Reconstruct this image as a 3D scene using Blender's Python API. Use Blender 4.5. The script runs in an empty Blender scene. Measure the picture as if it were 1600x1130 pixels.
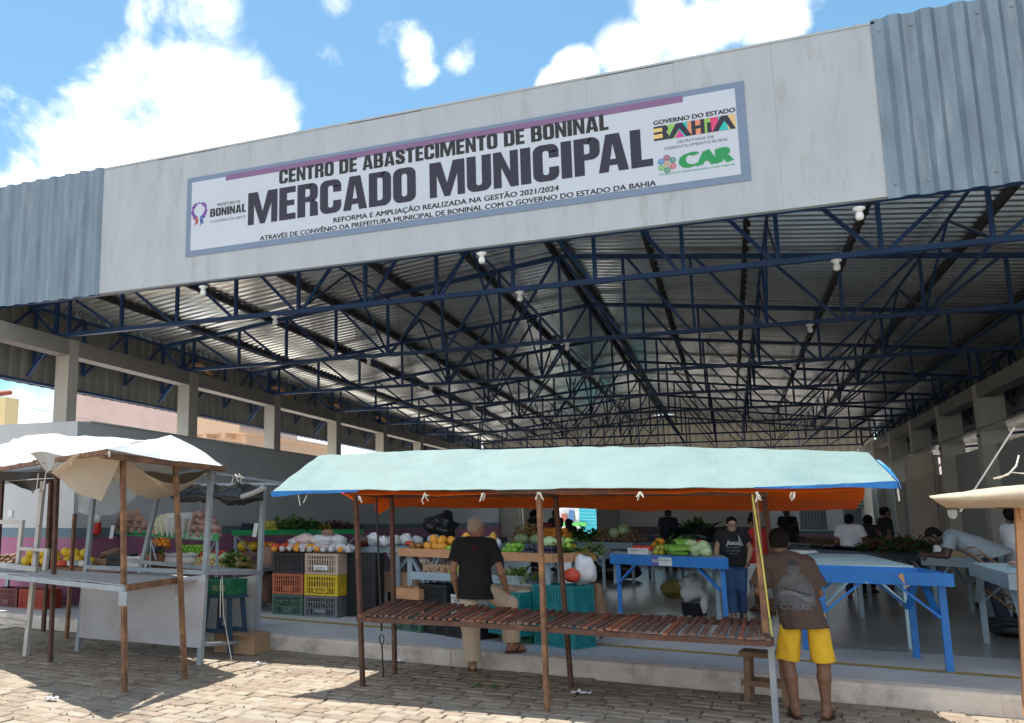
import bpy, bmesh, math, random
import numpy as np
from mathutils import Vector, Matrix, noise
from mathutils.bvhtree import BVHTree
R = math.radians
S = bpy.context.scene
COL = S.collection
# ------------------------------------------------------------------ camera
H = 1.62
PITCH, YAW = R(9.255), R(23.453)
cam = bpy.data.objects.new('camera', bpy.data.cameras.new('camera'))
COL.objects.link(cam)
cam.location = (0, 0, H)
cam.rotation_euler = (R(90) + PITCH, 0, YAW)
cam.data.sensor_width = 36
cam.data.lens = 1390 / 1600 * 36
cam.data.shift_x = 270 / 1600
cam.data.shift_y = 20 / 1600
cam.data.clip_start = 0.05
cam.data.clip_end = 3000
S.camera = cam
# ------------------------------------------------------------------ render settings, exposure
S.view_settings.view_transform = 'Standard'
S.view_settings.look = 'None'
S.view_settings.gamma = 1
S.view_settings.use_curve_mapping = False
S.view_settings.exposure = 1.20
S.cycles.use_denoising = True
S.cycles.max_bounces = 8
S.cycles.diffuse_bounces = 5
S.cycles.sample_clamp_indirect = 8
# ------------------------------------------------------------------ sun
SUN = Vector((-0.22, 0.20, 1.0)).normalized()
sl = bpy.data.lights.new('sun', 'SUN')
sl.energy = 3.8
sl.angle = R(0.5)
sl.color = (1.0, 0.955, 0.88)
so = bpy.data.objects.new('sun', sl)
COL.objects.link(so)
so.rotation_euler = SUN.to_track_quat('Z', 'Y').to_euler()
so.location = (0, 0, 30)
# ------------------------------------------------------------------ world: sky + clouds at infinity
W = bpy.data.worlds.new('World')
S.world = W
W.use_nodes = True
nt = W.node_tree
nt.nodes.clear()
def N(t, **k):
    n = nt.nodes.new(t)
    for a, b in k.items():
        setattr(n, a, b)
    return n
def lk(a, b):
    nt.links.new(a, b)
out = N('ShaderNodeOutputWorld')
bg = N('ShaderNodeBackground')
bg.inputs['Strength'].default_value = 0.097
lk(bg.outputs[0], out.inputs[0])
sky = N('ShaderNodeTexSky', sky_type='NISHITA')
sky.sun_disc = False
sky.sun_elevation = math.asin(SUN.z)
sky.sun_rotation = math.atan2(SUN.x, SUN.y)
sky.air_density = 1.0
sky.dust_density = 0.6
sky.ozone_density = 2.2
tc = N('ShaderNodeTexCoord')
nz = N('ShaderNodeTexNoise')
nz.inputs['Scale'].default_value = 6.5
nz.inputs['Detail'].default_value = 12
nz.inputs['Distortion'].default_value = 0.35
nz.inputs['Roughness'].default_value = 0.60
lk(tc.outputs['Generated'], nz.inputs['Vector'])
# each cloud: direction (x, y, z), angular radius in degrees, weight
CLOUDS = [
 (-0.4887, 0.7182, 0.4952, 3.3, 1.00),
 (-0.5294, 0.7100, 0.4643, 3.2, 1.00),
 (-0.4629, 0.7530, 0.4677, 3.3, 1.00),
 (-0.4331, 0.7910, 0.4320, 2.4, 1.00),
 (-0.5563, 0.7223, 0.4109, 4.4, 1.00),
 (-0.6142, 0.6932, 0.3772, 3.4, 1.00),
 (-0.4860, 0.7742, 0.4054, 4.5, 1.00),
 (-0.6498, 0.6786, 0.3424, 2.7, 1.00),
 (-0.5120, 0.6944, 0.5056, 2.2, 1.00),
 (-0.4531, 0.7284, 0.5139, 2.3, 1.00),
 (-0.2736, 0.8247, 0.4950, 1.5, 0.57),
 (-0.2754, 0.8394, 0.4686, 1.2, 0.53),
 (-0.3013, 0.8128, 0.4986, 1.2, 0.50),
 (-0.3576, 0.7988, 0.4837, 1.1, 0.50),
 (-0.3409, 0.7775, 0.5285, 1.3, 0.60),
 (-0.5888, 0.6565, 0.4715, 1.4, 0.50),
 (-0.6458, 0.6365, 0.4217, 1.2, 0.55),
 (-0.2286, 0.8477, 0.4787, 1.1, 0.40),
 (0.0531, 0.8741, 0.4828, 2.8, 1.00),
 (0.0014, 0.8800, 0.4749, 2.6, 1.00),
 (-0.0622, 0.8823, 0.4666, 2.0, 1.00),
 (-0.1133, 0.8830, 0.4556, 1.4, 1.00),
 (0.0769, 0.8820, 0.4649, 1.4, 1.00),
 (-0.0260, 0.8668, 0.4980, 2.0, 1.00),
 (-0.1369, 0.8850, 0.4451, 1.1, 0.90),
 (-0.6679, 0.7353, 0.1153, 2.2, 1.00),
 (-0.6871, 0.7195, 0.1009, 1.5, 1.00),
 (-0.4454, 0.8918, 0.0788, 2.9, 1.00),
 (0.1039, 0.8745, 0.4737, 0.9, 0.60),
]
acc = None
for (x, y, z, r, w) in CLOUDS:
    v = Vector((x, y, z)).normalized()
    d = N('ShaderNodeVectorMath', operation='DOT_PRODUCT')
    lk(tc.outputs['Generated'], d.inputs[0])
    d.inputs[1].default_value = v
    m = N('ShaderNodeMapRange')
    m.inputs['From Min'].default_value = math.cos(R(r * 1.55))
    m.inputs['From Max'].default_value = math.cos(R(r * 0.35))
    m.inputs['To Max'].default_value = w
    lk(d.outputs['Value'], m.inputs['Value'])
    if acc is None:
        acc = m.outputs[0]
    else:
        a = N('ShaderNodeMath', operation='MAXIMUM')
        lk(acc, a.inputs[0]); lk(m.outputs[0], a.inputs[1])
        acc = a.outputs[0]
# unseen cloud added behind the camera as white fill; cloud low over horizon
sep = N('ShaderNodeSeparateXYZ')
lk(tc.outputs['Generated'], sep.inputs[0])
back = N('ShaderNodeMapRange')
back.inputs['From Min'].default_value = 0.15
back.inputs['From Max'].default_value = -0.5
back.inputs['To Max'].default_value = 0.8
lk(sep.outputs['Y'], back.inputs['Value'])
low = N('ShaderNodeMapRange')
low.inputs['From Min'].default_value = 0.26
low.inputs['From Max'].default_value = 0.08
low.inputs['To Max'].default_value = 0.72
lk(sep.outputs['Z'], low.inputs['Value'])
for o in (back, low):
    a = N('ShaderNodeMath', operation='MAXIMUM')
    lk(acc, a.inputs[0]); lk(o.outputs[0], a.inputs[1])
    acc = a.outputs[0]
# threshold against noise -> ragged cumulus edge
s1 = N('ShaderNodeMath', operation='MULTIPLY_ADD')
lk(nz.outputs['Fac'], s1.inputs[0]); s1.inputs[1].default_value = 2.5; s1.inputs[2].default_value = -1.74
s2 = N('ShaderNodeMath', operation='ADD')
lk(acc, s2.inputs[0]); lk(s1.outputs[0], s2.inputs[1])
mr = N('ShaderNodeMapRange', interpolation_type='SMOOTHSTEP')
mr.inputs['From Min'].default_value = 0.0
mr.inputs['From Max'].default_value = 0.55
lk(s2.outputs[0], mr.inputs['Value'])
gate = N('ShaderNodeMath', operation='GREATER_THAN')
lk(acc, gate.inputs[0]); gate.inputs[1].default_value = 0.002
den = N('ShaderNodeMath', operation='MULTIPLY')
lk(mr.outputs[0], den.inputs[0]); lk(gate.outputs[0], den.inputs[1])
mix = N('ShaderNodeMixRGB')
lk(den.outputs[0], mix.inputs['Fac'])
gam = N('ShaderNodeHueSaturation')
gam.inputs['Saturation'].default_value = 1.0
gam.inputs['Value'].default_value = 1.0
tint = N('ShaderNodeMixRGB', blend_type='MULTIPLY')
tint.inputs['Fac'].default_value = 1
tint.inputs['Color2'].default_value = (0.66, 0.88, 0.84, 1)
lk(sky.outputs[0], tint.inputs['Color1'])
lk(tint.outputs[0], gam.inputs['Color'])
lk(gam.outputs[0], mix.inputs['Color1'])
n2 = N('ShaderNodeTexNoise'); n2.inputs['Scale'].default_value = 9; n2.inputs['Detail'].default_value = 8
lk(tc.outputs['Generated'], n2.inputs['Vector'])
m2 = N('ShaderNodeMapRange'); m2.inputs['From Min'].default_value = 0.46; m2.inputs['From Max'].default_value = 0.70; m2.inputs['To Max'].default_value = 0.7
lk(n2.outputs['Fac'], m2.inputs['Value'])
cs = N('ShaderNodeMixRGB'); cs.inputs['Color1'].default_value = (8.8, 8.9, 9.1, 1); cs.inputs['Color2'].default_value = (5.2, 5.45, 5.9, 1)
lk(m2.outputs[0], cs.inputs['Fac']); lk(cs.outputs[0], mix.inputs['Color2'])
lk(mix.outputs[0], bg.inputs['Color'])

# ------------------------------------------------------------------ helpers
FWD = Vector((-math.sin(YAW) * math.cos(PITCH), math.cos(YAW) * math.cos(PITCH), math.sin(PITCH)))
RGT = Vector((math.cos(YAW), math.sin(YAW), 0))
UPV = RGT.cross(FWD)
def ray(px, py):
    return FWD + RGT * ((px - 530) / 1390) - UPV * ((py - 585) / 1390)
def atz(px, py, z=0.0):                  # point of the level z seen at a place of the photograph
    d = ray(px, py)
    return Vector((0, 0, H)) + d * ((z - H) / d.z)
def aty(px, py, y):
    d = ray(px, py)
    return Vector((0, 0, H)) + d * (y / d.y)
def atx(px, py, x):
    d = ray(px, py)
    return Vector((0, 0, H)) + d * (x / d.x)
FZ = 0.17                                # level of the hall floor
def fl(px, py):
    return atz(px, py, FZ)

def tag(o, label=None, cat=None, group=None, kind=None):
    if label: o['label'] = label
    if cat: o['category'] = cat
    if group: o['group'] = group
    if kind: o['kind'] = kind
    return o
def thing(name, label, cat, loc=(0, 0, 0), rz=0.0, group=None):
    o = bpy.data.objects.new(name, None)
    COL.objects.link(o)
    o.location = loc
    o.rotation_euler = (0, 0, rz)
    o.empty_display_size = 0.1
    return tag(o, label, cat, group)
def copy_tree(o, parent=None):
    c = o.copy()
    COL.objects.link(c)
    c.parent = parent
    for ch in list(o.children):
        copy_tree(ch, c)
    return c

class MB:
    """collects shapes, build() links them as one mesh object"""
    def __init__(s):
        s.v = []; s.f = []; s.m = []; s.sm = []
    def add(s, vs, fs, m=0, smooth=False):
        b = len(s.v)
        s.v.extend([tuple(v) for v in vs])
        for f in fs:
            s.f.append(tuple(i + b for i in f)); s.m.append(m); s.sm.append(smooth)
        return s
    def box(s, lo, hi, m=0):
        x0, y0, z0 = lo; x1, y1, z1 = hi
        return s.add([(x0, y0, z0), (x1, y0, z0), (x1, y1, z0), (x0, y1, z0), (x0, y0, z1), (x1, y0, z1), (x1, y1, z1), (x0, y1, z1)],
                     [(0, 3, 2, 1), (4, 5, 6, 7), (0, 1, 5, 4), (1, 2, 6, 5), (2, 3, 7, 6), (3, 0, 4, 7)], m)
    def hexa(s, bot, top, m=0):            # four bottom points, four top points
        return s.add(list(bot) + list(top), [(0, 3, 2, 1), (4, 5, 6, 7), (0, 1, 5, 4), (1, 2, 6, 5), (2, 3, 7, 6), (3, 0, 4, 7)], m)
    def bar(s, p, q, w=0.05, h=None, m=0, up=(0, 0, 1), tilt=0):
        p = Vector(p); q = Vector(q); h = h or w
        d = (q - p).normalized(); u = Vector(up)
        if abs(d.dot(u)) > 0.97: u = Vector((0, 1, 0))
        r = d.cross(u).normalized(); u = r.cross(d).normalized()
        if tilt:
            r, u = r * math.cos(tilt) + u * math.sin(tilt), u * math.cos(tilt) - r * math.sin(tilt)
        c = [(-1, -1), (1, -1), (1, 1), (-1, 1)]
        vs = [p + r * (a * w / 2) + u * (b * h / 2) for a, b in c] + [q + r * (a * w / 2) + u * (b * h / 2) for a, b in c]
        return s.add(vs, [(0, 3, 2, 1), (4, 5, 6, 7), (0, 1, 5, 4), (1, 2, 6, 5), (2, 3, 7, 6), (3, 0, 4, 7)], m)
    def tube(s, pts, r=0.02, n=8, m=0, cap=True, radii=None):
        pts = [Vector(p) for p in pts]; rings = []
        for i, p in enumerate(pts):
            d = (pts[min(i + 1, len(pts) - 1)] - pts[max(i - 1, 0)]).normalized()
            u = Vector((0, 0, 1)) if abs(d.z) < 0.9 else Vector((0, 1, 0))
            a = d.cross(u).normalized(); b = a.cross(d)
            rr = radii[i] if radii else r
            rings.append([p + a * (math.cos(t) * rr) + b * (math.sin(t) * rr) for t in [2 * math.pi * k / n for k in range(n)]])
        vs = [v for g in rings for v in g]; fs = []
        for i in range(len(pts) - 1):
            for k in range(n):
                a = i * n + k; b = i * n + (k + 1) % n
                fs.append((a, a + n, b + n, b))
        s.add(vs, fs, m, True)
        if cap:
            s.add(rings[0], [tuple(range(n))], m); s.add(rings[-1], [tuple(reversed(range(n)))], m)
        return s
    def lathe(s, prof, c=(0, 0, 0), n=16, m=0, squash=(1, 1)):
        vs = []; fs = []
        for (r, z) in prof:
            for k in range(n):
                t = 2 * math.pi * k / n
                vs.append((c[0] + r * math.cos(t) * squash[0], c[1] + r * math.sin(t) * squash[1], c[2] + z))
        for i in range(len(prof) - 1):
            for k in range(n):
                a = i * n + k; b = i * n + (k + 1) % n
                fs.append((a, b, b + n, a + n))
        fs.append(tuple(reversed(range(n)))); fs.append(tuple((len(prof) - 1) * n + k for k in range(n)))
        return s.add(vs, fs, m, True)
    def ball(s, c, r, n=12, k=8, m=0, rot=None, bump=0.0, seed=0):
        r = (r, r, r) if isinstance(r, (int, float)) else r
        vs = []; fs = []
        for i in range(k + 1):
            th = math.pi * i / k
            for j in range(n):
                ph = 2 * math.pi * j / n
                v = Vector((math.sin(th) * math.cos(ph), math.sin(th) * math.sin(ph), math.cos(th)))
                f = 1 + (bump * noise.noise(v * 2.3 + Vector((seed * 3.1, seed, 0))) if bump else 0)
                v = Vector((v.x * r[0] * f, v.y * r[1] * f, v.z * r[2] * f))
                if rot is not None: v = rot @ v
                vs.append(v + Vector(c))
        for i in range(k):
            for j in range(n):
                a = i * n + j; b = i * n + (j + 1) % n
                if i == 0: fs.append((a, a + n, b + n))
                elif i == k - 1: fs.append((a, a + n, b))
                else: fs.append((a, a + n, b + n, b))
        return s.add(vs, fs, m, True)
    def sheet(s, fn, nu, nv, m=0, thick=0.0, smooth=True, m2=None):
        """fn(u, v) -> point, u and v in 0..1; thick > 0 gives it a second face below"""
        P = [[Vector(fn(i / nu, j / nv)) for j in range(nv + 1)] for i in range(nu + 1)]
        idx = lambda i, j: i * (nv + 1) + j
        fs = [(idx(i, j), idx(i + 1, j), idx(i + 1, j + 1), idx(i, j + 1)) for i in range(nu) for j in range(nv)]
        vs = [p for row in P for p in row]
        if not thick:
            return s.add(vs, fs, m, smooth)
        n = len(vs); nrm = [Vector() for _ in vs]
        for f in fs:
            a, b, c, d = (vs[k] for k in f)
            q = (c - a).cross(d - b)
            for k in f: nrm[k] += q
        lo = [v - (q.normalized() * thick) for v, q in zip(vs, nrm)]
        s.add(vs, fs, m, smooth)
        s.add(lo, [tuple(reversed(f)) for f in fs], m if m2 is None else m2, smooth)
        rim = [(i, 0) for i in range(nu + 1)] + [(nu, j) for j in range(1, nv + 1)] + [(i, nv) for i in range(nu - 1, -1, -1)] + [(0, j) for j in range(nv - 1, 0, -1)]
        ids = [idx(*q) for q in rim]
        ev = [vs[k] for k in ids] + [lo[k] for k in ids]; L = len(ids)
        s.add(ev, [((k + 1) % L, k, k + L, (k + 1) % L + L) for k in range(L)], m, False)
        return s
    def build(s, name, mats, parent=None, rel=True, smooth=None):
        """rel: the shapes are in world coordinates and become local to the parent's location"""
        me = bpy.data.meshes.new(name)
        off = Vector(parent.location) if (parent is not None and rel) else Vector((0, 0, 0))
        p = parent
        while p is not None and p.parent is not None and rel:
            p = p.parent; off = off + Vector(p.location)
        me.from_pydata([(v[0] - off.x, v[1] - off.y, v[2] - off.z) for v in s.v], [], s.f)
        if not isinstance(mats, (list, tuple)): mats = [mats]
        for mt in mats: me.materials.append(mt)
        me.polygons.foreach_set('material_index', s.m)
        me.polygons.foreach_set('use_smooth', s.sm if smooth is None else [smooth] * len(s.f))
        me.validate(); me.update()
        o = bpy.data.objects.new(name, me)
        COL.objects.link(o)
        if parent is not None: o.parent = parent
        return o

# ------------------------------------------------------------------ materials
def nodes_of(name):
    m = bpy.data.materials.new(name)
    m.use_nodes = True
    return m, m.node_tree, m.node_tree.nodes['Principled BSDF']
def mat(name, c, rough=0.7, var=0.12, scale=6.0, bump=0.0, bscale=40.0, metal=0.0, spots=None, sscale=3.0, slo=0.55, shi=0.7, trans=0.0, spec=0.5, stretch=(1, 1, 1), coat=0.0):
    """one surface: base colour with a noise variation, optional second colour in stains or chips"""
    m, t, b = nodes_of(name)
    L = t.links.new
    tcn = t.nodes.new('ShaderNodeTexCoord'); mp = t.nodes.new('ShaderNodeMapping')
    mp.inputs['Scale'].default_value = stretch
    L(tcn.outputs['Object'], mp.inputs[0])
    n = t.nodes.new('ShaderNodeTexNoise'); n.inputs['Scale'].default_value = scale; n.inputs['Detail'].default_value = 6
    n.inputs['Roughness'].default_value = 0.6
    L(mp.outputs[0], n.inputs['Vector'])
    r = t.nodes.new('ShaderNodeMixRGB')
    mrn = t.nodes.new('ShaderNodeMapRange'); mrn.inputs[1].default_value = 0.3; mrn.inputs[2].default_value = 0.7
    L(n.outputs['Fac'], mrn.inputs[0]); L(mrn.outputs[0], r.inputs['Fac'])
    r.inputs['Color1'].default_value = (*[x * (1 - var) for x in c], 1)
    r.inputs['Color2'].default_value = (*[min(1, x * (1 + var)) for x in c], 1)
    col = r.outputs[0]
    if spots:
        n2 = t.nodes.new('ShaderNodeTexNoise'); n2.inputs['Scale'].default_value = sscale; n2.inputs['Detail'].default_value = 8
        n2.inputs['Roughness'].default_value = 0.65
        L(mp.outputs[0], n2.inputs['Vector'])
        m2 = t.nodes.new('ShaderNodeMapRange'); m2.inputs[1].default_value = slo; m2.inputs[2].default_value = shi
        L(n2.outputs['Fac'], m2.inputs[0])
        x = t.nodes.new('ShaderNodeMixRGB')
        L(m2.outputs[0], x.inputs['Fac']); L(col, x.inputs['Color1']); x.inputs['Color2'].default_value = (*spots, 1)
        col = x.outputs[0]
    L(col, b.inputs['Base Color'])
    b.inputs['Roughness'].default_value = rough
    b.inputs['Metallic'].default_value = metal
    b.inputs['Specular IOR Level'].default_value = spec
    b.inputs['Coat Weight'].default_value = coat
    if bump:
        nb = t.nodes.new('ShaderNodeTexNoise'); nb.inputs['Scale'].default_value = bscale; nb.inputs['Detail'].default_value = 5
        L(mp.outputs[0], nb.inputs['Vector'])
        bp = t.nodes.new('ShaderNodeBump'); bp.inputs['Strength'].default_value = bump; bp.inputs['Distance'].default_value = 0.02
        L(nb.outputs['Fac'], bp.inputs['Height']); L(bp.outputs[0], b.inputs['Normal'])
    if trans:
        tr = t.nodes.new('ShaderNodeBsdfTranslucent'); L(col, tr.inputs['Color'])
        mx = t.nodes.new('ShaderNodeMixShader'); mx.inputs[0].default_value = trans
        o = t.nodes['Material Output']
        L(b.outputs[0], mx.inputs[1]); L(tr.outputs[0], mx.inputs[2]); L(mx.outputs[0], o.inputs['Surface'])
    return m
M = {}
M['fascia'] = mat('painted board', (0.46, 0.495, 0.53), 0.75, 0.08, 1.6, 0.06, 30, spots=(0.34, 0.335, 0.32), sscale=2.2, slo=0.56, shi=0.78, stretch=(2.0, 2.0, 0.45))
M['zinc'] = mat('weathered zinc sheet', (0.195, 0.25, 0.30), 0.45, 0.22, 2.2, 0.0, metal=0.35, spots=(0.31, 0.36, 0.40), sscale=1.6, slo=0.55, shi=0.75, stretch=(3, 3, 0.5))
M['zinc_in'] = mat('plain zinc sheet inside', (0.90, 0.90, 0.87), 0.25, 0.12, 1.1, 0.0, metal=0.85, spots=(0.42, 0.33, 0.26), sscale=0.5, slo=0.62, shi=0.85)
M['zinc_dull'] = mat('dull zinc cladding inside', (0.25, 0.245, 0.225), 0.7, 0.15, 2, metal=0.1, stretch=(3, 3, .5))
M['truss'] = mat('dark blue painted steel', (0.018, 0.060, 0.17), 0.45, 0.2, 4, spots=(0.10, 0.05, 0.03), sscale=2.5, slo=0.68, shi=0.75)
M['purlin'] = mat('dark purlin steel', (0.05, 0.045, 0.045), 0.6, 0.25, 3)
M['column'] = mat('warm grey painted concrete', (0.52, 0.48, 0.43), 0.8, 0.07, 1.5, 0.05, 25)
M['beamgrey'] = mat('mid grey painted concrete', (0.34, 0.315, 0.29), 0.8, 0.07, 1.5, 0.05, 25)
M['wall_grey'] = mat('blue grey wall paint', (0.58, 0.605, 0.635), 0.8, 0.06, 1.0, 0.05, 30)
M['wall_dark'] = mat('dark grey wall paint', (0.52, 0.505, 0.48), 0.85, 0.07, 0.8, 0.05, 30)
M['wall_white'] = mat('white wall paint', (0.82, 0.83, 0.86), 0.8, 0.05, 0.8)
M['band_teal'] = mat('slate teal wall band', (0.16, 0.245, 0.30), 0.8, 0.06, 1)
M['band_pink'] = mat('mauve pink wall band', (0.43, 0.17, 0.29), 0.8, 0.06, 1)
M['white'] = mat('white plastic', (0.8, 0.8, 0.8), 0.4, 0.04)
M['rust'] = mat('rusty steel', (0.17, 0.085, 0.05), 0.8, 0.3, 9, 0.2, 60, spots=(0.33, 0.17, 0.075), sscale=7, slo=0.48, shi=0.66)
M['rust_dark'] = mat('dark rusty steel', (0.10, 0.050, 0.035), 0.8, 0.3, 9, 0.2, 60, spots=(0.20, 0.10, 0.06), sscale=8, slo=0.55, shi=0.7)
M['galv'] = mat('grey painted steel', (0.30, 0.34, 0.38), 0.5, 0.15, 7, spots=(0.22, 0.14, 0.10), sscale=6, slo=0.66, shi=0.72)
M['pale_wood'] = mat('weathered pale paint', (0.50, 0.47, 0.44), 0.7, 0.12, 8, spots=(0.22, 0.10, 0.06), sscale=7, slo=0.6, shi=0.68)
M['slat'] = mat('weathered brown slats', (0.155, 0.085, 0.062), 0.8, 0.4, 3, 0.25, 50, spots=(0.30, 0.24, 0.20), sscale=2.5, slo=0.58, shi=0.72)
M['wood_new'] = mat('raw pine board', (0.55, 0.29, 0.15), 0.7, 0.14, 4, 0.05, 40, stretch=(0.6, 4, 4))
M['wood_old'] = mat('old brown wood', (0.22, 0.13, 0.08), 0.8, 0.3, 6, 0.2, 40)
M['blue'] = mat('chipped bright blue paint', (0.022, 0.185, 0.56), 0.5, 0.14, 5, 0.06, 30, spots=(0.50, 0.52, 0.52), sscale=5, slo=0.69, shi=0.72)
M['lightblue'] = mat('faded light blue paint', (0.45, 0.62, 0.69), 0.6, 0.12, 4, spots=(0.42, 0.40, 0.36), sscale=4, slo=0.62, shi=0.7)
M['tgrey'] = mat('blue grey table paint', (0.30, 0.385, 0.45), 0.6, 0.10, 4, spots=(0.40, 0.38, 0.35), sscale=5, slo=0.68, shi=0.73)
M['tslate'] = mat('dark slate table paint', (0.10, 0.13, 0.165), 0.55, 0.15, 4)
M['navy'] = mat('navy stool paint', (0.035, 0.075, 0.135), 0.6, 0.2, 6)
M['card'] = mat('brown cardboard', (0.40, 0.26, 0.16), 0.85, 0.1, 4)
M['black'] = mat('black plastic', (0.014, 0.015, 0.017), 0.45, 0.1)
M['concrete_kerb'] = mat('pinkish kerb plaster', (0.68, 0.60, 0.53), 0.9, 0.14, 3, 0.3, 40, spots=(0.36, 0.30, 0.26), sscale=3.2, slo=0.48, shi=0.72)
M['rope'] = mat('pale rope', (0.65, 0.62, 0.55), 0.9, 0.1)
M['yellow_rope'] = mat('yellow cord', (0.60, 0.58, 0.12), 0.8, 0.1)
# ================================================================== SETTING
def ground_mat():
    m, t, b = nodes_of('stone setts')
    L = t.links.new
    tc_ = t.nodes.new('ShaderNodeTexCoord')
    n0 = t.nodes.new('ShaderNodeTexNoise'); n0.inputs['Scale'].default_value = 1.7; n0.inputs['Detail'].default_value = 4
    L(tc_.outputs['Object'], n0.inputs['Vector'])
    ad = t.nodes.new('ShaderNodeVectorMath'); ad.operation = 'MULTIPLY_ADD'
    L(n0.outputs['Color'], ad.inputs[0]); ad.inputs[1].default_value = (0.16, 0.16, 0); L(tc_.outputs['Object'], ad.inputs[2])
    n00 = t.nodes.new('ShaderNodeTexNoise'); n00.inputs['Scale'].default_value = 14; n00.inputs['Detail'].default_value = 4
    L(tc_.outputs['Object'], n00.inputs['Vector'])
    ad0 = t.nodes.new('ShaderNodeVectorMath'); ad0.operation = 'MULTIPLY_ADD'
    L(n00.outputs['Color'], ad0.inputs[0]); ad0.inputs[1].default_value = (0.03, 0.03, 0); L(ad.outputs[0], ad0.inputs[2])
    br = t.nodes.new('ShaderNodeTexBrick')
    br.inputs['Scale'].default_value = 1.0
    br.inputs['Brick Width'].default_value = 0.25; br.inputs['Row Height'].default_value = 0.155
    br.inputs['Mortar Size'].default_value = 0.011; br.inputs['Mortar Smooth'].default_value = 0.35
    br.offset = 0.5; br.squash = 0.78; br.squash_frequency = 3
    br.inputs['Color1'].default_value = (0.41, 0.325, 0.242, 1); br.inputs['Color2'].default_value = (0.325, 0.25, 0.182, 1)
    br.inputs['Mortar'].default_value = (0.33, 0.25, 0.17, 1); br.inputs['Bias'].default_value = -0.1
    L(ad0.outputs[0], br.inputs['Vector'])
    # large stains and sand
    n1 = t.nodes.new('ShaderNodeTexNoise'); n1.inputs['Scale'].default_value = 1.1; n1.inputs['Detail'].default_value = 7
    L(tc_.outputs['Object'], n1.inputs['Vector'])
    m1 = t.nodes.new('ShaderNodeMapRange'); m1.inputs[1].default_value = 0.42; m1.inputs[2].default_value = 0.68
    L(n1.outputs['Fac'], m1.inputs[0])
    mx = t.nodes.new('ShaderNodeMixRGB'); mx.inputs['Color2'].default_value = (0.43, 0.36, 0.275, 1)
    mf = t.nodes.new('ShaderNodeMath'); mf.operation = 'MULTIPLY'; mf.inputs[1].default_value = 0.7
    L(m1.outputs[0], mf.inputs[0]); L(mf.outputs[0], mx.inputs['Fac']); L(br.outputs['Color'], mx.inputs['Color1'])
    # some open joints: deep dark gaps
    n2 = t.nodes.new('ShaderNodeTexNoise'); n2.inputs['Scale'].default_value = 5.5; n2.inputs['Detail'].default_value = 3
    L(tc_.outputs['Object'], n2.inputs['Vector'])
    m2 = t.nodes.new('ShaderNodeMapRange'); m2.inputs[1].default_value = 0.50; m2.inputs[2].default_value = 0.60
    L(n2.outputs['Fac'], m2.inputs[0])
    gp = t.nodes.new('ShaderNodeMath'); gp.operation = 'MULTIPLY'
    L(br.outputs['Fac'], gp.inputs[0]); L(m2.outputs[0], gp.inputs[1])
    mg = t.nodes.new('ShaderNodeMixRGB'); mg.inputs['Color2'].default_value = (0.035, 0.026, 0.02, 1)
    L(gp.outputs[0], mg.inputs['Fac']); L(mx.outputs[0], mg.inputs['Color1'])
    n3 = t.nodes.new('ShaderNodeTexNoise'); n3.inputs['Scale'].default_value = 9; n3.inputs['Detail'].default_value = 8
    L(tc_.outputs['Object'], n3.inputs['Vector'])
    hs = t.nodes.new('ShaderNodeHueSaturation')
    mv = t.nodes.new('ShaderNodeMapRange'); mv.inputs[1].default_value = 0.3; mv.inputs[2].default_value = 0.7; mv.inputs[3].default_value = 0.80; mv.inputs[4].default_value = 1.16
    L(n3.outputs['Fac'], mv.inputs[0]); L(mv.outputs[0], hs.inputs['Value']); L(mg.outputs[0], hs.inputs['Color'])
    L(hs.outputs[0], b.inputs['Base Color'])
    b.inputs['Roughness'].default_value = 0.9
    # relief
    h0 = t.nodes.new('ShaderNodeMath'); h0.operation = 'MULTIPLY_ADD'; h0.inputs[1].default_value = -0.9
    L(br.outputs['Fac'], h0.inputs[0])
    n4 = t.nodes.new('ShaderNodeTexNoise'); n4.inputs['Scale'].default_value = 22; n4.inputs['Detail'].default_value = 6
    L(tc_.outputs['Object'], n4.inputs['Vector']); L(n4.outputs['Fac'], h0.inputs[2])
    bp = t.nodes.new('ShaderNodeBump'); bp.inputs['Strength'].default_value = 0.75; bp.inputs['Distance'].default_value = 0.03
    L(h0.outputs[0], bp.inputs['Height']); L(bp.outputs[0], b.inputs['Normal'])
    return m
def floor_mat(name, c, rough, stain, var=0.1):
    m = mat(name, c, rough, var, 1.3, 0.03, 30, spots=stain, sscale=0.9, slo=0.5, shi=0.75)
    return m
M['ground'] = ground_mat()
M['dirt'] = mat('brown joint dirt', (.21, .165, .12), .95, .2, 6, .3, 60, spots=(.13, .10, .075), sscale=4)
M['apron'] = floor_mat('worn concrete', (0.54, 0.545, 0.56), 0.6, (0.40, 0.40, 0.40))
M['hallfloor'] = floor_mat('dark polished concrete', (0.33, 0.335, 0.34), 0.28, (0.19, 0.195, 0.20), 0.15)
M['strip'] = mat('yellow floor paint', (0.62, 0.43, 0.10), 0.6, 0.15, 6, spots=(0.34, 0.32, 0.28), sscale=5, slo=0.52, shi=0.7)

def kerb_y(x): return 10.13 - 0.135 * (x + 3.43)
g = MB(); g.sheet(lambda u, v: (-260 + 520 * u, -60 + 420 * v, -.022), 26, 21, smooth=False)
tag(g.build('ground', M['dirt']), kind='structure')
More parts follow.
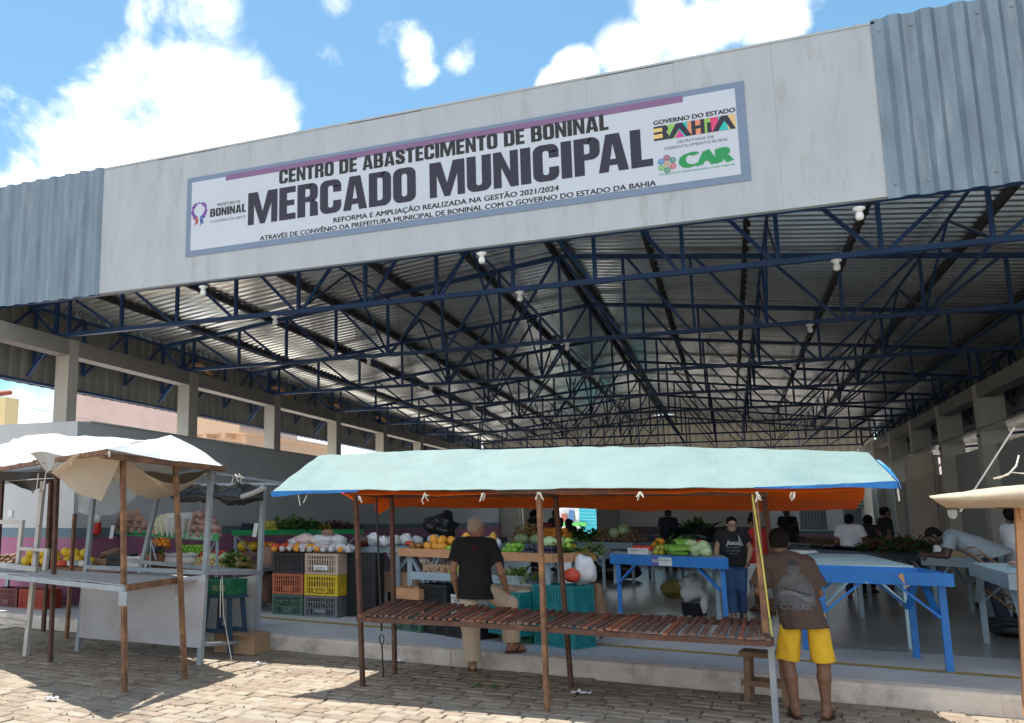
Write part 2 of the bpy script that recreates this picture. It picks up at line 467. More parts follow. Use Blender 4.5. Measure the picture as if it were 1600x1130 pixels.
# every sett of the street near the stalls, laid by hand: uneven tops, worn arrises, open joints
sm = [mat('sandstone sett', c, .92, .16, 7, .35, 45, spots=sp_, sscale=5, slo=.52, shi=.74) for c, sp_ in (((0.294, 0.239, 0.181), (0.227, 0.181, 0.134)), ((0.269, 0.210, 0.155), (0.202, 0.155, 0.113)), ((0.319, 0.265, 0.206), (0.252, 0.206, 0.151)), ((0.239, 0.185, 0.139), (0.185, 0.139, 0.105)), ((0.286, 0.244, 0.193), (0.210, 0.168, 0.126)))]
pv = MB(); rp = random.Random(11)
th_ = math.radians(-6.5); ca, sa_ = math.cos(th_), math.sin(th_)
def pw_(u, v):                             # rows follow the kerb and wander a little
    u += .05 * noise.noise((u * .5, v * .5, 3)); v += .09 * noise.noise((u * .35, v * .35, 7)) + .02 * noise.noise((u * 1.7, v * 1.7, 9))
    return (u * ca - v * sa_, u * sa_ + v * ca)
vv = 3.2; row = 0
while vv < 12.6:
    hgt = rp.uniform(.135, .185); uu = -15 + rp.uniform(0, .25)
    while uu < 8:
        ln = rp.uniform(.17, .31); g_ = rp.choice((.003, .005, .006, .008, .014))
        q = [pw_(uu + a + rp.uniform(-.005, .005), vv + b + rp.uniform(-.005, .005)) for a, b in ((g_, g_), (ln - g_, g_), (ln - g_, hgt - g_), (g_, hgt - g_))]
        cx_, cy_ = sum(p[0] for p in q) / 4, sum(p[1] for p in q) / 4
        if cy_ < kerb_y(cx_) - .075 and cy_ > 3.5:
            z0 = rp.gauss(-.003, .0022) + .006 * noise.noise((cx_ * .9, cy_ * .9, 1)); tx, ty = rp.gauss(0, .009), rp.gauss(0, .010)
            zt = [z0 + (p[0] - cx_) * tx + (p[1] - cy_) * ty for p in q]
            bv = rp.uniform(.010, .02)
            ins = [(p[0] + (cx_ - p[0]) * bv * 7, p[1] + (cy_ - p[1]) * bv * 9) for p in q]
            vs = [(p[0], p[1], -.035) for p in q] + [(p[0], p[1], z - bv * .55) for p, z in zip(q, zt)] + [(p[0], p[1], z) for p, z in zip(ins, zt)]
            pv.add(vs, [(0, 1, 5, 4), (1, 2, 6, 5), (2, 3, 7, 6), (3, 0, 4, 7), (4, 5, 9, 8), (5, 6, 10, 9), (6, 7, 11, 10), (7, 4, 8, 11), (8, 9, 10, 11)], rp.randrange(5))
        uu += ln
    vv += hgt; row += 1
tag(pv.build('paving', sm), kind='structure')
gr_ = MB(); rp = random.Random(5)
for i in range(420):                       # grit and dry scraps lying in the joints
    x, y = rp.uniform(-9, 2.5), rp.uniform(5.2, 9.6)
    r_ = rp.uniform(.004, .013); gr_.ball((x, y, r_ * .4), (r_, r_ * rp.uniform(.6, 1.2), r_ * .6), 5, 3)
tag(gr_.build('grit', mat('grey brown grit', (.22, .18, .14), .95, .3, 9)), kind='stuff')
k = MB()
xs = [-18 + i * 1.0 for i in range(34)]
for i in range(33):
    x0, x1 = xs[i] + 0.0012, xs[i + 1] - 0.0012
    y0, y1 = kerb_y(x0), kerb_y(x1)
    j = random.Random(i).uniform(-0.008, 0.008)
    bw = 0.018
    # front face leans back a little and the arris is worn round
    sec = [(0 + j, -0.05), (0.012 + j, 0.13), (0.022 + j, 0.155), (0.045 + j, 0.166), (0.16, 0.167), (0.16, -0.05)]
    vs = [(x0, y0 + a, z) for a, z in sec] + [(x1, y1 + a, z) for a, z in sec]
    n_ = len(sec)
    k.add(vs, [(q, q + n_, (q + 1) % n_ + n_, (q + 1) % n_) for q in range(n_)] + [tuple(range(n_)), tuple(reversed(range(n_, 2 * n_)))], 0)
tag(k.build('kerb', M['concrete_kerb']), kind='structure')
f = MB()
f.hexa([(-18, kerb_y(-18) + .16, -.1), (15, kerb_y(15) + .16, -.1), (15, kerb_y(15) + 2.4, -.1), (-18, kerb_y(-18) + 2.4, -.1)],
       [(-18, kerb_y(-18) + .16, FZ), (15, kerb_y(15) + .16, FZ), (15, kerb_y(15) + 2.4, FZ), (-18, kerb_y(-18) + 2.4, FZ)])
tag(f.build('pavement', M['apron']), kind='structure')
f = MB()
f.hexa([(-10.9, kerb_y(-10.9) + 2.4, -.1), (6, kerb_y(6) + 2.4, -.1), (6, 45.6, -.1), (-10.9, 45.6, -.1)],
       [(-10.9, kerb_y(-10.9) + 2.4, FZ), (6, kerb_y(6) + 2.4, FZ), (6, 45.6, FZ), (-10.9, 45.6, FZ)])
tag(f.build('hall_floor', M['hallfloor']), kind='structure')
M['bounce_yard'] = mat('pale concrete yard', (0.66, 0.62, 0.56), 0.9, 0.08, 0.6)  # pale ground added out of sight to bounce light into roof and hall
f = MB(); f.add([(-40, 12.85, .006), (-11.2, 12.85, .006), (-11.2, 70, .006), (-40, 70, .006)], [(0, 1, 2, 3)]); f.add([(-11.1, 45.7, .006), (14, 45.7, .006), (14, 70, .006), (-11.1, 70, .006)], [(0, 1, 2, 3)])
tag(f.build('bounce_ground', M['bounce_yard']), kind='structure')
s = MB()
path = [Vector((-9.4, 12.72, 0)), Vector((-6.51, 12.13, 0)), Vector((-3.16, 11.42, 0)), Vector((0.81, 10.68, 0)), Vector((2.4, 10.37, 0)), Vector((9, 9.1, 0))]
for a, b in zip(path, path[1:]):
    d = (b - a).normalized(); n_ = Vector((-d.y, d.x, 0))
    for q in range(4):
        o0 = n_ * (-0.075 + q * 0.043)
        w = n_ * 0.028
        z = Vector((0, 0, FZ + .004))
        s.add([a + o0 + z, b + o0 + z, b + o0 + w + z, a + o0 + w + z], [(0, 1, 2, 3)])
tag(s.build('tactile_strip', M['strip']), kind='structure')

# ================================================================== MARKET HALL
hall = thing('market_hall', 'long open market hall with white front board and zinc roof on blue trusses', 'building', (-2.6, 10.8, 0))
FY = 10.8                        # front face of the board
FB, FT = 5.07, 7.08
joints = [-8.77, -7.72, -6.66, -5.6, -4.54, -3.47, -2.39, -1.31, -0.28, 0.78, 1.82]
for i in range(len(joints) - 1):
    m = MB(); m.box((joints[i] + .0007, FY, FB), (joints[i + 1] - .0007, FY + .09, FT - .012 * (i % 3 == 1)))
    m.build('fascia_board', M['fascia'], hall)
m = MB(); m.box((-8.78, FY - .012, FT), (1.83, FY + .11, FT + .025)); m.build('coping', M['fascia'], hall)
def corrugated(m, x0, x1, y, z0, z1, pitch=0.30, d=0.045, axis='x', sgn=-1):
    """trapezoidal sheet; ribs stand out by d"""
    prof = []; x = x0
    while x < x1 - 1e-6:
        for a, h in ((0, 0), (.40, 0), (.55, 1), (.85, 1), (1.0, 0)):
            if x + a * pitch <= x1 + 1e-6: prof.append((x + a * pitch, h * d * sgn))
        x += pitch
    pts = []
    for p in prof:
        if not pts or abs(p[0] - pts[-1][0]) > 1e-6: pts.append(p)
    if axis == 'x': lo = [(a, y + h, z0) for a, h in pts]; hi = [(a, y + h, z1) for a, h in pts]
    else: lo = [(y + h, a, z0) for a, h in pts]; hi = [(y + h, a, z1) for a, h in pts]
    n_ = len(pts)
    m.add(lo + hi, [(i, i + 1, i + 1 + n_, i + n_) for i in range(n_ - 1)])
m = MB(); corrugated(m, -11.76, -8.74, FY - .012, FB - .03, FT + .03, 0.302); m.build('cladding', M['zinc'], hall)
m = MB(); corrugated(m, 1.79, 6.32, FY - .012, FB - .03, FT + .05, 0.302); m.build('cladding', M['zinc'], hall)
# screws in the cladding
m = MB()
for i in range(15):
    for z in (FB + .12, FT - .1):
        x = 1.79 + .302 * (i * 1.5 // 1) + .08
        if x < 6.2: m.ball((x, FY - .02, z), .014, 6, 4)
for i in range(9):
    for z in (FB + .12, FT - .1): m.ball((-8.9 - i * .302 + .02, FY - .02, z), .014, 6, 4)
m.build('screws', M['galv'], hall)
M['column_lit'] = mat('lit column concrete', (.70, .65, .58), .8, .07, 1.5, .05, 25)  # column paint made paler; street light on the fronts is in the colour
def roof_z(x): return 6.66 - 0.116 * abs(x + 2.6)
XL, XR = -10.8, 5.35             # inner faces of the two colonnades
EL, ER = -11.65, 6.25            # eaves
YB = 45.6
for (xa, xb) in ((EL, -2.6), (-2.6, ER)):
    m = MB(); prof = []; y = FY + .1
    while y < YB:
        for a, h in ((0, 0), (.42, 0), (.56, 1), (.86, 1)): prof.append((y + a * .24, h * .04))
        y += .24
    n_ = len(prof)
    vs = [(xa, y, roof_z(xa) + h) for y, h in prof] + [(xb, y, roof_z(xb) + h) for y, h in prof]
    m.add(vs, [(i, i + 1, i + 1 + n_, i + n_) for i in range(n_ - 1)])
    m.build('roof', M['zinc_in'], hall)
# eave side cladding, seen from inside between the columns
for x in (EL, ER):
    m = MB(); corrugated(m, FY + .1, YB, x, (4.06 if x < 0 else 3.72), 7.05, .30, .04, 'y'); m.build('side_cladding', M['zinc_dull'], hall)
    m = MB()
    sg = 1 if x < 0 else -1
    m.bar((x + sg * .06, FY + .2, 4.10), (x + sg * .06, YB, 4.10), .05, .05); m.bar((x + sg * .06, FY + .2, roof_z(x) - .1), (x + sg * .06, YB, roof_z(x) - .1), .05, .05)
    y = FY + .4
    while y < YB - 1.5:
        m.bar((x + sg * .08, y, 4.42), (x + sg * .08, y, roof_z(x) - .1), .05); m.bar((x + sg * .08, y, 4.42), (x + sg * .08, y + 1.3, roof_z(x) - .12), .04)
        y += 1.36
    m.build('eave_frame', M['truss'], hall)
# back gable; unseen gap under it widened to let daylight in
m = MB(); corrugated(m, -11.6, 6.2, YB, 4.55, 6.60, .30, .04); m.build('gable_cladding', mat('bright zinc gable', (0.36, 0.31, 0.24), .6, .15, 1.0, metal=.2, trans=.2), hall)
for k_ in (-2.72, -2.48):
    m = MB(); m.bar((k_, FY + .2, 6.56), (k_, YB, 6.56), .06, .13); m.build('purlin', M['purlin'], hall)
for side in (-1, 1):
    for q in range(1, 6):
        x = -2.6 + side * 1.56 * q
        m = MB(); m.bar((x, FY + .2, roof_z(x) - .065), (x, YB, roof_z(x) - .065), .06, .12)
        y = FY + .4                      # sheet clips along the purlin
        while y < 30:
            m.box((x + .03, y, roof_z(x) - .075), (x + .075, y + .05, roof_z(x) - .01)); y += .48
        m.build('purlin', M['purlin'], hall)
TY = [11.02] + [12.4 + 4.1 * i for i in range(9)]
for ti, y in enumerate(TY):
    m = MB(); zb = 5.13 if ti == 0 else 4.88
    px = [-2.65 + 1.145 * k_ for k_ in range(-7, 8)]
    tz = lambda x: roof_z(x) - .16
    m.bar((XL - .2, y, zb), (XR + .25, y, zb), .085, .065)
    m.bar((EL + .1, y, tz(EL)), (-2.6, y, tz(-2.6)), .08, .075); m.bar((-2.6, y, tz(-2.6)), (ER - .1, y, tz(ER)), .08, .075)
    for i, x in enumerate(px):
        m.bar((x, y, zb), (x, y, tz(x)), .05, .06)
        if i + 1 < len(px):
            x2 = px[i + 1]
            down = (i < 4) or (7 <= i < 11)
            if down: m.bar((x + .05, y, tz(x)), (x2 - .05, y, zb), 0.04, .048)
            else: m.bar((x + .05, y, zb), (x2 - .05, y, tz(x2)), .04, .048)
    for x, sg in ((XL - .15, -1), (XR + .2, 1)):       # brackets out to the eaves
        xe = EL if sg < 0 else ER
        m.bar((x, y, zb), (x, y, tz(x)), .07, .07)
        m.bar((x, y, 4.9), (xe - sg * .1, y, tz(xe)), .05, .06); m.bar((x, y, zb), (xe - sg * .1, y, 4.2), .05, .06)
    m.build('truss', M['truss'], hall)
    if ti:                                             # pale strut at the left column
        pass
# long bottom ties between the trusses near the columns
for x in (-8.4, 3.1, -2.65):
    m = MB(); m.bar((x, TY[1], 4.90), (x, TY[-1], 4.90), .035, .035); m.build('tie_bar', M['truss'], hall)
# lengthwise lattice bracing between the trusses
for x in (-6.085, -3.795, .785, 3.075):
    m = MB()
    for i in range(1, len(TY) - 1):
        a, b = TY[i] + .06, TY[i + 1] - .06; zt = roof_z(x) - .22; mid = (a + b) / 2
        m.bar((x, a, 4.93), (x, mid, zt), .03, .035); m.bar((x, mid, zt), (x, b, 4.93), .03, .035); m.bar((x, a, zt), (x, b, zt), .035, .035)
    m.build('bracing', M['truss'], hall)
# columns and edge beams
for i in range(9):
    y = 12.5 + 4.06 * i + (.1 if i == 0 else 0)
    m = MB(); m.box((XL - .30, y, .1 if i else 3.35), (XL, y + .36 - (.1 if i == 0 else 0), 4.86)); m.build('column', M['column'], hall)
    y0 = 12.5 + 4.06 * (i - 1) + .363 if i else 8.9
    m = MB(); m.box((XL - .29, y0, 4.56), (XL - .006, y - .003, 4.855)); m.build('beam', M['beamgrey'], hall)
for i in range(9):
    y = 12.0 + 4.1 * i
    m = MB(); m.box((XR, y, .1), (XR + .52, y + .38, 4.68)); m.build('column', M['column_lit'], hall)
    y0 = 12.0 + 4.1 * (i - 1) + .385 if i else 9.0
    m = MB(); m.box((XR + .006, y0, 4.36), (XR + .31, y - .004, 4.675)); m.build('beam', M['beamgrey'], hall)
# pale conduit struts by the left columns
for i in range(1, 5):
    y = 12.5 + 4.06 * i + 1.2
    m = MB(); m.tube([(XL - .1, y, 4.9), (XL - .55, y + .1, 5.25), (XL - 1.2, y + .15, 5.35)], .05, 8); m.build('drain_pipe', M['wood_new'], hall)

# walls inside the hall (left flank and the return that faces the street)
def bands(parent, quad, z0, z1, m_, name):
    (x0, y0), (x1, y1) = quad
    b = MB(); d = Vector((x1 - x0, y1 - y0, 0)).normalized(); n_ = Vector((d.y, -d.x, 0))
    b.hexa([(x0, y0, z0), (x0 + n_.x * .003, y0 + n_.y * .003, z0), (x1 + n_.x * .003, y1 + n_.y * .003, z0), (x1, y1, z0)][::-1],
           [(x0, y0, z1), (x0 + n_.x * .003, y0 + n_.y * .003, z1), (x1 + n_.x * .003, y1 + n_.y * .003, z1), (x1, y1, z1)][::-1])
    b.build(name, m_, parent)
lw = thing('boundary_wall', 'blue grey wall with teal and pink bands along the left of the market', 'wall', (-10.5, 12.56, 0))
m = MB(); m.box((-10.78, 12.56, .1), (-10.5, 44.9, 3.34)); m.build('flank', M['wall_grey'], lw)
m = MB(); m.box((-26, 12.562, .1), (-10.785, 12.80, 3.345)); m.build('return', M['wall_grey'], lw)
m = MB(); m.box((-10.80, 12.9, 3.34), (-10.48, 44.9, 3.372)); m.build('coping', M['wall_dark'], lw)
for z0, z1, mm, nm in ((FZ + .002, 1.30, M['band_pink'], 'pink_band'), (1.304, 1.47, M['band_teal'], 'teal_band')):
    b = MB(); b.box((-26, 12.556, z0), (-10.497, 12.561, z1)); b.build(nm, mm, lw)
    b = MB(); b.box((-10.499, 12.562, z0), (-10.495, 44.5, z1)); b.build(nm, mm if nm == 'teal_band' else M['band_pink'], lw)
m = MB(); m.box((-11.95, 12.53, 1.66), (-11.86, 12.552, 1.78)); m.box((-11.93, 12.524, 1.69), (-11.88, 12.53, 1.75)); m.build('socket', M['white'], lw)

# back of the hall
bw = thing('back_wall', 'dark grey wall at the far end of the hall with an opening', 'wall', (-3, 45.2, 0))
m = MB(); m.box((-5.57, 45.2, .1), (1.56, 45.5, 2.95)); m.build('wall_panel', M['wall_dark'], bw)
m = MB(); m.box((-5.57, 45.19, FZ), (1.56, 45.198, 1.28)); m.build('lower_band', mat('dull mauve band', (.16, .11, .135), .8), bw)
m = MB(); m.box((-5.9, 44.7, .1), (-4.9, 45.19, 2.95)); m.build('pier', mat('taupe paint', (.30, .28, .25), .8), bw)
m = MB(); m.box((-10.49, 44.4, .1), (-9.55, 45.2, 2.95)); m.build('pier', mat('lit beige paint', (.72, .70, .62), .8), bw)  # beige pier; light from the doorway is put into its pale colour
m = MB(); m.box((-9.54, 45.2, .1), (-8.76, 45.5, 2.95)); m.build('wall_panel', M['wall_dark'], bw)
m = MB(); m.box((-8.75, 45.1, .1), (-7.94, 45.5, 2.95)); m.build('wall_panel', M['wall_white'], bw)
m = MB(); m.box((-7.93, 45.22, 2.72), (-5.58, 45.48, 2.95)); m.build('lintel', M['wall_dark'], bw)

off = thing('office', 'white office block with grey window and door at the far right of the hall', 'building', (3.6, 45.2, 0))
def wall_holes(m, x0, x1, y0, y1, z0, z1, holes, mi=0):
    """front wall (facing -Y) of a thickness y0..y1 with rectangular openings"""
    holes = sorted(holes); x = x0
    for (a, b, c, d) in holes:
        m.box((x, y0, z0), (a, y1, z1), mi)
        if c > z0: m.box((a, y0, z0), (b, y1, c), mi)
        if d < z1: m.box((a, y0, d), (b, y1, z1), mi)
        x = b
    m.box((x, y0, z0), (x1, y1, z1), mi)
m = MB(); wall_holes(m, 1.58, 5.72, 45.0, 45.5, .1, 2.95, [(2.84, 3.9, 1.16, 2.06), (4.56, 5.27, .1, 2.1)]); m.build('wall', M['wall_white'], off)
m = MB(); m.box((1.58, 44.99, FZ), (4.55, 44.998, .95)); m.build('pink_band', M['band_pink'], off)
m = MB(); m.box((1.58, 44.99, .955), (4.55, 44.998, 1.12)); m.build('teal_band', M['band_teal'], off)
m = MB(); m.box((2.84, 45.1, 1.16), (3.9, 45.14, 2.06)); w_ = m.build('window', mat('grey shutter', (.20, .24, .29), .5), off)
m = MB()
for q in range(8): m.box((2.86 + q * .13, 45.08, 1.18), (2.92 + q * .13, 45.097, 2.04))
m.build('frame', M['tgrey'], w_)
m = MB(); m.box((4.56, 45.1, .1), (5.27, 45.15, 2.1)); d_ = m.build('door', mat('grey door paint', (.24, .29, .35), .5), off)
m = MB(); m.box((4.63, 45.05, 1.05), (4.66, 45.097, 1.2)); m.build('handle', M['galv'], d_)

# right flank: low wall, pilaster with a pipe, roof of the annex
rw = thing('side_wall', 'dark grey right flank wall under the lean to roof', 'wall', (5.6, 30, 0))
m = MB(); m.box((5.62, 8, .1), (5.92, 28.4, 3.3)); m.build('near_wall', M['wall_dark'], rw)
m = MB(); m.box((5.62, 32.5, .1), (5.92, 44.3, 2.9)); m.build('far_wall', M['wall_dark'], rw)
m = MB(); m.box((5.66, 28.41, .1), (5.9, 32.49, 2.9)); m.build('middle_wall', mat('pinkish tan concrete', (.66, .54, .46), .8), rw)
pl = thing('pilaster', 'tan concrete pilaster with a drain pipe down its face at the right flank', 'pillar', (5.2, 31.2, 0))
m = MB(); m.box((4.95, 31.2, .1), (5.6, 31.7, 3.5)); m.build('shaft', mat('tan painted concrete', (.74, .62, .52), .8), pl)
m = MB(); m.tube([(5.66, 31.1, .2), (5.66, 31.1, 3.5)], .07, 10); m.build('pipe', M['column'], pl)
an = thing('annex_roof', 'low corrugated lean to roof beside the right colonnade', 'roof', (7.5, 28, 3.6))
m = MB(); y = 9.0; prof = []
while y < 36:
    for a, h in ((0, 0), (.45, 0), (.55, 1), (.9, 1)): prof.append((y + a * .26, h * .045))
    y += .26
n_ = len(prof)
m.add([(5.2, y, 3.58 + h) for y, h in prof] + [(10.5, y, 3.95 + h) for y, h in prof], [(i, i + 1, i + 1 + n_, i + n_) for i in range(n_ - 1)])
m.build('roof_sheet', M['zinc_in'], an)
m = MB()
for i in range(6):
    y = 12.2 + 4.1 * i
    m.bar((5.3, y, 3.5), (10.4, y, 3.86), .06); m.bar((5.75, y, 2.95), (10.4, y, 3.0), .06)
    for q in range(5):
        x = 5.8 + q * .92
        m.bar((x, y, 2.97), (x + .46, y, 3.52), .04); m.bar((x + .46, y, 3.52), (x + .92, y, 2.97), .04)
m.build('truss', M['truss'], an)
m = MB(); wall_holes(m, 0, 1, 0, 1, 0, 1, []); 
aw = MB(); aw.box((10.5, 9, .1), (10.7, 36, 3.1)); aw.build('outer_wall', M['wall_dark'], an)

# lamps hung under the trusses
M['lamp'] = mat('white lamp plastic', (.82, .82, .80), .35, .02)
def lamp_thing(x, y, z, label):
    t_ = thing('hanging_lamp', label, 'lamp', (x, y, z), 0, 'white bulbs under the roof trusses')
    m = MB(); m.lathe([(.005, 0), (.062, 0), (.065, -.016), (.036, -.036), (.028, -.055)], n=14); m.build('holder', M['lamp'], t_, False)
    m = MB(); m.lathe([(.026, -.055), (.040, -.068), (.042, -.112), (.032, -.135), (.01, -.142)], n=14); m.build('bulb', M['lamp'], t_, False)
    return t_
lab = {0: 'just under the front board', 1: 'on the first truss behind the board', 2: 'on the second truss behind the board', 3: 'on the third truss behind the board', 4: 'on the fourth truss behind the board', 5: 'on the fifth truss behind the board'}
l0 = None
for row, (x, nm) in enumerate(((-2.56, 'ridge row of lamps'), (1.43, 'right row of lamps'), (-6.5, 'left row of lamps'))):
    for i in range(6):
        xx = x * 1.06 if i == 0 else x
        t_ = lamp_thing(xx, TY[i] - (.16 if i == 0 else 0), (5.0 if i == 0 else 4.84), 'white bulb ' + lab[i] + ', ' + nm)

# ================================================================== NEIGHBOURS
M['pink_wall'] = mat('faded pink render', (0.56, 0.42, 0.40), 0.9, 0.06, .8, spots=(0.46, 0.36, 0.34), sscale=.6)
M['peach'] = mat('peach render', (0.60, 0.42, 0.30), 0.9, 0.05, 1)
M['tile'] = mat('red clay tile', (0.30, 0.07, 0.045), 0.8, 0.2, 6)
M['yellow_wall'] = mat('cream yellow render', (0.70, 0.55, 0.30), 0.9, .05)
M['winglass'] = mat('dark window glass', (0.05, 0.055, 0.06), 0.12, .1)
nb = thing('apartment_house', 'faded pink house with peach balcony wing behind the left colonnade', 'building', (-23, 32, 0))
m = MB(); m.box((-27.3, 32, 0), (-20.62, 42, 9.5)); m.build('wall', M['pink_wall'], nb)
m = MB(); m.box((-20.6, 31.7, 0), (-17.9, 40, 5.05)); m.build('wing', M['peach'], nb)
m = MB(); m.box((-20.75, 30.9, 5.05), (-17.75, 40, 5.2)); m.box((-20.75, 30.9, 5.2), (-17.75, 31.0, 5.75)); m.build('balcony', M['peach'], nb)
m = MB()
for x in (-20.4, -19.5, -18.6): m.box((x, 30.95, 4.85), (x + .18, 31.69, 5.045))
m.build('brackets', M['peach'], nb)
for x in (-20.35, -19.45, -18.55):
    m = MB(); m.box((x, 31.63, 4.0), (x + .55, 31.697, 4.55)); w_ = m.build('window', M['wall_white'], nb)
    m = MB(); m.box((x + .04, 31.615, 4.04), (x + .26, 31.629, 4.51)); m.box((x + .29, 31.615, 4.04), (x + .51, 31.629, 4.51)); m.build('pane', M['winglass'], w_)
yh = thing('tiled_house', 'cream yellow house with a red tile eave at the far left', 'building', (-22.5, 22, 0))
c0 = aty(8, 640, 22)
m = MB(); m.box((-30, 22, 0), (c0.x, 22.6, 5.55)); m.build('wall', M['yellow_wall'], yh)
m = MB()
for q in range(60):
    x = -30.3 + q * .14
    if x > c0.x + .35: break
    m.tube([(x, 21.45, 5.52), (x, 22.9, 5.85)], .085, 7, 0)
m.build('roof', M['tile'], yh)
sh = thing('turquoise_shop', 'small turquoise shop seen through the far opening', 'building', (-7.5, 56, 0))
M['turq'] = mat('turquoise tile', (0.03, 0.44, 0.56), 0.5, .06, 2)
xa, xb, xc = aty(868, 811, 56).x, aty(906, 811, 56).x, aty(1000, 811, 56).x
m = MB(); wall_holes(m, xa - 1.5, xb, 56, 56.3, 0, 4.5, [(xa + .2, xb - .25, 1.45, 3.0)]); m.build('wall', M['wall_white'], sh)
m = MB()
for q in range(13): m.box((xb, 55.9, q * .2), (xc, 56.3, q * .2 + .19))
m.build('tiled_front', M['turq'], sh)
m = MB(); m.box((xa - .3, 55.75, 1.22), (xb + .4, 55.89, 1.44)); m.build('counter', mat('lime sign', (.16, .62, .15), .5), sh)
m = MB(); m.box((xa + .1, 56.6, 0), (xb, 56.7, 3.2)); m.build('inside', M['wall_white'], sh)
for i, (a, c) in enumerate((((.2, .1, .1)), 0), ) if False else enumerate([((.55, .18, .12), .3), ((.1, .25, .5), .75), ((.7, .7, .3), 1.15)]):
    m = MB(); m.box((xa + c, 56.36, 1.5), (xa + c + .3, 56.58, 1.95 + .2 * (i % 2))); m.build('goods', mat('shop goods', a, .6), sh)
ow = thing('street_house', 'pale pink house across the back street at the hall end', 'building', (8, 62, 0))
m = MB(); m.box((4.6, 62, 0), (13, 68, 6)); m.build('wall', mat('pale pink render', (.74, .60, .60), .9), ow)
m = MB(); m.box((6.9, 61.8, 1.0), (8.4, 61.99, 2.2)); m.build('window', M['winglass'], ow)

# wires across the left gaps
for i, (a, b, lab_) in enumerate([((-31, 26, 7.4), (-17, 31, 4.5), 'thin black cable in front of the pink house'), ((-26, 21, 5.6), (-19, 27, 3.4), 'thin black cable sloping down from the tiled house')]):
    m = MB(); a = Vector(a); b = Vector(b)
    m.tube([a.lerp(b, t / 10) - Vector((0, 0, .25 * math.sin(math.pi * t / 10))) for t in range(11)], .012, 5)
    tag(m.build('power_cable', M['black']), lab_, 'cable')

# ================================================================== BANNER
M['ban_white'] = mat('printed vinyl white', (0.58, 0.625, 0.705), 0.5, 0.02, 2)
M['ban_edge'] = mat('printed slate blue', (0.19, 0.25, 0.37), 0.5, 0.04, 2)
M['ban_purple'] = mat('printed mauve', (0.235, 0.125, 0.255), 0.5, 0.04, 2)
M['ink'] = mat('printed navy black', (0.018, 0.016, 0.038), 0.45, 0.08, 2)
M['ink2'] = mat('printed black', (0.015, 0.015, 0.018), 0.5, 0.05)
M['grey_ink'] = mat('printed grey', (0.16, 0.16, 0.18), 0.5, 0.05)
M['green_ink'] = mat('printed green', (0.015, 0.30, 0.09), 0.5, 0.05)
BX0, BX1, BZ0, BZ1 = -7.17, 0.47, 5.46, 6.68
ban = thing('banner', 'wide white market banner with slate blue border on the front board', 'banner', (BX0, FY, BZ0))
m = MB(); m.box((BX0, FY - .012, BZ0), (BX1, FY - .003, BZ1)); m.build('border', M['ban_edge'], ban)
m = MB(); m.box((BX0 + .085, FY - .014, BZ0 + .085), (BX1 - .10, FY - .0125, BZ1 - .075)); m.build('sheet', M['ban_white'], ban)
m = MB(); m.box((-6.5, FY - .0165, BZ1 - .135), (-.20, FY - .0145, BZ1 - .05)); m.build('stripe', M['ban_purple'], ban)
dg = bpy.context.evaluated_depsgraph_get
def text_mesh(txt, weight=0.0, shear=0.0, space=1.0, ext=0.0):
    """text as a mesh lying in XY, lower left at 0,0; returns bmesh-ready (verts, faces, width, capheight)"""
    cu = bpy.data.curves.new('t', 'FONT'); cu.body = txt; cu.offset = weight; cu.shear = shear; cu.space_character = space
    cu.resolution_u = 3
    o = bpy.data.objects.new('t', cu); COL.objects.link(o)
    dgr = dg(); dgr.update()
    me = bpy.data.meshes.new_from_object(o.evaluated_get(dgr))
    vs = [Vector(v.co) for v in me.vertices]; fs = [tuple(p.vertices) for p in me.polygons]
    bpy.data.objects.remove(o); bpy.data.curves.remove(cu); bpy.data.meshes.remove(me)
    x0 = min(v.x for v in vs); x1 = max(v.x for v in vs)
    return [Vector((v.x - x0, v.y, 0)) for v in vs], fs, x1 - x0
CAP = 0.727
def put_text(name, txt, x0, x1, z, h, m_, parent, y, weight=0.0, shear=0.0, space=1.0, caph=CAP):
    vs, fs, w = text_mesh(txt, 0.0, shear, space)
    b = MB(); sx = (x1 - x0) / w; sz = h / caph
    n_ = 1 if weight <= 0 else 3                  # heavier strokes: the print is laid on more than once, slightly shifted
    for k_ in range(n_):
        e = (k_ - (n_ - 1) / 2) * weight * 1.5
        b.add([(x0 + (v.x + e) * sx, y - .00025 * k_, z + (v.y + e * .3) * sz) for v in vs], fs)
    o = b.build(name, m_, parent)
    return o
BY = FY - .0175
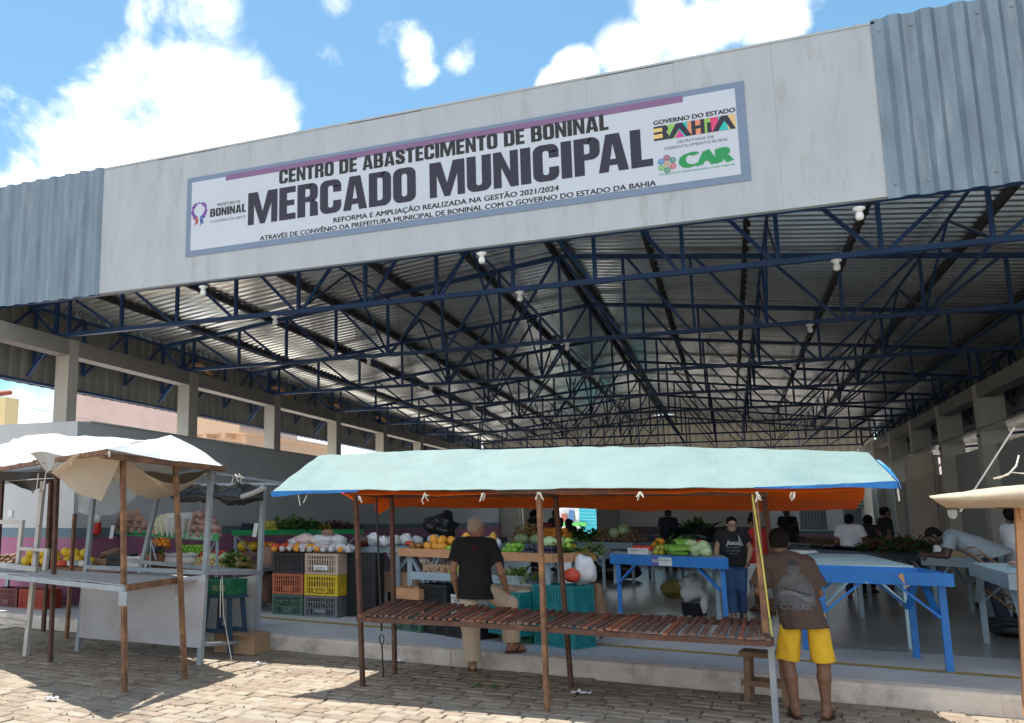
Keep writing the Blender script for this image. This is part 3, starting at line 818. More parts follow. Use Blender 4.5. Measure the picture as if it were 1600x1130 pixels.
# heavy condensed capitals drawn as blocks (unit: cap height 1); each glyph = width, list of polygons
def glyphs():
    s = 0.235; G = {}
    def rect(x0, y0, x1, y1): return [(x0, y0), (x1, y0), (x1, y1), (x0, y1)]
    def ring(w, y0=0.0, y1=1.0, sw=s, sh=.17, r=.2, a0=0, a1=360, x0=0.0):
        """thick rounded frame, drawn as quads between two rounded rectangles"""
        out = []
        def rr(x, y, X, Y, r):
            p = []
            for cx, cy, t0 in ((X - r, Y - r, 0), (x + r, Y - r, 90), (x + r, y + r, 180), (X - r, y + r, 270)):
                for k in range(7):
                    t = R(t0 + 15 * k); p.append((cx + r * math.cos(t), cy + r * math.sin(t)))
            return p
        o = rr(x0, y0, x0 + w, y1, min(r, w / 2)); i = rr(x0 + sw, y0 + sh, x0 + w - sw, y1 - sh, max(.015, min(r - .5 * sw, (w - 2 * sw) / 2 - .003)))
        n = len(o)
        for k in range(n):
            out.append([o[k], o[(k + 1) % n], i[(k + 1) % n], i[k]])
        return out, o, i
    G['M'] = (.92, [rect(0, 0, .19, 1), rect(.73, 0, .92, 1), [(.19, 1), (.19, .62), (.385, 0), (.46, .0), (.46, .38), (.30, 1)], [(.73, 1), (.62, 1), (.46, .38), (.46, 0), (.535, 0), (.73, .62)]])
    G['E'] = (.50, [rect(0, 0, s, 1), rect(s, 0, .50, .185), rect(s, .815, .50, 1), rect(s, .425, .46, .59)])
    G['L'] = (.48, [rect(0, 0, s, 1), rect(s, 0, .48, .185)])
    G['I'] = (.25, [rect(0, 0, .25, 1)])
    G['N'] = (.62, [rect(0, 0, .20, 1), rect(.42, 0, .62, 1), [(.20, 1), (.20, .56), (.42, 0), (.42, .44)]])
    q, o, i = ring(.62); G['O'] = (.62, q)
    q, o, i = ring(.62)
    G['C'] = (.62, [p for p in q if not (sum(v[0] for v in p) / 4 > .40 and .37 < sum(v[1] for v in p) / 4 < .63)] and
              [rect(0, .2, s, .8)] + [p for p in q if not (max(v[0] for v in p) > .61 and min(v[1] for v in p) < .3 and max(v[1] for v in p) > .7)] + [rect(.62 - s, .62, .62, .81), rect(.62 - s, .19, .62, .37)])
    q, o, i = ring(.62)
    G['U'] = (.62, [p for p in q if max(v[1] for v in p) < .3] + [rect(0, .19, s, 1), rect(.62 - s, .19, .62, 1)])
    q, o, i = ring(.62)
    G['D'] = (.62, [rect(0, 0, s, 1)] + [p for p in q if min(v[0] for v in p) > .3] + [rect(s, 0, .45, .17), rect(s, .83, .45, 1), rect(.62 - s, .19, .62, .81)])
    q, o, i = ring(.60, .40, 1, s, .165, .2)
    P_ = [rect(0, 0, s, 1)] + [p for p in q if min(v[0] for v in p) > .3] + [rect(s, .40, .42, .565), rect(s, .835, .42, 1), rect(.60 - s, .59, .60, .81)]
    G['P'] = (.60, P_)
    q, o, i = ring(.61, .44, 1, s, .16, .19)
    R_ = [rect(0, 0, s, 1)] + [p for p in q if min(v[0] for v in p) > .3] + [rect(s, .44, .43, .60), rect(s, .84, .43, 1), rect(.61 - s, .62, .61, .82)]
    G['R'] = (.62, R_ + [[(.375, 0), (.62, 0), (.60, .40), (.46, .50), (.375, .44)]])
    q1, o, i = ring(.60, .46, 1, s, .15, .17); q2, o, i = ring(.62, 0, .56, s, .155, .18)
    G['B'] = (.62, [rect(0, 0, s, 1)] + [p for p in q1 if min(v[0] for v in p) > .3] + [p for p in q2 if min(v[0] for v in p) > .3] +
              [rect(s, .85, .43, 1), rect(s, .44, .43, .58), rect(s, 0, .44, .155), rect(.60 - s, .64, .60, .83), rect(.62 - s, .17, .62, .40)])
    G['A'] = (.68, [[(0, 0), (.225, 0), (.335, .75), (.335, 1), (.185, 1)], [(.455, 0), (.68, 0), (.495, 1), (.335, 1), (.335, .75)], rect(.215, .17, .465, .33)])
    G['T'] = (.54, [rect(.15, 0, .39, .82), rect(0, .82, .54, 1)])
    # S as a thick swept stroke
    cl = []
    for t in range(0, 13): a = R(-10 + 200 * t / 12); cl.append((.30 + .19 * math.cos(a), .76 + .155 * math.sin(a)))
    for t in range(0, 13): a = R(170 - 190 * t / 12 - 0); pass
    pts = [(.49, .66), (.49, .74), (.45, .86), (.30, .915), (.15, .86), (.115, .74), (.15, .62), (.30, .52), (.44, .41), (.49, .27), (.45, .14), (.30, .085), (.15, .14), (.115, .26), (.115, .34)]
    sw = []
    for k in range(len(pts) - 1):
        sw.append((pts[k], pts[k + 1]))
    quads = []
    nrm = []
    for k in range(len(pts)):
        a = pts[max(k - 1, 0)]; b = pts[min(k + 1, len(pts) - 1)]
        d = math.hypot(b[0] - a[0], b[1] - a[1]); nx, ny = -(b[1] - a[1]) / d, (b[0] - a[0]) / d
        hw = (.115 * abs(nx) + .085 * abs(ny)); nrm.append((nx * hw, ny * hw))
    for k in range(len(pts) - 1):
        a, b = pts[k], pts[k + 1]; na, nb_ = nrm[k], nrm[k + 1]
        quads.append([(a[0] - na[0], a[1] - na[1]), (b[0] - nb_[0], b[1] - nb_[1]), (b[0] + nb_[0], b[1] + nb_[1]), (a[0] + na[0], a[1] + na[1])])
    G['S'] = (.60, quads)
    G[' '] = (.26, [])
    return G
GL = glyphs()
def block_text(name, txt, x0, x1, z, h, m_, parent, y, gap=.055):
    w = sum(GL[c][0] + gap for c in txt) - gap - .10 * (txt.count('PA') + txt.count('DA'))
    b = MB(); x = 0.0; sx = (x1 - x0) / w; q = 0
    for ti, c in enumerate(txt):
        gw, polys = GL[c]
        for p in polys:
            ar = sum(p[i][0] * p[(i + 1) % len(p)][1] - p[(i + 1) % len(p)][0] * p[i][1] for i in range(len(p)))
            if ar < 0: p = p[::-1]
            q += 1
            b.add([(x0 + (x + px_) * sx, y - .00002 * (q % 9), z + py_ * h) for px_, py_ in p], [tuple(range(len(p)))])
        x += gw + gap
        nx_ = txt[ti + 1:ti + 2]
        if (c, nx_) in (('P', 'A'), ('D', 'A')): x -= .10
    return b.build(name, m_, parent)
block_text('title_lettering', 'MERCADO MUNICIPAL', -6.117, -.574, 5.805, .485, M['ink'], ban, BY)
block_text('heading_lettering', 'CENTRO DE ABASTECIMENTO DE BONINAL', -5.615, -1.066, 6.352, .208, M['ink2'], ban, BY, .06)
put_text('small_lettering', 'REFORMA E AMPLIAÇÃO REALIZADA NA GESTÃO 2021/2024', -4.764, -1.697, 5.663, .072, M['ink2'], ban, BY, .018)
put_text('small_lettering', 'ATRAVÉS DE CONVÊNIO DA PREFEITURA MUNICIPAL DE BONINAL COM O GOVERNO DO ESTADO DA BAHIA', -5.914, -.558, 5.552, .069, M['ink2'], ban, BY, .018)
put_text('logo_lettering', 'PREFEITURA DE', -6.635, -6.25, 6.168, .048, M['grey_ink'], ban, BY, .012)
block_text('logo_lettering', 'BONINAL', -6.755, -6.152, 6.018, .125, M['ink2'], ban, BY, .07)
put_text('logo_lettering', 'O GOVERNO DA GENTE', -6.753, -6.156, 5.928, .04, M['grey_ink'], ban, BY)
put_text('state_lettering', 'GOVERNO DO ESTADO', -.543, .357, 6.312, .057, M['ink2'], ban, BY, .025)
put_text('state_lettering', 'SECRETARIA DE', -.29, .11, 6.036, .036, M['grey_ink'], ban, BY)
put_text('state_lettering', 'DESENVOLVIMENTO RURAL', -.44, .262, 5.976, .038, M['grey_ink'], ban, BY)
put_text('state_lettering', 'Companhia de Desenvolvimento e Ação Regional', -.515, .31, 5.668, .025, M['green_ink'], ban, BY)
put_text('agency_lettering', 'CAR', -.265, .286, 5.722, .185, M['green_ink'], ban, BY, .06)
# town emblem: ring of purple flowers over two figures
pk = [mat('printed violet', (.20, .07, .38), .5), mat('printed red', (.42, .05, .06), .5), mat('printed blue', (.03, .09, .36), .5)]
m = MB()
def disc(m, cx, cz, r, mi=0, n=14, y=BY):
    m.add([(cx + r * math.cos(2 * math.pi * k / n), y, cz + r * math.sin(2 * math.pi * k / n)) for k in range(n)], [tuple(range(n))], mi)
for k in range(15):
    a = R(-50 + 280 * k / 14); r_ = .034 if (k in (0, 1, 2, 4, 5, 9, 10, 12, 13, 14)) else .016
    if r_ > .03:
        for q in range(5): disc(m, -6.945 + .115 * math.cos(a) + .015 * math.cos(q * 1.257), 6.15 + .115 * math.sin(a) + .015 * math.sin(q * 1.257), .015, 0, 8, BY - .0001 * q)
    else: disc(m, -6.945 + .115 * math.cos(a), 6.15 + .115 * math.sin(a), r_)
for sx_, mi in ((-1, 1), (1, 2)):
    cx = -6.945 + sx_ * .035
    disc(m, cx, 6.045, .018, mi)
    poly = [(cx - .02, 6.02), (cx + .02, 6.02), (cx + .028 + .02 * sx_, 5.93), (cx + .01 * sx_, 5.96), (cx - .028 + .02 * sx_, 5.90)]
    m.add([(x, BY - .0003, z) for x, z in poly], [tuple(range(5))][::1], mi)
    m.add([(cx, BY - .0004, 6.02), (cx + sx_ * .07, BY - .0004, 6.05), (cx + sx_ * .075, BY - .0004, 6.035), (cx, BY - .0004, 5.995)], [(0, 1, 2, 3)], mi)
m.build('town_emblem', pk, ban)
# state logo: black letters over coloured tiles
cols = [(.80, .58, .20), (.28, .55, .13), (.02, .50, .45), (.78, .28, .16), (.30, .50, .10), (.70, .06, .18), (.02, .52, .48), (.75, .52, .22), (.70, .05, .32)]
cm = [mat('printed tile', c, .5, .03) for c in cols] + [M['ink']]
m = MB(); x0, x1, z0, z1 = -.548, .352, 6.108, 6.288; w_ = (x1 - x0)
def bl(a, b, c, mi, z_0=0., z_1=1., y=BY):
    m.add([(x0 + a * w_, y, z0 + z_0 * (z1 - z0)), (x0 + b * w_, y, z0 + z_0 * (z1 - z0)), (x0 + (b + c) * w_, y, z0 + z_1 * (z1 - z0)), (x0 + (a + c) * w_, y, z0 + z_1 * (z1 - z0))], [(0, 1, 2, 3)], mi)
def tri(p, mi, y=BY - .0004):
    m.add([(x0 + a * w_, y, z0 + b * (z1 - z0)) for a, b in p], [tuple(range(len(p)))], mi)
bl(0, .17, 0, 0); bl(.17, .30, 0, 1); bl(.30, .42, 0, 2); bl(.42, .62, 0, 3); bl(.62, .70, 0, 4); bl(.70, .80, 0, 5); bl(.80, .90, 0, 6); bl(.90, 1, 0, 7)
tri([(.0, 0), (.17, 0), (.19, .25), (.16, .5), (.19, .75), (.16, 1), (0, 1), (0, .86), (.11, .86), (.11, .60), (0, .60), (0, .44), (.11, .44), (.11, .15), (0, .15)], 9)
tri([(.17, 0), (.24, 0), (.32, .62), (.40, 0), (.47, 0), (.36, 1), (.28, 1)], 9); tri([(.26, 0), (.38, 0), (.32, .5)], 8)
tri([(.47, 0), (.52, 0), (.52, .4), (.58, .4), (.58, 0), (.63, 0), (.63, 1), (.58, 1), (.58, .62), (.52, .62), (.52, 1), (.47, 1)], 9)
tri([(.66, 0), (.71, 0), (.71, .7), (.66, .7)], 9); tri([(.72, 0), (.79, 0), (.87, .65), (.94, 0), (1.0, 0), (.91, 1), (.83, 1)], 9); tri([(.83, 0), (.92, 0), (.87, .5)], 6)
m.build('state_emblem', cm, ban)
# agency emblem: six coloured discs with white marks
cc = [(.02, .20, .48), (.30, .02, .06), (.02, .18, .13), (.55, .08, .12), (.02, .22, .12), (.15, .42, .10), (.55, .30, .08)]
cm = [mat('printed disc', c, .5, .03) for c in cc] + [M['ban_white']]
m = MB(); cx, cz = -.42, 5.80
for k in range(6):
    a = R(150 - 60 * k); x, z = cx + .075 * math.cos(a), cz + .075 * math.sin(a)
    disc(m, x, z, .038, k); disc(m, x, z, .030, 7, 12, BY - .0004); disc(m, x, z, .026, k, 12, BY - .0007)
    m.add([(x - .012, BY - .001, z - .006), (x + .012, BY - .001, z - .006), (x + .008, BY - .001, z + .010), (x - .004, BY - .001, z + .012)], [(0, 1, 2, 3)], 7)
for k in range(3): m.add([(cx - .03 + .022 * k, BY, cz - .03), (cx - .018 + .022 * k, BY, cz - .03), (cx - .018 + .022 * k, BY, cz + .03), (cx - .03 + .022 * k, BY, cz + .03)], [(0, 1, 2, 3)], 6)
m.build('agency_emblem', cm, ban)
# ================================================================== STREET STALLS
def polyline(pts, t):
    """point at t (0..1) along control points, smooth"""
    n = len(pts) - 1; x = min(max(t, 0), 1) * n; i = min(int(x), n - 1); f = x - i
    p0 = pts[max(i - 1, 0)]; p1 = pts[i]; p2 = pts[i + 1]; p3 = pts[min(i + 2, n)]
    return 0.5 * ((2 * p1) + (p2 - p0) * f + (2 * p0 - 5 * p1 + 4 * p2 - p3) * f * f + (3 * p1 - p0 - 3 * p2 + p3) * f ** 3)
def wr(p, amp, sc=2.0, seed=0):
    v = Vector(p) * sc + Vector((seed * 7.7, seed * 3.3, 0))
    return amp * (noise.noise(v) + .5 * noise.noise(v * 2.3) + .3 * noise.noise(v * 5.1) - .45 * abs(noise.noise(v * 1.4 + Vector((5, 1, 2)))) - .35 * abs(noise.noise(v * 3.1 + Vector((2, 8, 1)))))
def rows_sheet(rows, nu, nv, amp=0.02, sc=2.2, seed=0, off=0.0, lin=True):
    def fn(u, v):
        cs = [polyline(r, u) for r in rows]
        if lin:
            n = len(cs) - 1; x = v * n; i = min(int(x), n - 1); p = cs[i].lerp(cs[i + 1], x - i)
        else: p = polyline(cs, v)
        return p + Vector((wr(p, amp * .3, sc, seed + 9), wr(p, amp * .3, sc, seed + 5), wr(p, amp, sc, seed) + off))
    return fn
M['tarp_teal'] = mat('tarpaulin pale with sun glare', (0.275, 0.405, 0.40), 0.65, 0.08, 3, 0.3, 40, trans=0.40, spots=(0.20, 0.335, 0.355), sscale=1.8, slo=.5, shi=.72)  # blue sheet whose sun glare is put into the pale teal colour
M['tarp_blue'] = mat('bright blue tarpaulin', (0.02, 0.22, 0.62), 0.5, 0.1, 4, trans=0.15)
M['tarp_orange'] = mat('orange tarpaulin lining', (0.95, 0.27, 0.025), 0.6, 0.12, 3, 0.15, 40, trans=0.72)
M['tarp_white'] = mat('dirty white tarpaulin', (0.47, 0.47, 0.465), 0.7, 0.06, 3, 0.2, 30, spots=(0.34, 0.32, 0.29), sscale=3, slo=0.6, shi=0.75, trans=0.12)
M['tarp_beige'] = mat('beige canvas', (0.55, 0.46, 0.36), 0.8, 0.08, 3, 0.2, 40, trans=0.3)
M['sheet_blue'] = mat('pale blue white sheet', (0.68, 0.735, 0.79), 0.7, 0.06, 3, 0.2, 40, trans=0.18)
M['cloth_grey'] = mat('grey cloth', (0.56, 0.555, 0.60), 0.85, 0.06, 3, 0.25, 25, trans=0.15, spots=(0.43, 0.36, 0.31), sscale=2, slo=.5, shi=.8)
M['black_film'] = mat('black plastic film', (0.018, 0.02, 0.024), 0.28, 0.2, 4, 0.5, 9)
M['tarp_tan'] = mat('stained tan tarpaulin', (0.70, 0.60, 0.46), 0.75, 0.1, 3, 0.15, 30, trans=0.4, spots=(0.30, 0.20, 0.12), sscale=5, slo=0.64, shi=0.74)
def knot(m, p, r=.03, seed=0):
    rd = random.Random(seed)
    for q in range(5):
        a = Vector(p) + Vector((rd.uniform(-.5, .5), rd.uniform(-.5, .5), rd.uniform(-.3, .3))) * r
        b = a + Vector((rd.uniform(-1, 1) * r, rd.uniform(-1, 1) * r, -rd.uniform(.3, 2.4) * r))
        m.tube([a, a.lerp(b, .5) + Vector((rd.uniform(-.3, .3) * r, 0, 0)), b], .006, 5)

# ---- stall under the teal tarpaulin with the long slatted table
st = thing('market_stall', 'stall with long teal tarpaulin, orange lining and slatted table before the kerb', 'market stall', (-1.55, 8.6, 0))
FLp, FLt = atz(567, 1073), aty(556, 772, 8.42)
FMp, FMt = atz(855, 1110), aty(842, 768, 8.15)
FRp, FRm, FRt = atz(1213, 1128), aty(1203, 985, 8.33), aty(1179, 772, 8.30)
BLp, BLt = atz(617, 1053), aty(612, 776, 9.3)
BMp, BMt = atz(893, 1075), aty(868, 776, 9.3)
BRp, BRt = Vector((.42, 9.3, 0)), Vector((.30, 9.3, 1.86))
for p, q, mt in ((FLp, FLt, 'rust_dark'), (FMp, FMt, 'rust'), (BLp, BLt, 'rust_dark'), (BMp, BMt, 'rust_dark'), (BRp, BRt, 'rust_dark')):
    m = MB(); m.bar(p - Vector((0, 0, .03)), q, .040, .040, tilt=.3); m.build('post', M[mt], st)
m = MB(); m.bar(FRp - Vector((0, 0, .03)), FRm + Vector((0, 0, .08)), .045, .045, tilt=.2); m.build('post', M['galv'], st)
m = MB(); m.bar(FRm + Vector((-.03, -.02, -.02)), FRt, .05, .06, tilt=.1); m.build('post', M['rust'], st)
m = MB()
m.bar(FLt + Vector((-.05, -.02, 0)), FMt, .035, .035); m.bar(FMt, FRt + Vector((.1, 0, 0)), .035, .035)
m.bar(FLt, BLt, .035, .035); m.bar(FMt, BMt, .035, .035); m.bar(FRt, BRt, .035, .035); m.bar(BLt, BRt, .035, .035)
m.build('top_frame', M['rust_dark'], st)
nf = [atz(560, 962, .70), atz(700, 968, .70), atz(852, 977, .70), atz(1020, 989, .69), atz(1205, 999, .68)]
nb_ = [atz(614, 938, .72), atz(740, 947, .71), atz(893, 957, .70), atz(1050, 964, .70), atz(1204, 969, .70)]
m = MB()
for a, b in zip(nf, nf[1:]): m.bar(a + Vector((0, 0, -.035)), b + Vector((0, 0, -.035)), .04, .045)
for a, b in zip(nb_, nb_[1:]): m.bar(a + Vector((0, 0, -.035)), b + Vector((0, 0, -.035)), .04, .045)
for t in (0, .5, 1): m.bar(polyline(nf, t) + Vector((0, 0, -.03)), polyline(nb_, t) + Vector((0, 0, -.03)), .04, .04)
m.build('table_rails', M['rust_dark'], st)
M['slat_red'] = mat('reddish brown slats', (0.27, 0.105, 0.06), 0.75, 0.3, 3, 0.2, 50)
M['slat_pale'] = mat('grey bleached slat ends', (0.42, 0.39, 0.36), 0.85, 0.1, 8)
rd = random.Random(4); m = MB(); m2 = MB()
for i in range(56):
    t = (i + .5) / 56
    sk = rd.uniform(-.006, .006)
    a = polyline(nf, t + sk * .4); b = polyline(nb_, t + sk)
    d = (b - a).normalized(); a2 = a - d * rd.uniform(.01, .05); b2 = b + d * rd.uniform(.0, .07)
    z = Vector((0, 0, rd.uniform(-.004, .010)))
    mi = 1 if rd.random() < .30 else 0
    m.bar(a2 + z, b2 + z, rd.uniform(.032, .046), .018, mi)
    if t > .52 and i % 2 == 0 and rd.random() < .8:
        m2.bar(b2 + z - d * .05 + Vector((0, 0, .0095)), b2 + z + Vector((0, 0, .0095)), .034, .004)
m.build('slats', [M['slat'], M['slat_red']], st); m2.build('slat_tips', M['slat_pale'], st)
fr = [aty(*p, 8.12) for p in ((425, 771), (560, 769), (850, 767), (1190, 765), (1402, 756))]
rg = [aty(*p, 8.85) for p in ((498, 715), (620, 709), (900, 702), (1180, 704), (1356, 713))]
bk = [aty(*p, 9.75) for p in ((560, 783), (700, 789), (900, 791), (1130, 794), (1338, 793))]
m = MB(); m.sheet(rows_sheet([fr, rg, bk], 90, 30, .015, 2.6, 1, .022), 90, 30, thick=.006); m.build('tarpaulin', M['tarp_teal'], st)
fr2 = [p + Vector((0, .06, -.012)) for p in fr]; rg2 = [p + Vector((0, 0, -.012)) for p in rg]; bk2 = [p + Vector((0, -.0, -.012)) for p in bk]
fr2 = [fr2[0].lerp(fr2[1], .9)] + fr2[1:4] + [fr2[3].lerp(fr2[4], .75)]
sg = [((a + b) / 2) + Vector((0, 0, -.10 - .02 * (i % 2))) for i, (a, b) in enumerate(zip(rg2, bk2))]
m = MB(); m.sheet(rows_sheet([fr2, rg2, sg, bk2], 48, 18, .022, 2.4, 1, -.012), 48, 18, thick=.005); m.build('lining', M['tarp_orange'], st)
# torn hanging corner of the lining
tc_ = aty(586, 780, 9.5)
m = MB(); m.sheet(lambda u, v: tc_ + Vector((.30 * u * (1 - v * .8), .03 * math.sin(5 * u), -.14 * v - .03 * u)), 6, 6, thick=.004); m.build('lining_flap', M['tarp_orange'], st)
# blue hem at the two ends of the front eave
def hem(t0, t1, h0, h1, nm):
    m = MB()
    def fn(u, v):
        p = polyline(fr, t0 + (t1 - t0) * u) + Vector((0, -.012, .022))
        return p + Vector((0, .01 * math.sin(u * 20) * v - .008, -(h0 + (h1 - h0) * u) * v * (1 + .15 * math.sin(u * 9))))
    m.sheet(fn, 24, 4, thick=.004); m.build(nm, M['tarp_blue'], st)
hem(0, .25, .055, .02, 'hem'); hem(.74, 1.0, .010, .055, 'hem')
# folded end flap at the right corner
e0, e1 = rg[4], fr[4]
m = MB(); m.sheet(lambda u, v: e0.lerp(e1, .25 + .75 * u) + Vector((.01 + .04 * v * math.sin(math.pi * (.15 + .8 * u)), -.02 - .03 * v, .02 - .06 * v * u)), 10, 6, thick=.004); m.build('hem', M['tarp_blue'], st)
m = MB()
for i, (px, py) in enumerate(((560, 776), (665, 772), (755, 771), (842, 770), (1000, 770), (1183, 770), (1240, 770))): knot(m, aty(px, py, 8.1), .03, i)
m.tube([aty(664, 770, 8.08), aty(659, 782, 8.08), aty(662, 788, 8.08)], .006, 5)
m.tube([aty(1402, 760, 8.12), aty(1404, 775, 8.12), aty(1405, 783, 8.12)], .007, 5)
m.tube([aty(466, 773, 8.12), aty(469, 790, 8.12)], .005, 5); m.tube([aty(480, 773, 8.12), aty(474, 786, 8.12)], .005, 5)
m.build('rope_ties', M['rope'], st)
m = MB(); m.tube([FRt + Vector((-.02, -.04, 0)), FRt.lerp(FRm, .5) + Vector((.0, -.05, 0)), FRm + Vector((.01, -.05, -.05))], .007, 5); m.build('cord', M['yellow_rope'], st)
m = MB(); a = aty(588, 776, 8.95); b = atz(599, 1058)
m.tube([a, a.lerp(b, .75)], .012, 6)
p = a.lerp(b, .78)
m.tube([p + Vector((.025 * math.cos(t * .785), 0, .055 * math.sin(t * .785) - .03)) for t in range(9)], .006, 6)
m.tube([p + Vector((0, 0, -.07)), b], .009, 6); m.build('anchor_strap', M['black'], st)

# ---- stall with the white tarpaulin, left foreground
sa = thing('market_stall', 'rusty framed stall under a sagging dirty white tarpaulin, left foreground', 'market stall', (-6.4, 8.0, 0))
pa, pb, pd, pf, pe = atz(195, 1081), atz(289, 1061), atz(78.5, 1034), atz(104, 998), atz(67, 977)
ta, tb = aty(192, 718, pa.y), aty(274, 728, pb.y)
for p, q, mt in ((pa, ta, 'rust'), (pb, tb, 'rust'), (pd, aty(90, 741, pd.y + .1), 'rust_dark'), (pf, aty(117, 803, pf.y), 'rust'), (pe, aty(88, 742, pe.y), 'rust_dark')):
    m = MB(); m.bar(p - Vector((0, 0, .03)), q, .045, .045, tilt=.3); m.build('post', M[mt], sa)
cF = aty(167, 706, 6.74)
ax = Vector((-.857, .515, 0))
lF = cF + ax * 4.2; lF.z = cF.z
tip = aty(350, 733, 9.0)
m = MB(); m.bar(cF, lF, .045, .045); m.bar(cF + Vector((-.06, .02, -.03)), tip, .05, .05, tilt=.2); m.build('top_frame', M['rust'], sa)
TZ = .98
tFR, tBR = atz(197, 919, TZ), atz(283, 906, TZ)
tFL = tFR + (atz(0, 899, TZ) - tFR) * 1.6; tBL = tBR + (atz(97, 895, TZ) - tBR) * 2.0
m = MB(); m.bar(tFR, tBR, .05, .06); m.build('table_rail', M['rust'], sa)
m = MB(); m.bar(tFR + Vector((0, 0, -.01)), tFL + Vector((0, 0, -.01)), .05, .05); m.bar(tBR, tBL, .05, .05); m.build('table_rail', M['galv'], sa)
for p in (tFR, tBR):
    m = MB(); m.box((p.x - .045, p.y - .05, p.z - .16), (p.x + .045, p.y - .03, p.z - .03)); m.build('bracket', M['galv'], sa)
m = MB(); m.sheet(lambda u, v: tFR.lerp(tFL, u).lerp(tBR.lerp(tBL, u), v) + Vector((0, 0, .022 + wr((u * 3, v, 0), .012, 2, 3) - .03 * math.sin(math.pi * v))), 24, 8, thick=.008); m.build('table_cloth', M['tarp_white'], sa)
pk_ = aty(274, 683, 8.5); pl_ = aty(62, 682, 9.0); bT = tip
bL = tip + ax * 4.4; bL.z = tip.z + .02
rF = [cF, cF + ax * 1.4 + Vector((0, 0, .0)), cF + ax * 2.8, lF]
rM = [cF.lerp(tip, .55) + Vector((.03, 0, .05)), pk_ + ax * .10, pl_, pl_ + ax * 2.2 + Vector((0, 0, -.03))]
rM0 = [rM[1], rM[1] + ax * .7 + Vector((0, 0, .0)), pl_, rM[3]]
rB = [tip, tip + ax * 1.4, tip + ax * 2.8, bL]
m = MB(); m.sheet(rows_sheet([rF, rM0, rB], 40, 18, .035, 2.2, 3, .03), 40, 18, thick=.006); m.build('tarpaulin', M['tarp_white'], sa)
# hip end closing the gable; its bluish shade is put into the colour
m = MB()
def hipf(u, v):
    a = cF.lerp(tip, u) + Vector((0, 0, .03)); b = rM0[0] + Vector((0, 0, .03))
    p = a.lerp(b, v)
    return p + Vector((.04 * math.sin(math.pi * v) + wr(p, .02, 3, 4), 0, -.02 * math.sin(math.pi * u) * (1 - v)))
m.sheet(hipf, 16, 12, thick=.005); m.build('tarpaulin_end', M['sheet_blue'], sa)
# beige cloth bellying under the frame and a torn flap
m = MB(); q0, q1, q2, q3 = ta + Vector((.02, 0, .02)), tip + Vector((-.1, -.05, .0)), tip + ax * 1.3, ta + ax * 1.2
m.sheet(lambda u, v: q0.lerp(q1, u).lerp(q3.lerp(q2, u), v) + Vector((0, 0, -.36 * math.sin(math.pi * u) * math.sin(math.pi * (.2 + .8 * v)) + wr((u * 2, v * 2, 1), .02, 2))), 16, 12, thick=.005); m.build('lining', M['tarp_beige'], sa)
f0, f1, f2, f3 = aty(120, 709, 7.05), aty(189, 718, 7.15), aty(158, 783, 7.25), aty(80, 738, 7.35)
m = MB(); m.sheet(lambda u, v: f0.lerp(f1, u).lerp(f3.lerp(f2, u), v) + Vector((0, .10 * math.sin(math.pi * u) * math.sin(math.pi * v) + .03 * math.sin(9 * u) * v, -.05 * math.sin(math.pi * u) * v)), 16, 14, thick=.005); m.build('torn_flap', M['tarp_beige'], sa)
f0, f1, f2, f3 = aty(48, 708, 7.6), aty(128, 709, 7.3), aty(92, 735, 7.4), aty(72, 738, 7.7)
m = MB(); m.sheet(lambda u, v: f0.lerp(f1, u).lerp(f3.lerp(f2, u), v) + Vector((0, .05 * math.sin(11 * u) * v, .02 * math.sin(7 * u + 3 * v))), 14, 10, thick=.005); m.build('torn_flap', M['tarp_white'], sa)
m = MB()
for i, p in enumerate((cF, cF + ax * .9, cF + ax * 1.5, cF + ax * 2.0)): knot(m, p, .035, 20 + i)
m.tube([aty(60, 740, 7.9), aty(57, 765, 7.9), aty(59, 768, 7.9)], .006, 5); m.tube([aty(72, 738, 7.7), aty(68, 765, 7.7)], .006, 5)
m.tube([aty(128, 755, 9.2), aty(133, 780, 9.2), aty(140, 797, 9.2)], .007, 5)
m.build('rope_ties', M['rope'], sa)

# ---- pale wooden folding frame at the left edge
fb = thing('rail_stand', 'pale painted wooden frame with stepped rails left of the white stall', 'stand', tuple(atz(40, 1024)))
pc = atz(40, 1024); tcx = aty(68, 752, pc.y + .1)
m = MB(); m.bar(pc - Vector((0, 0, .02)), tcx, .055, .055); m.build('post', M['pale_wood'], fb)
yy = pc.y
m = MB()
m.bar(aty(-40, 815, yy), aty(37, 816, yy), .05); m.bar(aty(35, 813, yy - .01), aty(28, 884, yy - .01), .05)
m.bar(aty(31, 857, yy - .03), aty(76, 860, yy - .03), .04); m.bar(aty(74, 858, yy - .04), aty(70, 891, yy - .04), .05)
m.bar(aty(-40, 877, yy - .06), aty(58, 890, yy - .06), .06); m.build('rails', M['pale_wood'], fb)
m = MB(); m.bar(aty(-40, 960, yy), aty(42, 974, yy), .04); m.bar(aty(-40, 985, yy + .25), aty(42, 975, yy + .02), .035); m.build('stretcher', M['pale_wood'], fb)

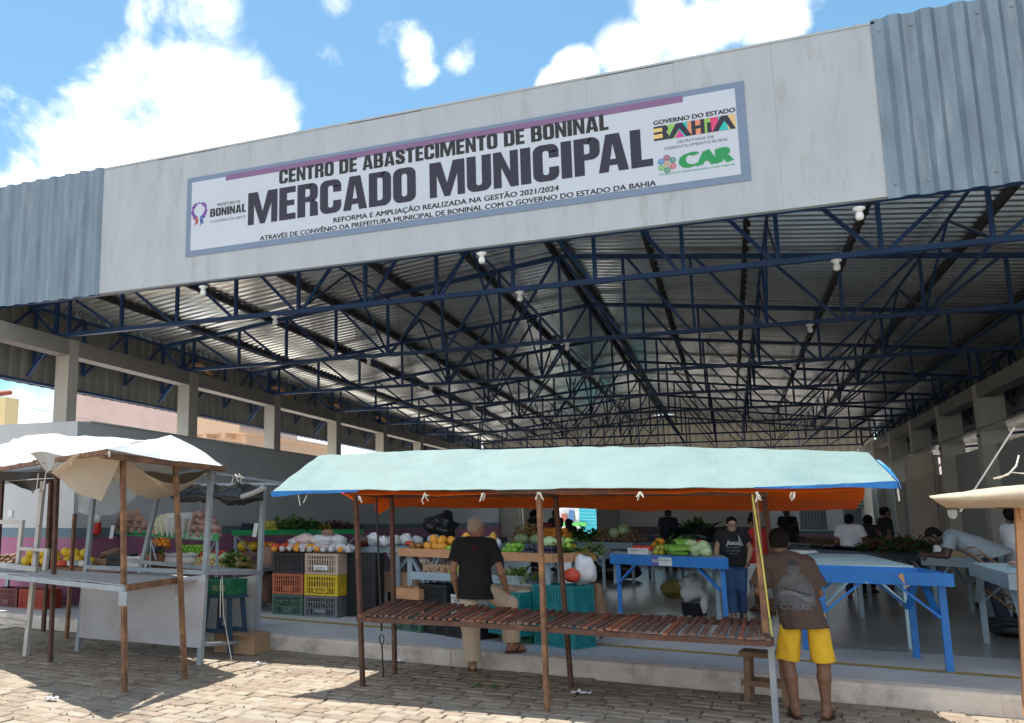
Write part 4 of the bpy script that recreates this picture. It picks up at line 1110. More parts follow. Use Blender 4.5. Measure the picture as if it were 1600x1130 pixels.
# ---- grey steel stall with cloth side panels
sc_ = thing('market_stall', 'grey steel stall frame with grey and white cloth panels and black film roof', 'market stall', tuple(atz(312, 1039)))
pg, ph, pi_ = atz(121, 1017), atz(312, 1039), atz(400, 1014)
tg, th_, ti_ = aty(146, 778, pg.y + .1), aty(330, 737, ph.y + .1), aty(412, 756, pi_.y)
pj, tj = Vector((-7.75, 10.45, .05)), aty(251, 757, 10.5)
for p, q in ((pg, tg), (ph, th_), (pi_, ti_), (pj, tj)):
    m = MB(); m.bar(p - Vector((0, 0, .03)), q, .06, .05, tilt=.15); m.build('post', M['galv'], sc_)
m = MB()
bg_, bh_, bi_ = aty(133, 886, pg.y), aty(322, 895, ph.y), aty(409, 895, pi_.y)
m.bar(bg_, bh_, .04, .05); m.bar(bh_, bi_, .04, .05); m.bar(bi_, pj + Vector((0, 0, 1.0)), .04, .05)
m.bar(tj + Vector((-.4, 0, -.01)), aty(440, 756, pi_.y), .035, .035); m.bar(th_ + Vector((.05, 0, -.02)), aty(440, 755, pi_.y - .02), .03, .03); m.bar(th_, tj, .03, .03)
m.bar(aty(312, 1008, ph.y), aty(404, 1001, pi_.y), .035, .035); m.build('rails', M['galv'], sc_)
g0, g1, g2, g3 = aty(130, 914, pg.y - .03), aty(322, 898, ph.y - .035), aty(314, 1013, ph.y - .03), aty(124, 996, pg.y - .03)
m = MB(); m.sheet(lambda u, v: g0.lerp(g1, u).lerp(g3.lerp(g2, u), v) + Vector((0, .03 * math.sin(6 * v + 3 * u) * math.sin(math.pi * u), -.02 * math.sin(math.pi * u) * (1 - v))), 24, 12, thick=.005); m.build('cloth_panel', M['cloth_grey'], sc_)
h0, h1, h2, h3 = aty(286, 903, pi_.y + .05), aty(405, 898, pi_.y + .02), aty(401, 994, pi_.y), aty(284, 990, pi_.y + .03)
m = MB(); m.sheet(lambda u, v: h0.lerp(h1, u).lerp(h3.lerp(h2, u), v) + Vector((0, .02 * math.sin(7 * v + 5 * u), -.04 * math.sin(math.pi * u) * (1 - v))), 16, 12, thick=.005); m.build('cloth_panel', M['tarp_white'], sc_)
w0, w1, w2, w3 = aty(140, 893, 8.7), aty(300, 905, 8.75), aty(318, 900, 9.2), aty(215, 897, 10.1)
m = MB(); m.sheet(lambda u, v: w0.lerp(w1, u).lerp(w3.lerp(w2, u), v) + Vector((0, 0, .02 * math.sin(5 * u) - .06 * math.sin(math.pi * u) * (1 - v))), 18, 8, thick=.005); m.build('shelf_cloth', M['tarp_white'], sc_)
k0, k1, k2, k3 = aty(236, 752, 10.4), aty(424, 760, 10.2), aty(412, 778, 10.0), aty(262, 773, 10.1)
m = MB()
def filmf(u, v):
    p = k0.lerp(k1, u).lerp(k3.lerp(k2, u), v)
    return p + Vector((0, -.12 * math.sin(math.pi * v), -.10 * abs(math.sin(math.pi * 2 * u)) * v + wr(p, .05, 4, 2)))
m.sheet(filmf, 36, 12, thick=.005); m.build('black_film', M['black_film'], sc_)
m = MB(); r0 = aty(378, 777, 10.0); r1 = aty(414, 762, 9.95); m.tube([r0, r0.lerp(r1, .5) + Vector((0, 0, -.01)), r1], .035, 8); m.build('rolled_sheet', M['tarp_white'], sc_)
m = MB(); knot(m, aty(233, 757, 10.2), .05, 31); knot(m, aty(372, 740, 9.1), .05, 32); m.tube([aty(313, 778, 10.2), aty(314, 795, 10.2)], .006, 5)
m.build('rope_ties', M['rope'], sc_)
m = MB(); m.tube([atz(362, 1034) + Vector((0, 0, .01)), aty(349, 960, 9.2), aty(347, 900, 9.2)], .006, 5); m.tube([aty(345, 905, 9.0), aty(344, 965, 9.0)], .005, 5)
m.build('cord', M['rope'], sc_)

# ---- pale sheet tied between the posts behind the white stall
m = MB(); s0, s1, s2, s3 = aty(95, 741, 9.6), aty(219, 751, 9.9), aty(188, 800, 9.75), aty(117, 799, 9.6)
def shf(u, v):
    p = s0.lerp(s1, u).lerp(s3.lerp(s2, u), v)
    return p + Vector((0, .07 * math.sin(8 * u + 2 * v) + .1 * math.sin(math.pi * v), -.05 * math.sin(math.pi * u) * v - .03 * math.sin(math.pi * u) * (1 - v)))
m.sheet(shf, 22, 16, thick=.005)
tag(m.build('hanging_sheet', M['sheet_blue']), 'pale blue white sheet tied up behind the beige flap of the left stall', 'tarpaulin')

# ---- dark awning further left
aw_ = thing('market_stall', 'dark posts and black edged awning at the far left behind the white stall', 'market stall', (-9.6, 10.6, 0))
m = MB(); q0, q1, q2, q3 = aty(-40, 736, 10.2), aty(92, 738, 10.4), aty(98, 722, 11.4), aty(-40, 714, 11.4)
m.sheet(lambda u, v: q0.lerp(q1, u).lerp(q3.lerp(q2, u), v) + Vector((0, 0, .03 * math.sin(9 * u) * math.sin(3 * v))), 16, 8, thick=.006); m.build('tarpaulin', M['tarp_white'], aw_)
m = MB(); q4, q5 = aty(-40, 750, 10.22), aty(90, 749, 10.42)
m.sheet(lambda u, v: q0.lerp(q1, u).lerp(q4.lerp(q5, u), v) + Vector((0, -.03 - .02 * math.sin(12 * u) * v, -.02 * math.sin(5 * u) * v)), 20, 5, thick=.005); m.build('black_valance', M['black_film'], aw_)
m = MB(); q0_, q1_, q2_ = aty(12, 752, 10.6), aty(86, 748, 10.6), aty(52, 772, 10.7)
m.sheet(lambda u, v: q0_.lerp(q1_, u).lerp(q2_, v * (.55 + .45 * math.sin(math.pi * u)) * .95) + Vector((0, .04 * math.sin(6 * u), 0)), 12, 8, thick=.005); m.build('black_flap', M['black_film'], aw_)
m = MB(); q0b, q1b, q2b, q3b = aty(-40, 744, 10.9), aty(52, 745, 10.9), aty(30, 756, 10.9), aty(-40, 757, 10.9)
m.sheet(lambda u, v: q0b.lerp(q1b, u).lerp(q3b.lerp(q2b, u), v), 8, 4, thick=.005); m.build('white_flap', M['tarp_white'], aw_)
for px, y in ((4, 10.4), (80, 10.6), (-30, 11.2)):
    m = MB(); p = aty(px, 750, y); m.bar((p.x, y, 0), p, .05, .05); m.build('post', M['rust_dark'], aw_)

# ---- tan tarpaulin entering at the right
sr = thing('market_stall', 'stall with stained tan tarpaulin and plank post at the right edge', 'market stall', (3.0, 9.3, 0))
a0 = [aty(*p, 8.95) for p in ((1455, 775), (1500, 768), (1560, 760), (1640, 757), (1800, 755))]
a1 = [aty(*p, 8.7) for p in ((1456, 778), (1510, 778), (1570, 777), (1640, 775), (1800, 772))]
a2 = [aty(*p, 8.9) for p in ((1478, 793), (1520, 794), (1570, 793), (1640, 794), (1800, 792))]
a3 = [p + Vector((.35, 1.3, -.05)) for p in a0]
m = MB(); m.sheet(rows_sheet([a2, a1, a0, a3], 26, 18, .012, 3, 6, 0, False), 26, 18, thick=.005); m.build('tarpaulin', M['tarp_tan'], sr)
m = MB(); m.bar(aty(1592, 790, 9.2), aty(1606, 1120, 9.2), .06, .05); m.build('post', M['wood_new'], sr)
m = MB(); m.sheet(lambda u, v: aty(1592, 786, 9.1).lerp(aty(1640, 786, 9.1), u) + Vector((0, 0, -.14 * v)), 4, 3, thick=.02); m.build('plank', M['wood_new'], sr)
m = MB(); m.bar(aty(1475, 791, 9.25), aty(1800, 792, 9.25), .035, .035); m.build('top_frame', M['wood_old'], sr)
m = MB(); m.bar(aty(1500, 800, 10.4), aty(1585, 668, 10.4), .014, .014); m.build('rope_stay', M['rope'], sr)
m = MB(); p = aty(1484, 793, 8.9); m.sheet(lambda u, v: p + Vector((-.02 + .07 * u, 0.01 * math.sin(9 * u), -.02 - .075 * v * (.4 + .6 * math.sin(math.pi * (u * .8 + .1))))), 6, 6, thick=.003); m.build('white_rag', M['tarp_white'], sr)
m = MB(); m.tube([aty(1553, 748, 9.1), aty(1575, 742, 9.0), aty(1588, 728, 9.0), aty(1592, 712, 9.1)], .007, 6); m.tube([aty(1560, 748, 9.1), aty(1580, 738, 9.0), aty(1600, 740, 9.0)], .006, 6); m.build('rope_ties', M['rope'], sr)
# litter on the ground
M['paper'] = mat('crumpled white plastic', (.72, .73, .76), .6)
for i, (px, py, s_, lab_) in enumerate(((908, 1085, .09, 'crumpled white bag on the setts behind the middle post of the teal stall'), (80, 1095, .06, 'scrap of white paper in the shadow of the white stall'), (407, 1039, .05, 'tiny white scrap on sunlit setts right of the grey stall'), (618, 1034, .10, 'flat clear plastic piece against the kerb under the slatted table'))):
    c = atz(px, py); m = MB(); rd = random.Random(i + 50)
    m.sheet(lambda u, v: c + Vector(((u - .5) * s_ * 2, (v - .5) * s_, .012 + abs(wr((u * 2, v * 2, i), .04, 2, i)))), 8, 6, thick=.002, smooth=False)
    tag(m.build('litter', M['paper']), lab_, 'litter')
for i, (px, py) in enumerate(((748, 1072), (773, 1073))):
    c = atz(px, py); m = MB(); m.sheet(lambda u, v: c + Vector(((u - .5) * .09, (v - .5) * .07, .006 + .02 * math.sin(math.pi * u) * math.sin(math.pi * v))), 5, 5, thick=.003)
    tag(m.build('leaf', mat('wilted leaf', (.05, .12, .03), .7)), ('dark wilted leaf on the setts, nearer the standing man', 'green wilted leaf on the setts, right of the dark one')[i], 'leaf', 'leaves fallen on the setts')
# ================================================================== TABLES
def table(name, label, cat, corners, z, top_m, leg_m, front_m=None, apron=.15, group=None, legs=None, braces=True, inset=.12, floor=FZ, back_leg_m=None, recess=0.0):
    """corners FL, FR, BR, BL of the table top (x, y); parts: top, aprons, legs, braces"""
    P = [Vector((c[0], c[1], z)) for c in corners]
    ctr = sum(P, Vector()) / 4
    t_ = thing(name, label, cat, (ctr.x, ctr.y, floor), 0, group)
    front_m = front_m or leg_m; back_leg_m = back_leg_m or leg_m
    m = MB(); T = [p + (ctr - p) * .012 for p in P]
    n = max(3, int((T[0] - T[3]).length / .16)); zz = Vector((0, 0, -recess))
    for i in range(n):                         # boards of the top
        a, b = i / n, (i + 1) / n - .006
        q = [T[0].lerp(T[3], a) + zz, T[1].lerp(T[2], a) + zz, T[1].lerp(T[2], b) + zz, T[0].lerp(T[3], b) + zz]
        dz = Vector((0, 0, -.022 - .0015 * (i % 3)))
        m.hexa([v + dz for v in q], [v - Vector((0, 0, .0015 * (i % 3))) for v in q])
    m.build('table_top', top_m, t_)
    cz = Vector((0, 0, -apron / 2 - .001 if not recess else -apron / 2 + .004))
    for i, mm in ((0, front_m), (1, leg_m), (2, back_leg_m), (3, leg_m)):
        a, b = P[i], P[(i + 1) % 4]; d = (b - a).normalized()
        ext = .0 if i % 2 else .02
        m = MB(); m.bar(a - d * ext + cz, b + d * ext + cz, .025, apron); m.build('apron', mm, t_)
    L = []
    for i, p in enumerate(P):
        a = P[(i + 1) % 4] - p; b = P[(i - 1) % 4] - p
        q = p + a.normalized() * min(inset, a.length * .2) + b.normalized() * .06
        L.append(q)
    for i, q in enumerate(L):
        m = MB(); m.bar((q.x, q.y, floor), q + Vector((0, 0, -.03)), .062, .05); m.build('leg', (front_m if i < 2 else back_leg_m), t_)
    if braces:
        for i, j, mm in ((0, 1, front_m), (1, 2, leg_m), (3, 2, back_leg_m), (0, 3, leg_m)):
            a, b = L[i], L[j]; d = b - a; k = .38
            s_ = min(.42, d.length * .42); h = .40
            off = Vector((d.y, -d.x, 0)).normalized() * .045 * (1 if i == 0 and j == 1 else -1)
            for p, sg in ((a, 1), (b, -1)):
                m = MB(); u = d.normalized() * sg
                m.bar(p + u * .02 + Vector((0, 0, -apron - h + .1)) + off, p + u * s_ + Vector((0, 0, -apron * .6)) + off, .022, .06, up=(d.y, -d.x, 0)); m.build('brace', mm, t_)
    return t_
def quad(f0, f1, depth, z, skew=0.0):
    a, b = atz(*f0, z), atz(*f1, z)
    d = (b - a); n_ = Vector((-d.y, d.x, 0)).normalized() * depth
    return [a, b, b + n_ + d * skew, a + n_ + d * skew]
tb1 = quad((955, 865), (1135, 872), 1.05, 1.10)
tb1[2] = tb1[1] + Vector((-.06, 1.05, 0)); tb1[3] = tb1[0] + Vector((-.06, 1.05, 0))
T1 = table('market_table', 'bright blue front of the produce table with a number card', 'table', tb1, 1.10, M['tgrey'], M['tgrey'], M['blue'])
p = tb1[0].lerp(tb1[1], .385); q = tb1[0].lerp(tb1[1], .56); mm_ = p.lerp(q, .35)
def card(a, b, z0, z1, m_, nm, parent, off=.016):
    d = (b - a).normalized(); n_ = Vector((d.y, -d.x, 0)) * off
    m = MB(); a = a + n_; b = b + n_
    e = Vector((d.y, -d.x, 0)) * .003
    m.hexa([(a.x, a.y, z0), (a.x + e.x, a.y + e.y, z0), (b.x + e.x, b.y + e.y, z0), (b.x, b.y, z0)][::-1], [(a.x, a.y, z1), (a.x + e.x, a.y + e.y, z1), (b.x + e.x, b.y + e.y, z1), (b.x, b.y, z1)][::-1])
    return m.build(nm, m_, parent)
def text_on(txt, a, b, z, h, m_, nm, parent, off=.021, weight=.01):
    """text between points a and b of a vertical face"""
    vs, fs, w = text_mesh(txt, 0)
    d = b - a; n_ = Vector((d.y, -d.x, 0)).normalized() * off
    bb = MB()
    for k_ in range(3 if weight > 0 else 1):
        e = (k_ - 1) * weight if weight > 0 else 0
        bb.add([a + d * ((v.x + e) / w) + n_ * (1 + .06 * k_) + Vector((0, 0, z - a.z + v.y * h / CAP)) for v in vs], fs)
    return bb.build(nm, m_, parent)
M['purple_card'] = mat('purple card', (.13, .10, .36), .5)
M['card_white'] = mat('pale printed card', (.62, .66, .66), .6, .05)
cp = card(p, mm_, .955, 1.075, M['purple_card'], 'number_card', T1); card(mm_, q, .955, 1.075, M['card_white'], 'number_card', T1)
text_on('060', p.lerp(mm_, .08), p.lerp(mm_, .92), 1.0, .05, M['white'], 'number_lettering', T1)
text_on('Alysson', mm_.lerp(q, .05), mm_.lerp(q, .9), 1.02, .035, M['green_ink'], 'number_lettering', T1, weight=0)
a, b = atz(1262, 890, 1.1), atz(1486, 897, 1.1); d = b - a; n_ = Vector((-.08, 1.08, 0))
tb2 = [a - d * .0, b, b + n_, a + n_]
T2 = table('market_table', 'chipped bright blue table with a sunken top at the edge of the hall', 'table', tb2, 1.10, M['lightblue'], M['blue'], M['blue'], recess=.06, apron=.125)
m = MB(); e = tb2[0].lerp(tb2[1], .655); m.bar(e + Vector((.005, -.018, -.02)), e + Vector((.075, -.02, -.13)), .045, .008, up=(0, 1, 0)); m.build('wood_patch', M['wood_new'], T2)
tb3 = [atz(1262, 882, 1.1), atz(1424, 884, 1.1), atz(1352, 866, 1.1), atz(1236, 864, 1.1)]
table('market_table', 'long faded light blue table top behind the chipped blue table', 'table', tb3, 1.10, M['lightblue'], M['tgrey'], M['lightblue'])
tb4 = quad((885, 846), (987, 848), 1.3, 1.09)
table('market_table', 'grey table heaped with onions and cabbages behind the teal crate', 'table', tb4, 1.09, M['tgrey'], M['tgrey'])
a, b = atz(1578, 897, 1.1), atz(1516, 879, 1.1)
tb5 = [a, a + Vector((1.5, -.1, 0)), b + Vector((1.5, -.1, 0)), b]
table('market_table', 'grey table with splayed braces at the right edge of the photo', 'table', tb5, 1.10, M['lightblue'], M['tgrey'])
tb6 = quad((1441, 868), (1549, 873), .9, 1.05)
T6 = table('market_table', 'grey table with a scalloped edge under the leaning man', 'table', tb6, 1.05, M['tgrey'], M['tgrey'])
tb7 = quad((1340, 851), (1442, 858), 1.6, 1.08)
table('market_table', 'dark slate table left of the leaning man', 'table', tb7, 1.08, M['tslate'], M['tslate'])
a, b = atz(560, 854, 1.2), atz(619, 854, 1.2); d = Vector((.35, 1, 0)).normalized() * 2.0
tb8 = [a, b, b + d * 1.0 + Vector((.25, 0, 0)), a + d]
table('market_table', 'grey table with crossed braces holding white bags by the crate stacks', 'table', tb8, 1.2, M['tgrey'], M['tgrey'], apron=.09)
tb12 = quad((770, 849), (868, 853), 1.4, 1.09)
table('market_table', 'grey table with cabbages behind the wooden fruit shelf', 'table', tb12, 1.09, M['tgrey'], M['tgrey'])
tb13 = quad((1195, 838), (1290, 842), 1.2, 1.06)
table('market_table', 'brown table in the back of the hall behind the boy', 'table', tb13, 1.06, M['wood_old'], M['wood_old'])
tb14 = quad((1240, 856), (1345, 862), 1.3, 1.08)
table('market_table', 'dark table covered with black film beyond the light blue table', 'table', tb14, 1.08, M['tslate'], M['tslate'])
fm = MB(); C4 = [Vector((c.x, c.y, 1.08)) for c in tb14]
fm.sheet(lambda u, v: C4[0].lerp(C4[1], u).lerp(C4[3].lerp(C4[2], u), v) + Vector((0, 0, .02 + .10 * abs(wr((u * 3, v * 3, 0), 1, 1.5, 8)))), 20, 10, thick=.006)
tag(fm.build('plastic_film', M['black_film']), 'black plastic film thrown over the dark table beyond the light blue one', 'plastic film')
for i, (f0, f1, dp, z, lab_) in enumerate((((1005, 846), (1110, 850), 1.2, 1.07, 'dark slate table behind the blue produce table'), ((640, 838), (745, 840), 1.4, 1.1, 'dark slate table by the left wall behind the fruit shelf'), ((1130, 846), (1200, 850), 1.2, 1.07, 'dark slate table behind the woman in the black shirt'), ((990, 836), (1060, 838), 1.2, 1.07, 'farthest dark table under the man with a cap in the middle'))):
    table('market_table', lab_, 'table', quad(f0, f1, dp, z), z, M['tslate'], M['tslate'], braces=i < 2)

# wooden fruit shelf
sh0, sh1 = atz(621, 857, 1.22), atz(862, 866, 1.22)
FS = thing('fruit_shelf', 'two level fruit shelf, raw pine upper board and grey lower tray, behind the standing man', 'shelf', ((sh0.x + sh1.x) / 2, sh0.y, FZ))
d = (sh1 - sh0).normalized(); nrm = Vector((-d.y, d.x, 0))
def box_on(m, a, b, n0, n1, z0, z1):
    m.hexa([a + nrm * n0 + Vector((0, 0, z0 - a.z)), b + nrm * n0 + Vector((0, 0, z0 - b.z)), b + nrm * n1 + Vector((0, 0, z0 - b.z)), a + nrm * n1 + Vector((0, 0, z0 - a.z))],
           [a + nrm * n0 + Vector((0, 0, z1 - a.z)), b + nrm * n0 + Vector((0, 0, z1 - b.z)), b + nrm * n1 + Vector((0, 0, z1 - b.z)), a + nrm * n1 + Vector((0, 0, z1 - a.z))])
m = MB(); box_on(m, sh0, sh1, 0, .022, 1.12, 1.225); box_on(m, sh0, sh0 + d * .02, .024, .85, 1.12, 1.225); box_on(m, sh1 - d * .02, sh1, .024, .85, 1.12, 1.225); m.build('edge_board', M['wood_new'], FS)
m = MB(); box_on(m, sh0 + d * .022, sh1 - d * .022, .024, .85, 1.12, 1.14); m.build('shelf_board', M['tgrey'], FS)
tr0, tr1 = atz(642, 894, .94), atz(811, 901, .94)
m = MB(); box_on(m, tr0, tr1, 0, .02, .85, .945); box_on(m, tr0, tr0 + d * .02, .022, .5, .85, .945); box_on(m, tr1 - d * .02, tr1, .022, .5, .85, .945); m.build('tray_edge', M['tgrey'], FS)
m = MB(); box_on(m, tr0 + d * .022, tr1 - d * .022, .022, .5, .85, .87); m.build('tray_board', M['tgrey'], FS)
for a in (sh0 + d * .15 + nrm * .1, sh1 - d * .15 + nrm * .1, sh0 + d * .15 + nrm * .75, sh1 - d * .15 + nrm * .75):
    m = MB(); m.bar((a.x, a.y, FZ), (a.x, a.y, 1.12), .07, .05); m.build('leg', M['tgrey'], FS)
for a, s_ in ((sh0 + d * .2, 1), (sh0 + d * .75, -1)):
    m = MB(); m.bar(a + nrm * .08 + Vector((0, 0, -.10)), a + d * .35 * s_ + nrm * .1 + Vector((0, 0, -.62)), .05, .03); m.build('brace', M['tgrey'], FS)

# left greengrocer stall: high shelf with green edge, lower display
M['green_edge'] = mat('green printed edge', (.02, .33, .10), .5, .06)
def shelf_stall(label, f0, f1, z, depth, low, mm, nv=388):
    a, b = atz(*f0, z), atz(*f1, z); d = (b - a).normalized(); n_ = Vector((*ray(nv, 811).xy, 0)).normalized()
    t_ = thing('produce_stand', label, 'produce stand', ((a.x + b.x) / 2, (a.y + b.y) / 2, FZ))
    def bx(m, u0, u1, v0, v1, z0, z1):
        c = [a + d * u + n_ * v for u, v in ((u0, v0), (u1, v0), (u1, v1), (u0, v1))]
        m.hexa([(p.x, p.y, z0) for p in c], [(p.x, p.y, z1) for p in c])
    Lq = (b - a).length
    m = MB(); bx(m, 0, Lq, 0, .02, z - .09, z + .005); bx(m, 0, .02, .022, depth, z - .09, z + .005); bx(m, Lq - .02, Lq, .022, depth, z - .09, z + .005); m.build('green_edge', M['green_edge'], t_)
    m = MB(); bx(m, .022, Lq - .022, .022, depth, z - .08, z - .055); m.build('shelf_board', M['tgrey'], t_)
    for u in (.04, Lq * .5, Lq - .1):
        for v in (.04, depth - .08):
            m = MB(); bx(m, u, u + .06, v, v + .06, FZ, z - .092); m.build('leg', M['tgrey'], t_)
    for u0, u1 in ((.1, .5), (Lq - .15, Lq - .55), (Lq * .5, Lq * .5 + .4)):
        m = MB(); m.bar(a + d * u0 + n_ * .03 + Vector((0, 0, -.10)), a + d * u1 + n_ * .03 + Vector((0, 0, -.44)), .02, .05, up=(n_.x, n_.y, 0)); m.build('brace', M['tgrey'], t_)
    return t_, a, b, d, n_
GS, ga, gb, gd, gn = shelf_stall('greengrocer stand with lettered bright green shelf edge under brown packages', (165, 827), (341, 835), 1.43, .8, .95, None, 388)
text_on('9920-2109', ga.lerp(gb, .22 - .19), ga.lerp(gb, .19), 1.355, .05, M['white'], 'edge_lettering', GS, .004, .012)
text_on('BARRACA MANUEL DA VERDURA', ga.lerp(gb, .24), ga.lerp(gb, .735), 1.350, .068, M['ink2'], 'edge_lettering', GS, .004, .03)
text_on('75 98883-2009', ga.lerp(gb, .79), ga.lerp(gb, .965), 1.355, .05, M['white'], 'edge_lettering', GS, .004, .012)
BS, ba, bb_, bd, bn = shelf_stall('greengrocer stand with plain green shelf edge under leafy greens by the left wall', (362, 829), (566, 827), 1.42, .9, .95, None, 620)
# low display boards on trestles
def low_stand(label, f0, f1, z, depth, mm):
    c = quad(f0, f1, depth, z)
    return table('produce_stand', label, 'produce stand', c, z, mm, M['tgrey'], mm, apron=.07, braces=False), c
L1, l1 = low_stand('low brown display board with pineapples and onions under the lettered stand', (200, 887), (402, 889), .85, 1.4, M['wood_old'])
L2, l2 = low_stand('low display board of yellow melons at the far left by the pink wall', (-30, 885), (194, 887), .85, .9, M['wood_old'])
L3, l3 = low_stand('low display board of melons and oranges behind the crate stacks', (366, 862), (470, 864), 1.02, 1.0, M['wood_old'])
# hanging price tags
for i, (px, py, y) in enumerate(((398, 829, 13.5), (174, 832, 13.1))):
    c = aty(px, py, y); m = MB(); m.hexa([c + Vector((x, yy, -.11 - .05 * x)) for x, yy in ((-.05, 0), (.03, 0), (.03, .004), (-.05, .004))], [c + Vector((x, yy, .12)) for x, yy in ((-.01, 0), (.07, 0), (.07, .004), (-.01, .004))])
    tag(m.build('price_tag', M['card_white']), ('white price tag hanging at an angle right of the lettered stand', 'white price tag hanging at the left end of the lettered stand')[i], 'price tag')
# fire extinguisher on the side wall
ex = atx(151, 808, -10.42)
fe = thing('fire_extinguisher', 'red fire extinguisher hanging on the grey wall behind the pale sheet', 'extinguisher', tuple(ex))
m = MB(); m.lathe([(.0, -.32), (.085, -.31), (.09, -.28), (.09, .12), (.06, .2), (.03, .23)], n=14); m.build('cylinder', mat('extinguisher red', (.50, .02, .015), .35), fe, False)
m = MB(); m.lathe([(.03, .23), (.035, .27), (.02, .30)], n=10); m.bar((0, 0, .28), (.0, -.12, .30), .025, .02); m.build('valve', M['black'], fe, False)
m = MB(); m.lathe([(.0915, -.1), (.0915, .05)], n=14); m.build('label', M['card_white'], fe, False)
# SAIDA sign over the office door
sg = thing('exit_sign', 'green exit sign over the grey office door', 'sign', (4.9, 44.97, 2.25))
m = MB(); m.box((4.45, 44.96, 2.16), (5.42, 44.985, 2.40)); m.build('board', M['green_ink'], sg)
text_on('SAÍDA', Vector((4.52, 44.96, 2.2)), Vector((5.08, 44.96, 2.2)), 2.21, .13, M['white'], 'lettering', sg, .003, .02)
m = MB(); m.add([(5.15, 44.956, 2.28), (5.25, 44.956, 2.20), (5.36, 44.956, 2.28), (5.25, 44.956, 2.36)], [(0, 1, 2, 3)]); m.build('arrow', M['white'], sg)
sg2 = thing('exit_sign', 'dim green exit sign on the taupe pier beside the turquoise shop opening', 'sign', (-5.4, 44.68, 2.9))
m = MB(); m.box((-5.75, 44.67, 2.02), (-5.1, 44.695, 2.16)); m.build('board', mat('dim green board', (.02, .16, .07), .5), sg2)
text_on('SAÍDA', Vector((-5.7, 44.67, 2.0)), Vector((-5.2, 44.67, 2.0)), 2.045, .09, M['white'], 'lettering', sg2, .003, .01)

# ================================================================== CRATES
def crate_mesh(L, W_, Hh, holes=11, arch=False, dense=False, seed=0):
    m = MB(); t = .012
    m.box((-L / 2 + .02, -W_ / 2 + .02, .0), (L / 2 - .02, W_ / 2 - .02, .012))
    for sx_ in (-1, 1):
        for sy in (-1, 1):
            m.box((sx_ * L / 2 - (.045 if sx_ > 0 else 0), sy * W_ / 2 - (.035 if sy > 0 else 0), 0), (sx_ * L / 2 + (0 if sx_ > 0 else .045), sy * W_ / 2 + (0 if sy > 0 else .035), Hh))
    def wall(p, q, out, n):
        p, q = Vector(p), Vector(q); d = (q - p).normalized(); ln = (q - p).length
        for z, h in ((Hh - .018, .034), (Hh * .70, .014), (Hh * .40, .014), (.016, .030)):
            m.bar(p + Vector((0, 0, z)), q + Vector((0, 0, z)), t, h)
        if dense: m.bar(p + out * -.006 + Vector((0, 0, Hh * .5)), q + out * -.006 + Vector((0, 0, Hh * .5)), .004, Hh * .9)
        for i in range(n):
            c = p + d * ln * (i + .5) / n
            m.bar(c + out * .0012 + Vector((0, 0, .03)), c + out * .0012 + Vector((0, 0, Hh - .034)), .007, ln / n * .42, up=(d.x, d.y, 0))
        c = (p + q) / 2 + out * .006
        m.bar(c - d * ln * .17 + Vector((0, 0, Hh * .27)), c + d * ln * .17 + Vector((0, 0, Hh * .27)), .008, Hh * .26)
        if arch:                                # arched reinforcement
            pts = [c - d * ln * .40 * math.cos(math.pi * k / 10) + Vector((0, 0, Hh * (.10 + .62 * math.sin(math.pi * k / 10)))) for k in range(11)]
            for a, b in zip(pts, pts[1:]): m.bar(a, b, .012, .014)
    wall((-L / 2 + .045, -W_ / 2 + .008, 0), (L / 2 - .045, -W_ / 2 + .008, 0), Vector((0, -1, 0)), holes)
    wall((-L / 2 + .045, W_ / 2 - .008, 0), (L / 2 - .045, W_ / 2 - .008, 0), Vector((0, 1, 0)), holes)
    wall((L / 2 - .008, -W_ / 2 + .035, 0), (L / 2 - .008, W_ / 2 - .035, 0), Vector((1, 0, 0)), 7)
    wall((-L / 2 + .008, -W_ / 2 + .035, 0), (-L / 2 + .008, W_ / 2 - .035, 0), Vector((-1, 0, 0)), 7)
    return m
def pl(name, c, r=.5): return mat(name, c, r, .14, 5, spots=tuple(min(1, x * 1.4 + .03) for x in c), sscale=4, slo=.6, shi=.8)
CR = dict(black=pl('black crate plastic', (.016, .017, .02)), orange=pl('orange crate plastic', (.40, .105, .045)), green=pl('dark green crate plastic', (.05, .115, .085)),
          beige=pl('beige crate plastic', (.50, .38, .30)), yellow=pl('yellow crate plastic', (.62, .42, .02)), grey=pl('grey crate plastic', (.13, .14, .155)),
          teal=pl('teal crate plastic', (.01, .22, .24)), white=pl('white crate plastic', (.60, .60, .60)), red=pl('red crate plastic', (.33, .035, .02)), bgreen=pl('bright green crate plastic', (.012, .15, .075)), maroon=pl('maroon crate plastic', (.13, .03, .035)))
def crate(colour, label, x, y, z, rz, size=(.55, .36, .31), group=None, **k):
    t_ = thing('plastic_crate', label, 'crate', (x, y, z), rz, group)
    crate_mesh(*size, **k).build('crate_body', CR[colour], t_, False)
    return t_
c1, c2 = fl(452, 961), fl(506, 966)
yy = 12.75
xa = aty(424.5, 900, yy - .18).x + .285; xb = xa + .59
rzc = R(-4)
for i, (col, lab_, ar) in enumerate((('green', 'dark green plastic crate, bottom of the left front stack', True), ('orange', 'orange plastic crate in the middle of the left front stack', False), ('black', 'black plastic crate on top of the orange one', False))):
    crate(col, lab_, xa + .004 * i, yy, FZ + .313 * i, rzc, arch=ar, dense=col == 'black')
T_ = []
for i, (col, lab_, ar) in enumerate((('grey', 'grey plastic crate, bottom of the right front stack', True), ('yellow', 'yellow lettered plastic crate between the grey and the beige crates', False), ('beige', 'beige lettered plastic crate on top of the yellow one', False))):
    T_.append(crate(col, lab_, xb + .006 * i, yy - .04, FZ + .313 * i, rzc, size=(.57, .40, .31), arch=ar))
